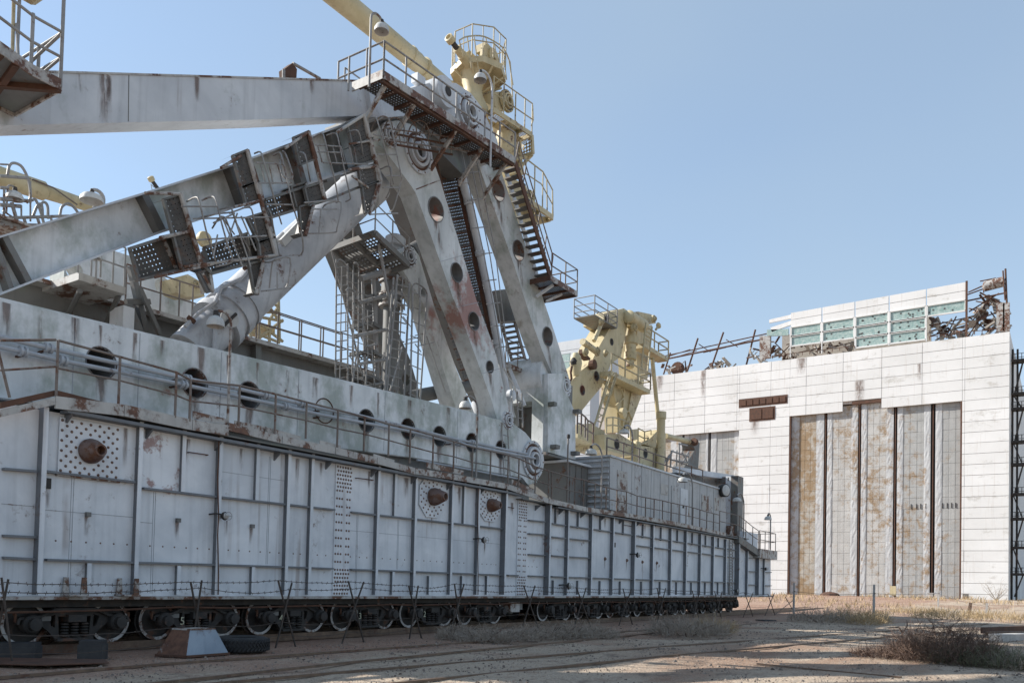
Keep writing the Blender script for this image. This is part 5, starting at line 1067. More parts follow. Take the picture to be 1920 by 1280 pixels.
# far left platform clutter: railings and a hoop
Fl = Thing('far_platform', 'railed far platform with safety hoops above the left end of the diagonal beam', 'platform', PX(40, 420, -28))
Fl.part('deck', MB().box(-29.5, -27.6, PX(-30, 425, -28).y, PX(100, 425, -28).y, PX(40, 428, -28).z, PX(40, 424, -28).z), M['edge'])
for h in ([(14, 328), (18, 310), (28, 306), (42, 314), (54, 340), (57, 370), (50, 380)], [(60, 376), (66, 374), (74, 390), (82, 418)], [(74, 385), (82, 379), (89, 386), (90, 410)], [(112, 405), (116, 388), (128, 382), (138, 388), (147, 400)], [(175, 390), (184, 382), (196, 386)], [(62, 405), (70, 386), (78, 384), (80, 410)]): Fl.part('safety_hoop', MB().path(cat(pp(h, -27.8), 4), .045, 6), M['railg'], smooth=True)
for x0, y0, x1, y1, r in ((0, 308, 18, 309, .03), (0, 330, 52, 334, .05), (0, 352, 16, 353, .05), (0, 373, 58, 377, .06), (0, 384, 40, 387, .06), (0, 409, 130, 405, .05), (0, 420, 70, 422, .05), (8, 354, 7, 425, .04), (22, 380, 36, 430, .06), (40, 385, 40, 410, .03), (57, 340, 57, 415, .03), (0, 413, 26, 421, .05), (5, 395, 28, 410, .03), (45, 410, 50, 425, .05), (70, 408, 75, 424, .05), (95, 408, 98, 416, .04), (16, 410, 22, 428, .05)): Fl.bar('railing_bar', PX(x0, y0, -27.8), PX(x1, y1, -27.8), r, M['railg'])
lamp((13, 400), (13, 352), (28, 356), -27.9, 'small lamp hanging over the far platform at the left edge', .03, 'railg', .26)
lamp((195, 384), (193, 374), (172, 376), -26.5, 'white shaded lamp peeping over the diagonal beam', .06, 'railg', .36)
# yellow parts glimpsed below the walkway and behind the cylinder
Yg = Thing('yellow_gear_frame', 'yellow gear frame with round pads glimpsed under the stepped walkway', 'machinery', PX(360, 560, -30))
plate(Yg, 'frame_plate', [(322, 522), (352, 514), (376, 528), (384, 556), (350, 556), (330, 548)], -29, .8, 'yellow', [(366, 532, 6)])
bearing(Yg, 367, 532, -28.95, 7, 'yellow', .1); c = PX(380, 450, -29); Yg.part('pulley', MB().lathe(c, (1, 0, 0), [(.3, 0), (.33, .08), (.3, .2)], 20), M['yellow'], smooth=True)
Yl = Thing('yellow_lattice', 'yellow lattice frame on the far deck behind the cylinder', 'lattice', PX(500, 640, -30))
for x0, y0, x1, y1 in ((478, 600, 530, 640), (530, 600, 478, 640), (470, 615, 470, 640), (500, 560, 522, 575), (522, 560, 524, 640), (505, 575, 522, 600), (522, 575, 505, 600), (465, 590, 530, 602), (480, 585, 520, 585), (468, 620, 524, 642), (486, 600, 486, 640), (505, 600, 505, 642)): Yl.bar('lattice_bar', PX(x0, y0, -29.5), PX(x1, y1, -29.5), .07, M['yrail'])
Yl.part('block', MB().box(-31, -29.8, PX(462, 610, -29.8).y, PX(516, 610, -29.8).y, PX(490, 618, -29.8).z, PX(490, 605, -29.8).z), M['yellow'])
# ------------------------------------------------------------------ yellow turret mast
XY = -23.
Tm = Thing('yellow_turret', 'yellow turret with barrel on a railed octagonal platform at the apex', 'turret', PX(890, 210, XY))
c = PX(897, 140, XY); r = 1.28
Tm.part('octagon_deck', MB().lathe(c, (0, 0, 1), [(r, -.18), (r*1.02, -.18), (r*1.02, .1), (r*.9, .1)], 8), M['yellow'])
oct_ = [c+V((r*cos(k*pi/4+.39), r*sin(k*pi/4+.39), .1)) for k in range(8)]
for k in range(8):
    a, b = oct_[k], oct_[(k+1) % 8]; Tm.bar('deck_brace', c+V((0, 0, -1.0)), a+V((0, 0, -.3)), .05, M['yellow'])
    Tm.bar('railing_post', a, a+V((0, 0, 1.45)), .03, M['yrail']); m_ = a.lerp(b, .5); Tm.bar('railing_post', m_, m_+V((0, 0, 1.45)), .022, M['yrail'])
    for h in (1.45, .72): Tm.bar('railing_rail', a+V((0, 0, h)), b+V((0, 0, h)), .026, M['yrail'])
# higher half cage on the right
cg = [PX(861, 76, XY+.8), PX(876, 69, XY+.9), PX(908, 69, XY+.9), PX(942, 89, XY+.6), PX(954, 112, XY+.2), PX(957, 124, XY)]
Tm.part('cage_rail', MB().path(cat(cg+[PX(961, 182, XY)]), .032, 6), M['yrail'], smooth=True)
for q, y in (((861, 76), 106), ((876, 69), 128), ((889, 70), 130), ((911, 72), 135), ((927, 81), 140), ((942, 89), 150), ((954, 112), 160)): Tm.bar('cage_bar', PX(*q, XY+.7), PX(q[0]+8, y, XY+.7), .026, M['yrail'])
Tm.part('pedestal', MB().lathe(PX(886, 215, XY), V((0, 0, 1)), [(.75, 0), (.72, .3), (.45, .9), (.42, 1.2), (.62, 1.75), (.66, 2.0)], 14), M['yellow'], smooth=True)
for s in (-1, 1): Tm.part('cheek', MB().prism([(c.x+.15+s*.42, c.y-.75, c.z+.1), (c.x+.15+s*.42, c.y+.55, c.z+.1), (c.x+.15+s*.42, c.y+.35, c.z+1.0), (c.x+.15+s*.42, c.y-.35, c.z+1.05), (c.x+.15+s*.42, c.y-.62, c.z+.8)], (.16*s, 0, 0)), M['yellow'])
Tm.part('trunnion_wheel', MB().lathe((c.x+.7, c.y+.1, c.z+.62), (1, 0, 0), [(.3, 0), (.38, .02), (.38, .12), (.12, .14), (.12, .2)], 20), M['yellow'], smooth=True)
Tm.part('sight_box', MB().box(c.x-.1, c.x+.4, c.y-.1, c.y+.35, c.z+1.0, c.z+1.35), M['yellow'])
a, b = PX(880, 122, XY+.15), PX(843, 73, XY+.15); d = (b-a); Ln = d.length
Tm.part('barrel', MB().lathe(a-d*.15, d, [(.22, 0), (.22, Ln*.55), (.19, Ln*.56), (.17, Ln*.8)], 16), M['yellow'], smooth=True)
Tm.part('barrel_sleeve', MB().lathe(a+d*.62, d, [(.12, 0), (.12, Ln*.3)], 14), M['dark'], smooth=True)
Tm.part('muzzle', MB().lathe(a+d*.88, d, [(.14, 0), (.2, .03), (.2, .28), (.13, .3), (.1, .2)], 14), M['yellow'], smooth=True)
# lower yellow platform and gear
Yp = Thing('yellow_platform', 'yellow perforated stair platform with railing below the turret', 'platform', PX(960, 260, -22.5))
A_, B_, C_, D_ = PX(925, 206, -21.9), PX(997, 253, -21.9), PX(975, 262, -23.4), PX(905, 222, -23.4)
perf(Yp, 'floor_grating', [A_, B_, C_, D_], 'yperf')
for a, b in ((A_, B_), (B_, C_), (C_, D_), (D_, A_), (A_.lerp(B_, .4), D_.lerp(C_, .4)), (A_.lerp(B_, .75), D_.lerp(C_, .75))): Yp.part('floor_beam', MB().beam(a, b, .08, .22), M['yellow'])
E_2, F_2 = PX(999, 288, -21.9), PX(962, 300, -23.2); perf(Yp, 'floor_grating', [B_, E_2, F_2, C_], 'yperf'); Yp.part('floor_beam', MB().beam(B_, E_2, .1, .2), M['yellow']); Yp.part('floor_beam', MB().beam(E_2, F_2, .1, .2), M['yellow'])
Yp.railing([A_, A_.lerp(B_, .25), A_.lerp(B_, .55), A_.lerp(B_, .8), B_], M['yrail'], 1.55, r=.032)
Yp.part('end_hoop', MB().path([B_+V((0, 0, 1.5)), PX(999, 200, -21.9), PX(1000, 225, -21.8), PX(996, 236, -21.9)], .03, 6), M['yrail'], smooth=True)
bearing(Yp, 950, 190, -22.2, 20, 'yellow', .2); Yp.part('gear_box', MB().prism(pp([(925, 172), (948, 172), (956, 205), (930, 208)], -22.3), (-1., 0, 0)), M['yellow'])
Yp.part('pillar', MB().beam(PX(946, 230, -23), PX(960, 330, -23), .9, .9), M['yellow']); Yp.part('pillar_drum', MB().lathe(PX(948, 245, -22.6), (0, .2, -1), [(.4, 0), (.5, .3), (.5, 1.1), (.3, 1.4)], 18), M['yellow'], smooth=True)
for x0, y0, x1, y1 in ((998, 290, 968, 322), (996, 292, 940, 305), (975, 262, 975, 320)): Yp.bar('brace', PX(x0, y0, -22.2), PX(x1, y1, -22.6), .08, M['yellow'])
Yq = Thing('yellow_lower_stage', 'lower yellow stage with railing right of the open stair', 'platform', PX(1010, 400, -22.5))
A_, B_, C_, D_ = PX(985, 372, -22), PX(1036, 408, -22), PX(1014, 414, -23.5), PX(965, 385, -23.5)
perf(Yq, 'floor_grating', [A_, B_, C_, D_], 'yperf')
for a, b in ((A_, B_), (B_, C_), (C_, D_), (D_, A_), (A_.lerp(B_, .6), D_.lerp(C_, .6))): Yq.part('floor_beam', MB().beam(a, b, .1, .26), M['yellow'])
Yq.part('rail_top', MB().path(pp([(968, 285), (992, 302), (1018, 322), (1036, 356), (1037, 405)], -22), .036, 6), M['yrail'], smooth=True); Yq.part('rail_mid', MB().path(pp([(985, 325), (1015, 345), (1037, 385)], -22), .03, 6), M['yrail'], smooth=True)
for x0, y0, x1, y1 in ((987, 298, 985, 325), (1003, 310, 1002, 380), (1018, 322, 1017, 400), (1025, 335, 1026, 400), (1036, 358, 1036, 408)): Yq.bar('railing_post', PX(x0, y0, -22), PX(x1, y1, -22), .034, M['yrail'])
Yq.part('machinery_block', MB().prism(pp([(950, 330), (985, 345), (1002, 390), (1000, 420), (968, 420), (955, 370)], -22.8), (-1.6, 0, 0)), M['yellow'], label='yellow machinery behind the stair'); bearing(Yq, 993, 369, -22.4, 12, 'yellow', .2)
Yq.part('floor_support', MB().prism(pp([(965, 400), (1036, 408), (1032, 416), (960, 430)], -22.6), (-.8, 0, 0)), M['yellow'])
# ------------------------------------------------------------------ yellow mechanism over the far deck
def q1(l): return [(1030+x/3.368, 520+y/3.368) for x, y in l]
Y1 = Thing('yellow_lifting_arm', 'bent pale-yellow arm plate with round holes above the far deck', 'lifting arm', PX(1090, 770, -24))
XQ = -24.
plate(Y1, 'arm_plate', q1([(345, 228), (470, 195), (500, 215), (488, 330), (452, 500), (388, 545), (330, 690), (262, 770), (180, 872), (130, 815), (128, 665), (200, 590), (262, 540), (312, 440), (382, 318), (340, 290)]), XQ, 1.4, 'yellow', [(*q1([(393, 407)])[0], 6.3), (*q1([(353, 480)])[0], 6), (*q1([(297, 622)])[0], 9), (*q1([(208, 712)])[0], 9)], rim='hole')
Y1.part('rest_pad', MB().prism(pp(q1([(355, 240), (376, 236), (374, 295), (358, 295)]), XQ+.06), (-.06, 0, 0)), M['dark'])
for pts, r in (([(330, 270), (325, 300), (282, 400)], .13), ([(210, 405), (300, 470)], .2)): Y1.part('link', MB().path(pp(q1(pts), XQ+.4), r, 10), M['yellow'], smooth=True)
for p, rr_ in (((300, 468), 9), ((353, 478), 6), ((225, 470), 8), ((325, 282), 6)):
    bearing(Y1, *q1([p])[0], XQ+.5, rr_, 'yellow', .2)
Y1.part('hook_claw', MB().prism(pp(q1([(225, 450), (235, 455), (240, 490), (262, 512), (255, 522), (232, 505), (222, 475)]), XQ+.3), (-.4, 0, 0)), M['rust']); Y1.part('pin', MB().lathe(PX(*q1([(260, 553)])[0], XQ+.05), (1, 0, 0), [(.3, 0), (.3, .3), (.15, .35)], 12), M['rust'])
Y2 = Thing('yellow_drive_head', 'yellow drive head with vertical cylinder right of the bent arm', 'machinery', PX(1200, 600, -24))
Y2.part('head_box', MB().prism(pp(q1([(500, 222), (560, 215), (640, 232), (668, 250), (672, 290), (560, 292), (500, 290)]), XQ+.1), (-1.6, 0, 0)), M['yellow'])
Y2.part('head_drum', MB().lathe(PX(*q1([(520, 260)])[0], XQ+.3), (0, 1, 0), [(.25, -.6), (.42, -.5), (.42, 1.8), (.3, 2.0)], 18), M['yellow'], smooth=True)
for p, rr_ in (((530, 315), 9), ((655, 262), 7)): bearing(Y2, *q1([p])[0], XQ+.4, rr_, 'yellow', .25)
a, b = PX(*q1([(505, 575)])[0], XQ), PX(*q1([(522, 330)])[0], XQ); Lc = (b-a).length; Y2.part('cylinder', MB().lathe(a, b-a, [(.18, 0), (.3, .1), (.3, Lc*.2), (.42, Lc*.22), (.42, Lc*.4), (.34, Lc*.41), (.36, Lc*.6), (.46, Lc*.62), (.46, Lc*.8), (.3, Lc*.82), (.25, Lc)], 20), M['yellow'], smooth=True)
Y2.part('back_frame', MB().prism(pp(q1([(560, 300), (650, 300), (640, 440), (620, 640), (560, 640), (545, 420)]), XQ-.6), (-1.4, 0, 0)), M['yellow'])
Y2.part('shield', MB().prism(pp(q1([(412, 640), (600, 645), (590, 725), (540, 860), (500, 975), (432, 975), (425, 800), (408, 740)]), XQ+.3), (-.9, 0, 0)), M['yellow'])
for p0_, p1_ in (((470, 645), (462, 960)), ((530, 650), (480, 960)), ((425, 690), (560, 700))): Y2.part('shield_rib', MB().beam(PX(*q1([p0_])[0], XQ+.36), PX(*q1([p1_])[0], XQ+.36), .12, .12), M['yellow'])
Y2.part('valve', MB().lathe(PX(*q1([(450, 858)])[0], XQ+.5), (1, 0, 0), [(.2, 0), (.35, .05), (.35, .3), (.15, .35)], 14), M['yellow'], smooth=True); Y2.part('hose', MB().path(pp(q1([(455, 700), (470, 760), (420, 810), (435, 850), (500, 845), (520, 900), (480, 950)]), XQ+.5), .06, 6), M['yellow'], smooth=True)
def stage(name, lab, q, post, X, h):
    T = Thing(name, lab, 'platform', PX(*q1([q[0]])[0], X)); a, b = (PX(*p, X) for p in q1(q[:2])); b.z = a.z-.0
    T.part('deck', MB().box(X-.8, X, a.y, b.y, a.z-.28, a.z), M['yellow']); T.railing([a.lerp(b, f) for f in post], M['yrail'], h, r=.05); T.railing([V((X, b.y, b.z)), V((X-.75, b.y, b.z))], M['yrail'], h, r=.05); return T
stage('yellow_stage', 'yellow railed stage across the middle of the drive head', [(392, 588), (640, 610)], (0, .33, .66, 1), XQ+1.2, 1.05)
stage('yellow_balcony', 'yellow railed balcony at the upper right of the drive head', [(600, 415), (752, 455)], (0, .4, 1), XQ+.6, 1.15)
Y3 = Thing('yellow_stay', 'thin yellow stay tube running down to the arched base', 'stay', PX(*q1([(695, 960)])[0], XQ)); Y3.part('tube', MB().tube(PX(*q1([(650, 515)])[0], XQ+.4), PX(*q1([(695, 965)])[0], XQ+.4), .14, 12), M['yellow'], smooth=True); Y3.part('end_ball', MB().dome(PX(*q1([(650, 515)])[0], XQ+.4), (0, 0, 1), .18, 12), M['yellow'])
Y4 = Thing('yellow_machine_bed', 'yellow base blocks with oval holes on the deckhouse roof', 'machine base', PX(1150, 850, XQ))
plate(Y4, 'base_block', q1([(350, 990), (440, 985), (545, 1050), (545, 1125), (480, 1120), (350, 1085)]), XQ+1.5, 2., 'yellow', [(*q1([(425, 1052)])[0], 9.5)], rim='hole')
plate(Y4, 'base_block', q1([(560, 1060), (690, 1075), (690, 1205), (590, 1180), (560, 1140)]), XQ+1.5, 1.6, 'yellow', [(*q1([(606, 1110)])[0], 8.5)], rim='hole')
plate(Y4, 'arch', q1([(600, 1052), (690, 960), (720, 962), (735, 985), (735, 1150), (715, 1160), (712, 1050), (700, 1010), (668, 1075)]), XQ+1.2, 1.8, 'yellow')
Y4.part('post', MB().lathe(PX(*q1([(700, 1225)])[0], XQ+1.8), (0, 0, 1), [(.27, 0), (.27, 3.4), (.33, 3.45), (.33, 3.9)], 16), M['yellow'], smooth=True)
Y4.part('drum', MB().lathe(PX(*q1([(553, 1150)])[0], XQ+1.7), (0, 0, 1), [(.36, -.8), (.4, 0), (.32, .6), (.2, 1.1)], 16), M['yellow'], smooth=True)
Y4.part('gear_case', MB().prism(pp(q1([(180, 930), (260, 920), (350, 970), (350, 1080), (290, 1060), (180, 1010)]), XQ+.8), (-1.6, 0, 0)), M['yellow'])
Y4.part('small_plate', MB().prism(pp(q1([(525, 960), (560, 955), (565, 1020), (530, 1030)]), XQ+1.), (-.2, 0, 0)), M['yellow'])
Y4.railing(pp(q1([(360, 985), (400, 980), (435, 985), (500, 1010)]), XQ+2.), M['yrail'], .9, r=.045); Y4.railing(pp(q1([(560, 1040), (600, 1060), (640, 1050)]), XQ+1.), M['yrail'], .9, r=.045)
Y4.railing(pp(q1([(175, 985), (200, 990), (225, 1010), (240, 1030), (275, 1050)]), XQ+2.4), M['rail'], 1.1, r=.05)
Y4.ladder(PX(*q1([(300, 950)])[0], XQ+1.2), PX(*q1([(395, 620)])[0], XQ+1.2), .7, M['yrail'], (0, 1, 0), .45, .04, 'ladder', .035); Y4.hoops(PX(*q1([(300, 930)])[0], XQ+1.2), PX(*q1([(385, 660)])[0], XQ+1.2), .7, (.6, 0, .8), (0, 1, 0), M['yrail'], 1.2, .03)
Y4.ladder(PX(*q1([(600, 590)])[0], XQ+.9), PX(*q1([(630, 300)])[0], XQ+.9), 1.0, M['yrail'], (0, 1, 0), .5, .04, 'ladder', .035)
Y5 = Thing('outrigger_arm', 'yellow outrigger tube ending in a grey bent bracket over the deckhouse end', 'outrigger', PX(*q1([(920, 1045)])[0], XQ))
Y5.part('tube', MB().tube(PX(*q1([(735, 1000)])[0], XQ+1), PX(*q1([(920, 1045)])[0], XQ+1), .19, 12), M['yellow'], smooth=True)
plate(Y5, 'bracket', q1([(905, 1030), (925, 1030), (950, 1045), (940, 1215), (905, 1215), (850, 1200), (918, 1090)]), XQ+1.2, .9, 'grey_dark')
Y5.part('cap', MB().lathe(PX(*q1([(920, 1040)])[0], XQ+1.3), (0, 1, -.2), [(.24, -.3), (.27, 0), (.18, .2)], 12), M['rust'])
for x0, y0, x1, y1 in ((770, 1095, 765, 1200), (805, 1090, 800, 1190), (770, 1095, 880, 1130), (765, 1150, 880, 1170), (820, 1050, 820, 1180), (880, 1110, 875, 1190), (725, 1170, 760, 1120), (735, 1180, 780, 1090), (820, 1050, 870, 1060), (835, 1100, 880, 1180), (880, 1100, 835, 1180)): Y5.bar('railing_bar', PX(*q1([(x0, y0)])[0], XQ+1.4), PX(*q1([(x1, y1)])[0], XQ+1.4), .06, M['railg'])
Y6 = Thing('steel_basket', 'small open railing basket on top of the bent yellow arm', 'basket', PX(*q1([(320, 235)])[0], XQ))
a, b = PX(*q1([(285, 232)])[0], XQ+.4), PX(*q1([(455, 190)])[0], XQ+.4)
Y6.part('deck', MB().box(XQ-1, XQ+.4, a.y, a.y+3.0, a.z-.07, a.z), M['grey_dark'])
Y6.railing([V((XQ+.4, a.y, a.z)), V((XQ+.4, a.y+1.7, a.z)), V((XQ+.4, a.y+3.0, a.z)), V((XQ-1, a.y+3.0, a.z)), V((XQ-1, a.y, a.z)), V((XQ+.4, a.y, a.z))], M['railg'], 1.15, (1., .6, .25), .035)
Y7 = Thing('valve_head', 'pale yellow valve body with dark cap on the left shoulder of the arm', 'valve', PX(*q1([(165, 620)])[0], XQ))
Y7.part('body', MB().lathe(PX(*q1([(170, 620)])[0], XQ+.2), (0, -.1, 1), [(.2, 0), (.25, .2), (.36, .7), (.3, 1.1), (.15, 1.3)], 14), M['yellow'], smooth=True); Y7.part('cap', MB().lathe(PX(*q1([(158, 538)])[0], XQ+.2), (0, -.3, 1), [(.22, -.1), (.24, .1), (.1, .3)], 12), M['dark'], smooth=True); Y7.part('hose', MB().path(pp(q1([(142, 560), (135, 600), (140, 640), (120, 670)]), XQ+.3), .07, 7), M['rust'], smooth=True)
Y8 = Thing('small_lamp', 'tiny lamp on the drive head top beside the balcony', 'lamp', PX(*q1([(690, 300)])[0], XQ)); Y8.part('housing', MB().lathe(PX(*q1([(690, 305)])[0], XQ+.6), (0, -.5, .5), [(.14, -.15), (.17, .06), (.1, .2)], 12), M['yellow'], smooth=True); Y8.part('post', MB().tube(PX(*q1([(690, 305)])[0], XQ+.6), PX(*q1([(672, 330)])[0], XQ+.6), .08, 6), M['yrail'])
lamp((1186, 870), (1185, 820), (1170, 824), -22., 'swan-neck lamp before the yellow base blocks', .06, 'railg', .3)
lamp((1128, 955), (1128, 860), (1108, 856), -17.9, 'swan-neck lamp in front of the deckhouse end wall', .04, 'railg', .28)
lamp((1299, 992), (1297, 915), (1280, 910), -17.8, 'swan-neck lamp before the deckhouse door', .045, 'railg', .28)
lamp((1395, 1005), (1394, 948), (1382, 942), -17.8, 'swan-neck lamp at the stern end of the deckhouse', .045, 'railg', .28)
lamp((1445, 1030), (1444, 972), (1440, 968), -18.0, 'thin lamp post on the stern platform', .05, 'railg', .26)
# ------------------------------------------------------------------ deckhouse
XC = -19.5
M['clad'] = paint('deckhouse_cladding', (.36, .365, .37), (.46, .465, .47), .22, 0, .1, .55, bsc=.8)
DH = Thing('deckhouse', 'long grey corrugated deckhouse with rust-stained panels on the far deck', 'deckhouse', (XC, 46, 5))
tl, tr, br, bl = PX(1144, 856, XC), PX(1361, 921, XC), PX(1361, 1003, XC), PX(1144, 955, XC)
DH.part('wall', MB().prism([tl, tr, br, bl], (-4.6, 0, 0)), M['clad'])
DH.part('roof', MB().prism([tl+V((.08, -.08, .0)), tr+V((.08, .1, 0)), tr+V((.08, .1, .1)), tl+V((.08, -.08, .1))], (-4.8, 0, 0)), M['silver'])
m = MB()
for k in range(9): z = bl.z+(tl.z-bl.z)*(k+.5)/9; DH.part('end_corrugation', MB().beam((XC-.05, tl.y-.03, z), (XC-4.5, tl.y-.03, z), .06, .12, (0, 0, 1)), M['silver'])
for k in range(1, 14): f = k/14; a, b = bl.lerp(br, f), tl.lerp(tr, f); DH.part('wall_batten', MB().box(XC, XC+.025, a.y-.025, a.y+.025, a.z, b.z), M['clad'])
def wallrect(x0, x1, y0, y1, nm, mat, d=.03, lab=None): 
    P = pp([(x0, y0), (x1, y0+(x1-x0)*.28), (x1, y1+(x1-x0)*.22), (x0, y1)], XC+d+.001); return DH.part(nm, MB().prism(P, (-d, 0, 0)), M[mat], label=lab)
for x0, x1, y0, y1 in ((1158, 1177, 880, 915), (1239, 1253, 905, 925), (1316, 1329, 926, 956), (1339, 1348, 932, 955), (1158, 1176, 925, 958), (1290, 1294, 953, 968)): wallrect(x0, x1, y0, y1, 'rusty_panel', 'edge')
d = wallrect(1276, 1290, 914, 985, 'door', 'silver', .06); DH.part('door_handle', MB().box(XC+.06, XC+.12, PX(1278, 950, XC).y, PX(1279.5, 950, XC).y, PX(1278, 952, XC).z, PX(1278, 948, XC).z), M['dark'], parent=d)
wallrect(1260, 1275, 910, 980, 'panel', 'clad', .04)
yb = tl.y; DH.part('end_doors', MB().box(-23.6, -21.2, yb-.06, yb-.01, bl.z, bl.z+2.2), M['grey_dark'])
DH.railing([V((XC-.2, tl.y+(tr.y-tl.y)*k/9, tl.z+.1)) for k in range(8)], M['rail'], .9, (1., .5), .04)
AN = Thing('annex_hut', 'dark annex hut under the pivot block beside the deckhouse', 'hut', (-22, 35, 5))
a = PX(1062, 900, -20.6); AN.part('wall', MB().box(-24, -20.6, a.y, tl.y-.3, 5.0, PX(1062, 866, -20.6).z), M['grey_dark']); AN.part('roof', MB().box(-24.2, -20.4, a.y-.2, tl.y-.3, PX(1062, 866, -20.6).z, PX(1062, 862, -20.6).z), M['silver'])
for k in range(6): AN.part('wall_batten', MB().box(-20.6, -20.57, a.y+.3+k*.6, a.y+.36+k*.6, 5.05, PX(1062, 868, -20.6).z), M['grey_dark'])
FRm = Thing('stern_frame', 'grey steel portal frame standing at the stern end of the deckhouse', 'frame', (-19.5, 57, 5.3))
for x0, x1, X in ((1374, 1381, -19.4), (1384, 1394, -19.0)):
    a, b = PX((x0+x1)/2, 893, X), PX((x0+x1)/2, 1003, X); w = PX(x1, 950, X).y-PX(x0, 950, X).y; FRm.part('post', MB().box(X-.5, X, a.y-w/2, a.y+w/2, b.z-.3, a.z), M['grey' if x0 == 1374 else 'grey_dark'])
FRm.part('crossbeam', MB().beam(PX(1378, 900, -19.5), PX(1378, 900, -19.5)+V((-5, 0, 0)), .4, .5), M['grey_dark'])
FRm.part('roof_rail', MB().beam(PX(1265, 880, -20.5), PX(1373, 895, -20.5), .3, .35), M['grey']); FRm.part('canopy', MB().prism(pp([(1265, 885), (1374, 897), (1374, 922), (1330, 912)], -20.8), (-3, 0, 0)), M['grey_dark'])
FRm.part('lower_panel', MB().box(-20.5, -19.2, PX(1370, 990, -19.2).y, PX(1383, 990, -19.2).y, PX(1370, 1005, -19.2).z, PX(1370, 985, -19.2).z), M['edge'])
sl_ = Thing('search_light', 'round searchlight at the stern end of the deckhouse roof', 'lamp', PX(1359, 919, -19.2)); sl_.part('drum', MB().lathe(PX(1359, 919, -19.2), (1, -.4, 0), [(.3, -.4), (.42, -.3), (.45, .1), (.4, .12)], 18), M['dark'], smooth=True); sl_.part('glass', MB().lathe(PX(1359, 919, -19.2)+V((.11, -.04, 0)), (1, -.4, 0), [(.38, 0), (.3, .04)], 18), M['white'], smooth=True); sl_.part('yoke', MB().box(-19.35, -19.25, PX(1359, 919, -19.2).y-.05, PX(1359, 919, -19.2).y+.05, tr.z-.2, PX(1359, 919, -19.2).z-.3), M['dark'])
# ------------------------------------------------------------------ fence of crossed pickets with barbed wire
PK = [((357, 1090, 384, 1205), (378, 1087, 357, 1205)), ((521, 1087, 556, 1202), (547, 1092, 515, 1198)), ((653, 1089, 684, 1193), (682, 1090, 639, 1191)), ((766, 1097, 792, 1191), (784, 1097, 766, 1187)), ((852, 1094, 867, 1187), (870, 1094, 840, 1183)), ((982, 1098, 1012, 1178), (1003, 1097, 976, 1175)), ((1081, 1101, 1109, 1173), (1099, 1101, 1074, 1171)), ((1168, 1103, 1187, 1168), (1184, 1103, 1159, 1167)), ((1232, 1102, 1247, 1156), (1248, 1102, 1231, 1155)), ((1298, 1107, 1312, 1153), (1312, 1107, 1297, 1152)), ((1340, 1108, 1354, 1152), (1354, 1108, 1340, 1151)), ((1396, 1110, 1413, 1155), (1412, 1110, 1392, 1153)), ((1440, 1113, 1454, 1150), (1452, 1111, 1433, 1151))]
tops = []; M['picket'] = paint('picket_steel', (.04, .032, .028), (.075, .055, .045), .2, bsc=4)
PL = ['in front of the bogie marked 5', 'just right of the grey metal hopper and tyre', 'third from the left, right of the tyre and its neighbour', 'leaning narrow one midway between tyre and tumbleweed row', 'at the left end of the tumbleweed row', 'at the gap in the bogies', 'above the right end of the tumbleweed row', 'left of the tan brush in front of the far bogies', 'in front of the far bogies, behind the tan brush', 'next before the stern in the far fence line', 'close under the stern ladder', 'just past the last bogie', 'last of the row beyond the hull end']
def picket(b1, b2, lab):
    a = PZ(b1[2], b1[3], 0); b = PZ(b2[2], b2[3], 0); X = max((a.x+b.x)/2, -16.7); a = PX(b1[2], b1[3], X); b = PX(b2[2], b2[3], X)
    T = Thing('crossed_picket', lab, 'picket', V((X, (a.y+b.y)/2, 0)), 'crossed steel pickets of the barbed-wire fence'); tt = []
    for k, (x0, y0, x1, y1) in enumerate((b1, b2)):
        p = V((X+(.03 if k else -.03), PX(x1, y1, X).y, -.05)); q = PX(x0, y0, X+(.03 if k else -.03)); T.part('bar', MB().beam(p, q, .045, .012).beam(p+V((.014, 0, 0)), q+V((.014, 0, 0)), .012, .04), M['picket']); tt.append(q)
    return tt
for (b1, b2), l in zip(PK, PL): tops.append(picket(b1, b2, 'rusty crossed picket '+l))
picket((15, 1085, -14, 1195), (2, 1082, 24, 1196), 'rusty crossed picket cut off at the left edge')
big = picket((1472, 1118, 1492, 1150), (1488, 1124, 1449, 1146), 'thick dark crossed barrier bars by the first concrete post')
def wire(pts, lab, barbs=True, sag=.08, r=.008):
    Wt = Thing('barbed_wire', lab, 'barbed wire', pts[0], 'strands of barbed wire'); P = []; rr = random.Random(len(lab))
    for a, b in zip(pts, pts[1:]):
        n = max(3, int((b-a).length/.35)); s = sag*rr.uniform(.3, 1.4)
        P += [a.lerp(b, k/n)+V((rr.uniform(-.01, .01), 0, -s*4*(k/n)*(1-k/n)+rr.uniform(-.012, .012))) for k in range(n)]
    P.append(pts[-1]); Wt.part('strand', MB().path(P, r, 5), M['picket'])
    if barbs:
        m = MB()
        for a, b in zip(P, P[1:]):
            for f in (.25, .75):
                c = a.lerp(b, f); d = V((rr.uniform(-.02, .02), rr.uniform(-.02, .02), .035)); m.beam(c-d, c+d, .009, .009); m.beam(c-V((.02, .03, -.01)), c+V((.02, .03, -.01)), .009, .009)
        Wt.part('barbs', m, M['picket'], kind='stuff')
x0 = PX(-40, 1090, -15.6); st = PX(8, 1092, -15.7)
wire([x0, st]+[t[0] for t in tops], 'upper strand of barbed wire strung between the picket tops'); wire([x0-V((0, 0, .17)), st-V((0, 0, .17))]+[t[1]-V((0, 0, .17)) for t in tops], 'middle strand of barbed wire just below the picket tops')
wire([V((p.x, p.y, .62)) for p in [x0, st]+[t[0].lerp(t[1], .5) for t in tops]], 'low slack wire crossing the pickets in front of the bogies', False, .14)
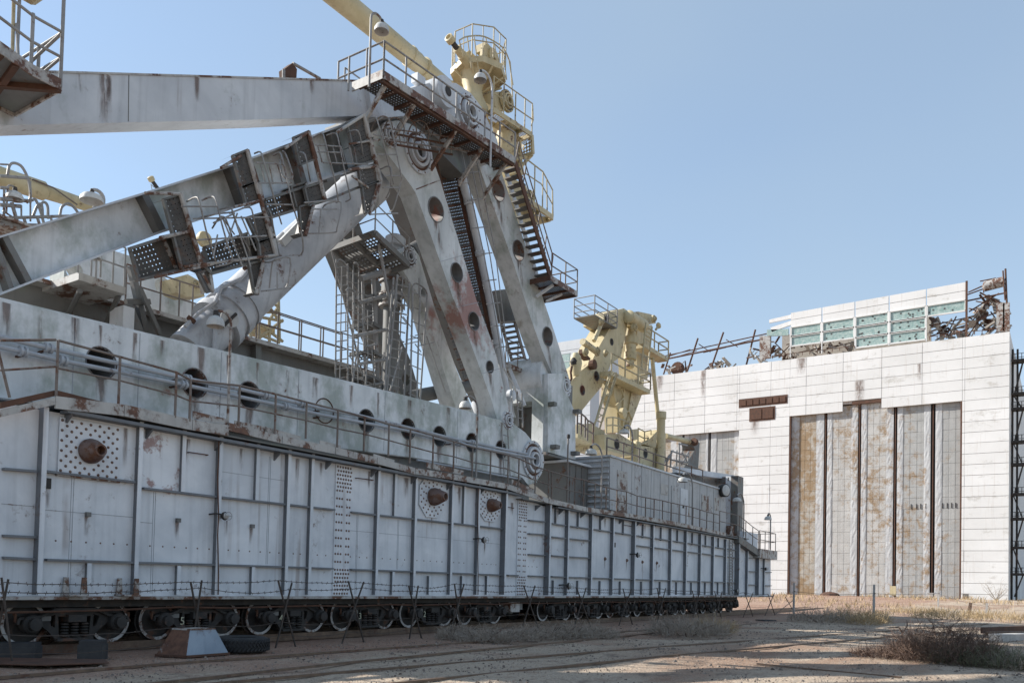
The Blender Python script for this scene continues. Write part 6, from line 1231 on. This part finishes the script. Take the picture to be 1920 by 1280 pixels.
wire([V((p.x, p.y, .28)) for p in [x0, st]+[t[0].lerp(t[1], .5) for t in tops]], 'lowest thin wire close to the ground before the bogies', False, .1, .008)
# ------------------------------------------------------------------ concrete posts of the far fence
M['post'] = paint('concrete_post', (.36, .34, .32), (.47, .45, .43), .12, bsc=3, rough=.95)
M['wood'] = paint('old_timber', (.10, .065, .05), (.17, .12, .09), .2, bsc=4, rough=.9)
fp = []
for x, y0, y1, lab, w, mat in ((1488, 1092, 1150, 'pale fence post beside the dark crossed barrier', .13, 'post'), (1638, 1095, 1155, 'grey fence post behind the tan brush before the main door', .16, 'post'), (1759, 1098, 1146, 'pale fence post right of the yellow box', .15, 'post'), (1850, 1130, 1152, 'short pale post near the right edge', .2, 'post'), (1490+326, 1129, 1153, 'broken dark timber post behind the big dead bush', .26, 'wood')):
    b = PZ(x, y1, 0); t = PX(x, y0, b.x); fp.append(b.lerp(t, .72)); m = MB().beam(V((b.x, b.y, -.1)), V((b.x+(.15 if mat == 'wood' else .02), b.y-.02, t.z)), w, w, None, w*.85, w*.85)
    T = Thing('fence_post', lab, 'post', (b.x, b.y, 0)); T.part('shaft', m, M[mat]); T.part('insulator', MB().lathe((b.x+w*.5, b.y-w*.5, b.z+(t.z-b.z)*.72), (1, -1, 0), [(.03, 0), (.045, .03), (.02, .06)], 8), M['rust'])
wire([fp[0], fp[1], fp[2], fp[3]], 'single fence wire between the far concrete posts', False, .15, .014)
# ------------------------------------------------------------------ things lying in the foreground
def hopper():
    a, b, c = PZ(291, 1229), PZ(349, 1232), PZ(430, 1226); d = a+c-b; zt_ = .58
    ctr = (a+c)/2; T = Thing('sheet_metal_hopper', 'upturned rusty and blue-grey sheet-metal hopper beside the tyre', 'hopper', ctr)
    base_ = [a, b, c, d]; top_ = [p.lerp(ctr, .42)+V((0, 0, zt_)) for p in base_]
    M['hop'] = paint('hopper_zinc', (.19, .235, .29), (.27, .32, .38), .16, bsc=2, rough=.45, red=.1); M['hopr'] = paint('hopper_rust', (.19, .17, .16), (.34, .33, .33), .78, bsc=3, chip=2.2)
    for k in range(4): 
        n = (base_[(k+1) % 4]-base_[k]).cross(V((0, 0, 1))).normalized()
        T.part('side', MB().prism([base_[k], base_[(k+1) % 4], top_[(k+1) % 4], top_[k]], n*-.012), M['hopr' if k in (0, 3) else 'hop'])
        T.part('edge_lip', MB().beam(base_[k]+V((0, 0, .02)), base_[(k+1) % 4]+V((0, 0, .02)), .04, .05), M['rust']); T.part('top_lip', MB().beam(top_[k], top_[(k+1) % 4], .03, .03), M['edge'])
    T.part('top_sheet', MB().prism([p-V((0, 0, .02)) for p in top_], (0, 0, .01)), M['hopr'])
hopper()
def tyre():
    c = PZ(452, 1221); T = Thing('truck_tyre', 'black truck tyre lying flat behind the hopper', 'tyre', c); R = .62; h = .36
    M['rubber'] = paint('tyre_rubber', (.022, .022, .024), (.038, .037, .037), 0, bsc=4, rough=.8)
    b = T.part('carcass', MB().lathe(c, (0, 0, 1), [(.34, .03), (.5, 0), (.58, .03), (R-.015, .07), (R, h/2), (R-.015, h-.07), (.58, h-.03), (.5, h), (.34, h-.03), (.33, h/2)], 40, cap=False), M['rubber'], smooth=True)
    m = MB()
    for k in range(44):
        for zz_, s in ((.09, 1), (.18, -1), (.27, 1)):
            t = 2*pi*(k+(.5 if s < 0 else 0))/44; o = c+V((cos(t)*R, sin(t)*R, zz_)); tan_ = V((-sin(t), cos(t), 0)); m.beam(o-tan_*.028-V((0, 0, .034*s)), o+tan_*.028+V((0, 0, .034*s)), .03, .05, V((cos(t), sin(t), 0)))
    T.part('tread_blocks', m, M['rubber'], kind='stuff', parent=b)
tyre()
M['tar'] = paint('tarred_block', (.035, .035, .038), (.06, .058, .058), .08, bsc=3, rough=.8)
def block(px0, px1, py0, py1, dep, lab):
    a, b = PZ(px0, py1), PZ(px1, py1); d = (b-a).normalized(); n = V((-d.y, d.x, 0))*dep; h = PX(px0, py0, a.x).z
    T = Thing('dark_block', lab, 'block', (a+b)/2); m = MB(); e = .02
    m.prism([a+V((0, 0, -.03)), b+V((0, 0, -.03)), b+n+V((0, 0, -.03)), a+n+V((0, 0, -.03))], (0, 0, h-.03)); T.part('body', m, M['tar'])
    T.part('top_cap', MB().prism([p+V((0, 0, h-.06)) for p in (a+d*e+n*.04, b-d*e+n*.04, b-d*e+n*.96, a+d*e+n*.96)], (0, 0, .08)), M['tar'])
block(-20, 66, 1207, 1233, .5, 'long low black block at the left edge of the foreground'); block(144, 191, 1203, 1236, .55, 'small black cube-like block left of the hopper')
a = [PZ(-20, 1236), PZ(196, 1241), PZ(205, 1246), PZ(80, 1252), PZ(-20, 1248)]
solo('steel_sheet', MB().prism([p+V((0, 0, .03+.015*(i % 2))) for i, p in enumerate(a)], (0, 0, .02)), M['rust'], 'flat dark steel sheet lying on the ground at lower left', 'steel sheet', loc=a[0])
c = PZ(92, 1209); pt = Thing('pipe_stub', 'short rusty pipe stub lying before the leftmost bogie', 'pipe', c); pt.part('pipe', MB().lathe(c+V((.1, -.15, .26)), V((.55, -.5, .05)), [(.24, -.35), (.27, -.35), (.27, .35), (.24, .35), (.235, -.34)], 22, cap=False), M['rust'], smooth=True); pt.part('inner_liner', MB().lathe(c+V((.1, -.15, .26)), V((.55, -.5, .05)), [(.23, -.3), (.23, .3)], 18, cap=False), M['dark'])
yb_ = PZ(1675, 1121, .35); yt = Thing('yellow_box', 'small cream box on a stand at the foot of the main door', 'box', (yb_.x, BYF-1.2, .9)); p = PY(1675, 1098, BYF-1.2); q = PY(1675, 1115, BYF-1.2)
yt.part('box', MB().box(p.x-.45, p.x+.45, BYF-1.6, BYF-1.2, q.z, p.z), M['yellow']); yt.part('stand', MB().box(p.x-.15, p.x+.15, BYF-1.5, BYF-1.3, .8, q.z), M['post'])
for x, y0, y1, l, m_ in ((1745, 1112, 1127, 'pale stub bollard at the right door post', 'post'), (1811, 1113, 1124, 'small dark cabinet against the wall right of the door', 'grey_dark')):
    p, q = PY(x, y0, BYF-1.), PY(x, y1, BYF-1.); T = Thing('wall_bollard' if m_ == 'post' else 'wall_cabinet', l, 'bollard' if m_ == 'post' else 'cabinet', (p.x, BYF-1, q.z)); T.part('body', MB().box(p.x-.4, p.x+.4, BYF-1.5, BYF-1., .7, p.z), M[m_]); T.part('cap', MB().box(p.x-.46, p.x+.46, BYF-1.56, BYF-.94, p.z, p.z+.12), M['post'])
# raised track and kerb at the right edge
def seg(name, px, w, h, z, mat, lab, cat):
    P = [PZ(x, y, z) for x, y in px]; P.append(P[-1]+(P[-1]-P[0])*2); m = MB()
    for a, b in zip(P, P[1:]): m.beam(a, b, w, h, (0, 0, 1))
    solo(name, m, M[mat], lab, cat, loc=P[0])
seg('raised_rail', [(1842, 1181), (1920, 1178)], .16, .26, .2, 'rust', 'dark raised rail at the right edge behind the bush', 'rail'); seg('raised_rail', [(1850, 1187), (1920, 1186)], .12, .16, .12, 'railhead', 'lower brown rail beside the raised one at the right edge', 'rail')
seg('concrete_kerb', [(1866, 1195), (1925, 1193)], .5, .28, .1, 'post', 'pale concrete kerb block below the raised rail', 'kerb')
solo('asphalt_scrap', MB().beam(PZ(1425, 1163)+V((0, 0, .03)), PZ(1447, 1163)+V((0, 0, .03)), .7, .06), M['tar'], 'dark flat scrap lying on the ground before the barrier', 'scrap')
for x, y, l in ((902, 1107+75, None),): pass
# ------------------------------------------------------------------ dry plants
def twig_mat(name, c1, c2):
    t = NT(name, .9, 0, .2); oi = t.noise(7, 3, .6); return t.out(t.mix(t.rng(oi, .35, .65), c1, c2))
M['twig_dark'] = twig_mat('dead_twigs_dark', (.095, .062, .05), (.19, .135, .105)); M['twig_grey'] = twig_mat('dead_twigs_grey', (.24, .20, .165), (.40, .345, .29)); M['straw'] = twig_mat('straw', (.33, .235, .13), (.47, .36, .22)); M['sage'] = twig_mat('grey_green_grass', (.11, .115, .075), (.19, .185, .12))
def ribbon(m, p, d, L, w, rr, curl, seg_=4):
    d = d.normalized(); q = V(p); s = d.cross(V((rr.uniform(-1, 1), rr.uniform(-1, 1), rr.uniform(-1, 1)))).normalized(); n = len(m.v); pts = []
    for k in range(seg_+1):
        ww = w*(1-.75*k/seg_); m.v += [tuple(q-s*ww), tuple(q+s*ww)]; pts.append(q.copy())
        q = q+d*(L/seg_); d = (d+V((rr.uniform(-curl, curl), rr.uniform(-curl, curl), rr.uniform(-curl, curl)))).normalized()
    m.f += [(n+2*k, n+2*k+1, n+2*k+3, n+2*k+2) for k in range(seg_)]; return pts, d
def shrub(c, rx, ry, h, n, mat, seed, lab, name='dead_shrub', w=.012, curl=.5, branch=2, up=.7, cat='shrub', L=.5, grp=None):
    rr = random.Random(seed); m = MB(); T = Thing(name, lab, cat, c, grp)
    for _ in range(n):
        a = rr.uniform(0, 2*pi); r_ = sqrt(rr.random()); p = V((c.x+rx*r_*cos(a)*.9, c.y+ry*r_*sin(a)*.9, c.z+h*rr.random()**1.4*(1-r_*.7)*.8))
        d = V((cos(a)*rr.uniform(-.3, 1), sin(a)*rr.uniform(-.3, 1), rr.uniform(-.1, 1)*up*1.6)); pts, dd = ribbon(m, p, d, L*rr.uniform(.5, 1.3), w*rr.uniform(.6, 1.4), rr, curl)
        for q in pts[1:1+branch]: ribbon(m, q, dd+V((rr.uniform(-1, 1), rr.uniform(-1, 1), rr.uniform(-.4, 1))), L*rr.uniform(.25, .6), w*.6, rr, curl, 3)
    me = bpy.data.meshes.new('foliage'); me.from_pydata([(v[0]-c.x, v[1]-c.y, v[2]-c.z) for v in m.v], [], m.f); me.materials.append(M[mat]); o = bpy.data.objects.new('foliage', me); COL.objects.link(o); o.parent = T.o
    st_ = MB()
    for k in range(5):
        a = rr.uniform(0, 6.28); p = V(c)+V((rx*.15*cos(a), ry*.15*sin(a), -.05)); st_.path([p, p+V((rx*.25*cos(a), ry*.25*sin(a), h*.35)), p+V((rx*.5*cos(a+.4), ry*.5*sin(a+.4), h*.62))], w*2.2, 5, w)
    T.part('stem', st_, M['twig_dark' if mat != 'straw' else 'straw']); return T
tw = [(858, 1193, .8, 'leftmost'), (905, 1197, 1.0, 'second'), (955, 1196, 1.1, 'third'), (1000, 1193, 1.1, 'fourth'), (1045, 1191, 1.2, 'fifth'), (1085, 1191, 1.2, 'sixth'), (1118, 1190, 1.0, 'rightmost')]
for k, (x, y, r, o_) in enumerate(tw):
    shrub(PZ(x, y+4), r*.85, r*.9, .62+.1*(k in (4, 5)), 620, 'twig_grey', 40+k, o_+' clump of the pale grey tumbleweed row before the fence', 'tumbleweed', .007, .9, 2, .3, 'tumbleweed', .32, 'tumbleweeds in a row')
shrub(PZ(1768, 1240), 1.3, 1.2, 1.2, 1700, 'twig_dark', 3, 'large dark leafless bush in the right foreground', 'dead_bush', .008, .55, 3, .55, 'bush', .55)
b0 = PZ(1700, 1225); bk_ = Thing('dead_branch', 'thick forked dead branch sticking out left of the big bush', 'branch', b0); bk_.part('branch', MB().path([b0, b0+V((-.1, -.1, .35)), b0+V((-.12, .05, .6)), b0+V((-.2, -.1, .75)), b0+V((-.45, -.2, .72))], .035, 6, .018).path([b0+V((-.12, 0, .55)), b0+V((0, .05, .8)), b0+V((-.02, .12, .95))], .022, 5, .01).path([b0+V((-.1, -.05, .4)), b0+V((-.35, -.25, .5)), b0+V((-.6, -.2, .48))], .022, 5, .01), M['twig_dark'], smooth=True)
shrub(PZ(1850, 1247), 1.5, .9, .5, 1500, 'sage', 5, 'low grey-green grass tuft right of the big dead bush', 'grass_tuft', .007, .5, 1, .9, 'grass', .38); shrub(PZ(1905, 1250), 1.2, .9, .42, 900, 'twig_grey', 6, 'low dry tuft at the right edge of the foreground', 'grass_tuft', .007, .5, 1, .9, 'grass', .36)
shrub(PZ(1655, 1232), .9, .6, .35, 700, 'twig_dark', 7, 'low dark tuft at the left foot of the big bush', 'grass_tuft', .007, .6, 1, .8, 'grass', .3)
for x, y, rx, h, n, mt, l in ((1290, 1190, 2.0, 1.0, 1500, 'twig_grey', 'tan feathery brush in front of the far bogies'), (1335, 1186, 1.2, .7, 700, 'straw', 'smaller straw brush right of the feathery brush'), (1545, 1166, 2.6, 1.2, 1200, 'twig_grey', 'brown brush right of the crossed barrier'), (1605, 1166, 2.4, 1.6, 1300, 'straw', 'tall straw brush before the second concrete post'), (1625, 1170, 1.4, 1.0, 500, 'straw', 'bright straw tuft at the foot of the second post'), (1780, 1160, 3.2, 1.1, 1100, 'straw', 'straw brush behind the big dead bush'), (1720, 1150, 3., .8, 800, 'straw', 'pale dry grass clump between second and third post'), (1870, 1160, 3., .7, 900, 'straw', 'dry grass clump near the short pale post')):
    shrub(PZ(x, y), rx*.8, rx*.8, h*.75, int(n*.6), mt, x, l, 'dry_brush', .010, .45, 2, .9, 'brush', .5)
def bare(c, h, lab, seed):
    rr = random.Random(seed); T = Thing('bare_sapling', lab, 'sapling', c); m = MB()
    for k in range(16):
        d = V((rr.uniform(-1, 1), rr.uniform(-1, 1), rr.uniform(.5, 1.2))); L = h*rr.uniform(.5, 1.0); p = V(c); P = [p]
        for s in range(5): p = p+d.normalized()*L/5; P.append(p); d = d+V((rr.uniform(-.3, .3), rr.uniform(-.3, .3), .1))
        m.path(P, .035, 4, .01)
        for q in P[2:]: m.path([q, q+V((rr.uniform(-.6, .6), rr.uniform(-.6, .6), rr.uniform(.1, .7)))], .016, 3, .008)
    T.part('branches', m, M['twig_grey'])
bare(V((PY(1868, 1120, 138).x, 138, .85)), 3.2, 'leafless sapling before the hall at the right', 11)
rb = PY(1556, 1116, 140); solo('rubble_heap', MB().lathe((rb.x, 140, .9), (0, 0, 1), [(1.6, 0), (1.3, .35), (.7, .55), (.1, .65)], 9), M['rust'], 'low brown rubble heap at the foot of the second door leaf', 'rubble', loc=(rb.x, 140, .9))
def gzz(x, y):
    b = .05*sin(x*.9+y*.31)*sin(y*.43-x*.2)+.03*sin(x*2.3+1)*sin(y*1.7)
    return gz(x, y)+(b*.3 if x < -14.5 else b)-.03
# ground cover: straw stubble beyond the track and pebbles near us
rr = random.Random(99); m = MB()
for _ in range(4200):
    y = 62+82*rr.random()**1.2; x = rr.uniform(-60, 12)
    if x < -16 and y < 75: continue
    if sin(x*.21+y*.13)+sin(x*.5-y*.17)*.7+rr.uniform(-.8, .8) < .2: continue
    p = V((x, y, gz(x, y)-.05)); s = .5+y/120
    for _k in range(3): ribbon(m, p+V((rr.uniform(-.2, .2), rr.uniform(-.2, .2), 0)), V((rr.uniform(-.6, .6), rr.uniform(-.6, .6), 1)), rr.uniform(.2, .5)*s, .02*s, rr, .25, 2)
solo('dry_grass', m, M['straw'], 'thin straw-coloured stubble over the ground before the hall', 'grass', kind='stuff')
m = MB(); M['pebble'] = twig_mat('pebble_stone', (.07, .052, .044), (.30, .25, .21))
for _ in range(15000):
    y = 6+40*rr.random()**1.5; x = -17+rr.random()*(20)
    r = rr.uniform(.007, .02)*(1+1.8*rr.random()**8)*(1+y/60); n = len(m.v); a = rr.random()*6
    m.v += [(x+r*cos(a+k*1.2566)*rr.uniform(.7, 1.3), y+r*sin(a+k*1.2566)*rr.uniform(.7, 1.3), gzz(x, y)-.01) for k in range(5)]+[(x+r*.5*cos(a+k*2.09), y+r*.5*sin(a+k*2.09), gzz(x, y)+r*rr.uniform(.4, .7)) for k in range(3)]
    m.f += [(n, n+1, n+5), (n+1, n+2, n+6, n+5), (n+2, n+3, n+6), (n+3, n+4, n+7, n+6), (n+4, n, n+5, n+7), (n+5, n+6, n+7)]
solo('gravel', m, M['pebble'], 'loose gravel and stone chips over the foreground soil', 'gravel', kind='stuff')
m = MB()
for _ in range(1600):
    y = 8+45*rr.random()**1.4; x = -16.5+rr.random()*16
    if sin(x*.9+y*.4)*sin(y*.7)+rr.uniform(-.6, .6) < .45: continue
    for _k in range(6): ribbon(m, V((x+rr.uniform(-.15, .15), y+rr.uniform(-.15, .15), gzz(x, y)-.01)), V((rr.uniform(-.8, .8), rr.uniform(-.8, .8), 1)), rr.uniform(.05, .16), .004, rr, .4, 2)
solo('ground_weeds', m, M['twig_grey'], 'sparse low dry weeds scattered over the foreground', 'weeds', kind='stuff')

# ------------------------------------------------------------------ rust runs below edges, holes and brackets
def stainmat():
    t = NT('rust_run', .8); t.out(t.mix(t.rng(t.noise(3, 4, .6), .35, .65), (.10, .052, .034), (.19, .105, .07)))
    uv = t.n.new('ShaderNodeUVMap').outputs[0]; sx = t.n.new('ShaderNodeSeparateXYZ'); t.l.new(uv, sx.inputs[0])
    a = t.math('SUBTRACT', 1., t.math('ABSOLUTE', t.math('SUBTRACT', t.math('MULTIPLY', sx.outputs[0], 2.), 1.)))
    a = t.math('MULTIPLY', a, t.math('SUBTRACT', 1., sx.outputs[1])); a = t.math('MULTIPLY', a, t.rng(t.noise(1, 4, .65, (9, 9, 1.2)), .36, .62, 0, 1.5))
    t.l.new(t.math('MINIMUM', a, .55), t.b.inputs['Alpha']); return t.m
M['stain'] = stainmat()
def stain(root, off, P):
    me = bpy.data.meshes.new('rust_run'); me.from_pydata([p-off for p in P], [], [(0, 1, 2, 3)]); uvl = me.uv_layers.new(name='UVMap')
    for i, q in enumerate(((0, 0), (1, 0), (1, 1), (0, 1))): uvl.data[i].uv = q
    me.materials.append(M['stain']); o = bpy.data.objects.new('rust_run', me); COL.objects.link(o); o.parent = root
def srect(T, px, py, w, h, X, lean=0.):
    a = PX(px, py, X+.008); stain(T.o, T.loc, [a+V((0, -w/2, 0)), a+V((0, w/2, 0)), a+V((0, w/2+lean, -h)), a+V((0, -w/2+lean, -h))])
rs = random.Random(21)
for px, w, h in ((196, .42, 1.3), (203, .2, .7), (369, .22, .7), (150, .12, .5), (585, .25, .5)): srect(U, px, 139+(px-115)*.021, w, h, XU, .05)
for px in range(20, 960, 58):
    y = 560+px*.2415; srect(G, px+rs.uniform(-10, 10), y+3, rs.uniform(.12, .35), rs.uniform(.4, 1.2), XG)
for hx, hy, hr in GH: srect(G, hx, hy+hr*.95, .35, .9, XG)
for px in (230, 345, 450, 555, 600, 690, 760, 860, 960, 1045, 1135, 1210, 1300):
    c = hp(px, 950); zt_ = 5.08 if px < 960 else 4.85
    a = V((XS+.007, c.y, zt_)); w = rs.uniform(.1, .3); h = rs.uniform(.4, 1.0); stain(H.o, H.loc, [a+V((0, -w/2, 0)), a+V((0, w/2, 0)), a+V((0, w/2, -h)), a+V((0, -w/2, -h))])
for x, y in ((163, 968), (332, 979), (471, 990), (89, 915), (809, 968), (917, 976), (424, 975), (909, 1018), (1134, 1050), (1175, 1053), (1204, 1056), (1231, 1058)): srect(H, x, y, .14, .45, XS)
for x, y in ((817, 415), (856, 528), (888, 618), (918, 700)): srect(T1, x, y, .4, 1.2, XL, .5)
for x, y in ((934, 376), (972, 488), (1027, 648)): srect(T2, x, y, .4, 1.3, X2, .5)
for k in range(7):
    x = XLW+3+k*9.2+rs.uniform(-1, 1); z = rs.choice([33.0, 41.9, 38.6, 36.9]) ; w = rs.uniform(.6, 2.); h = rs.uniform(2, 6); y = BYF-.03
    stain(B.o, B.loc, [V((x-w/2, y, z)), V((x+w/2, y, z)), V((x+w/2, y, z-h)), V((x-w/2, y, z-h))])
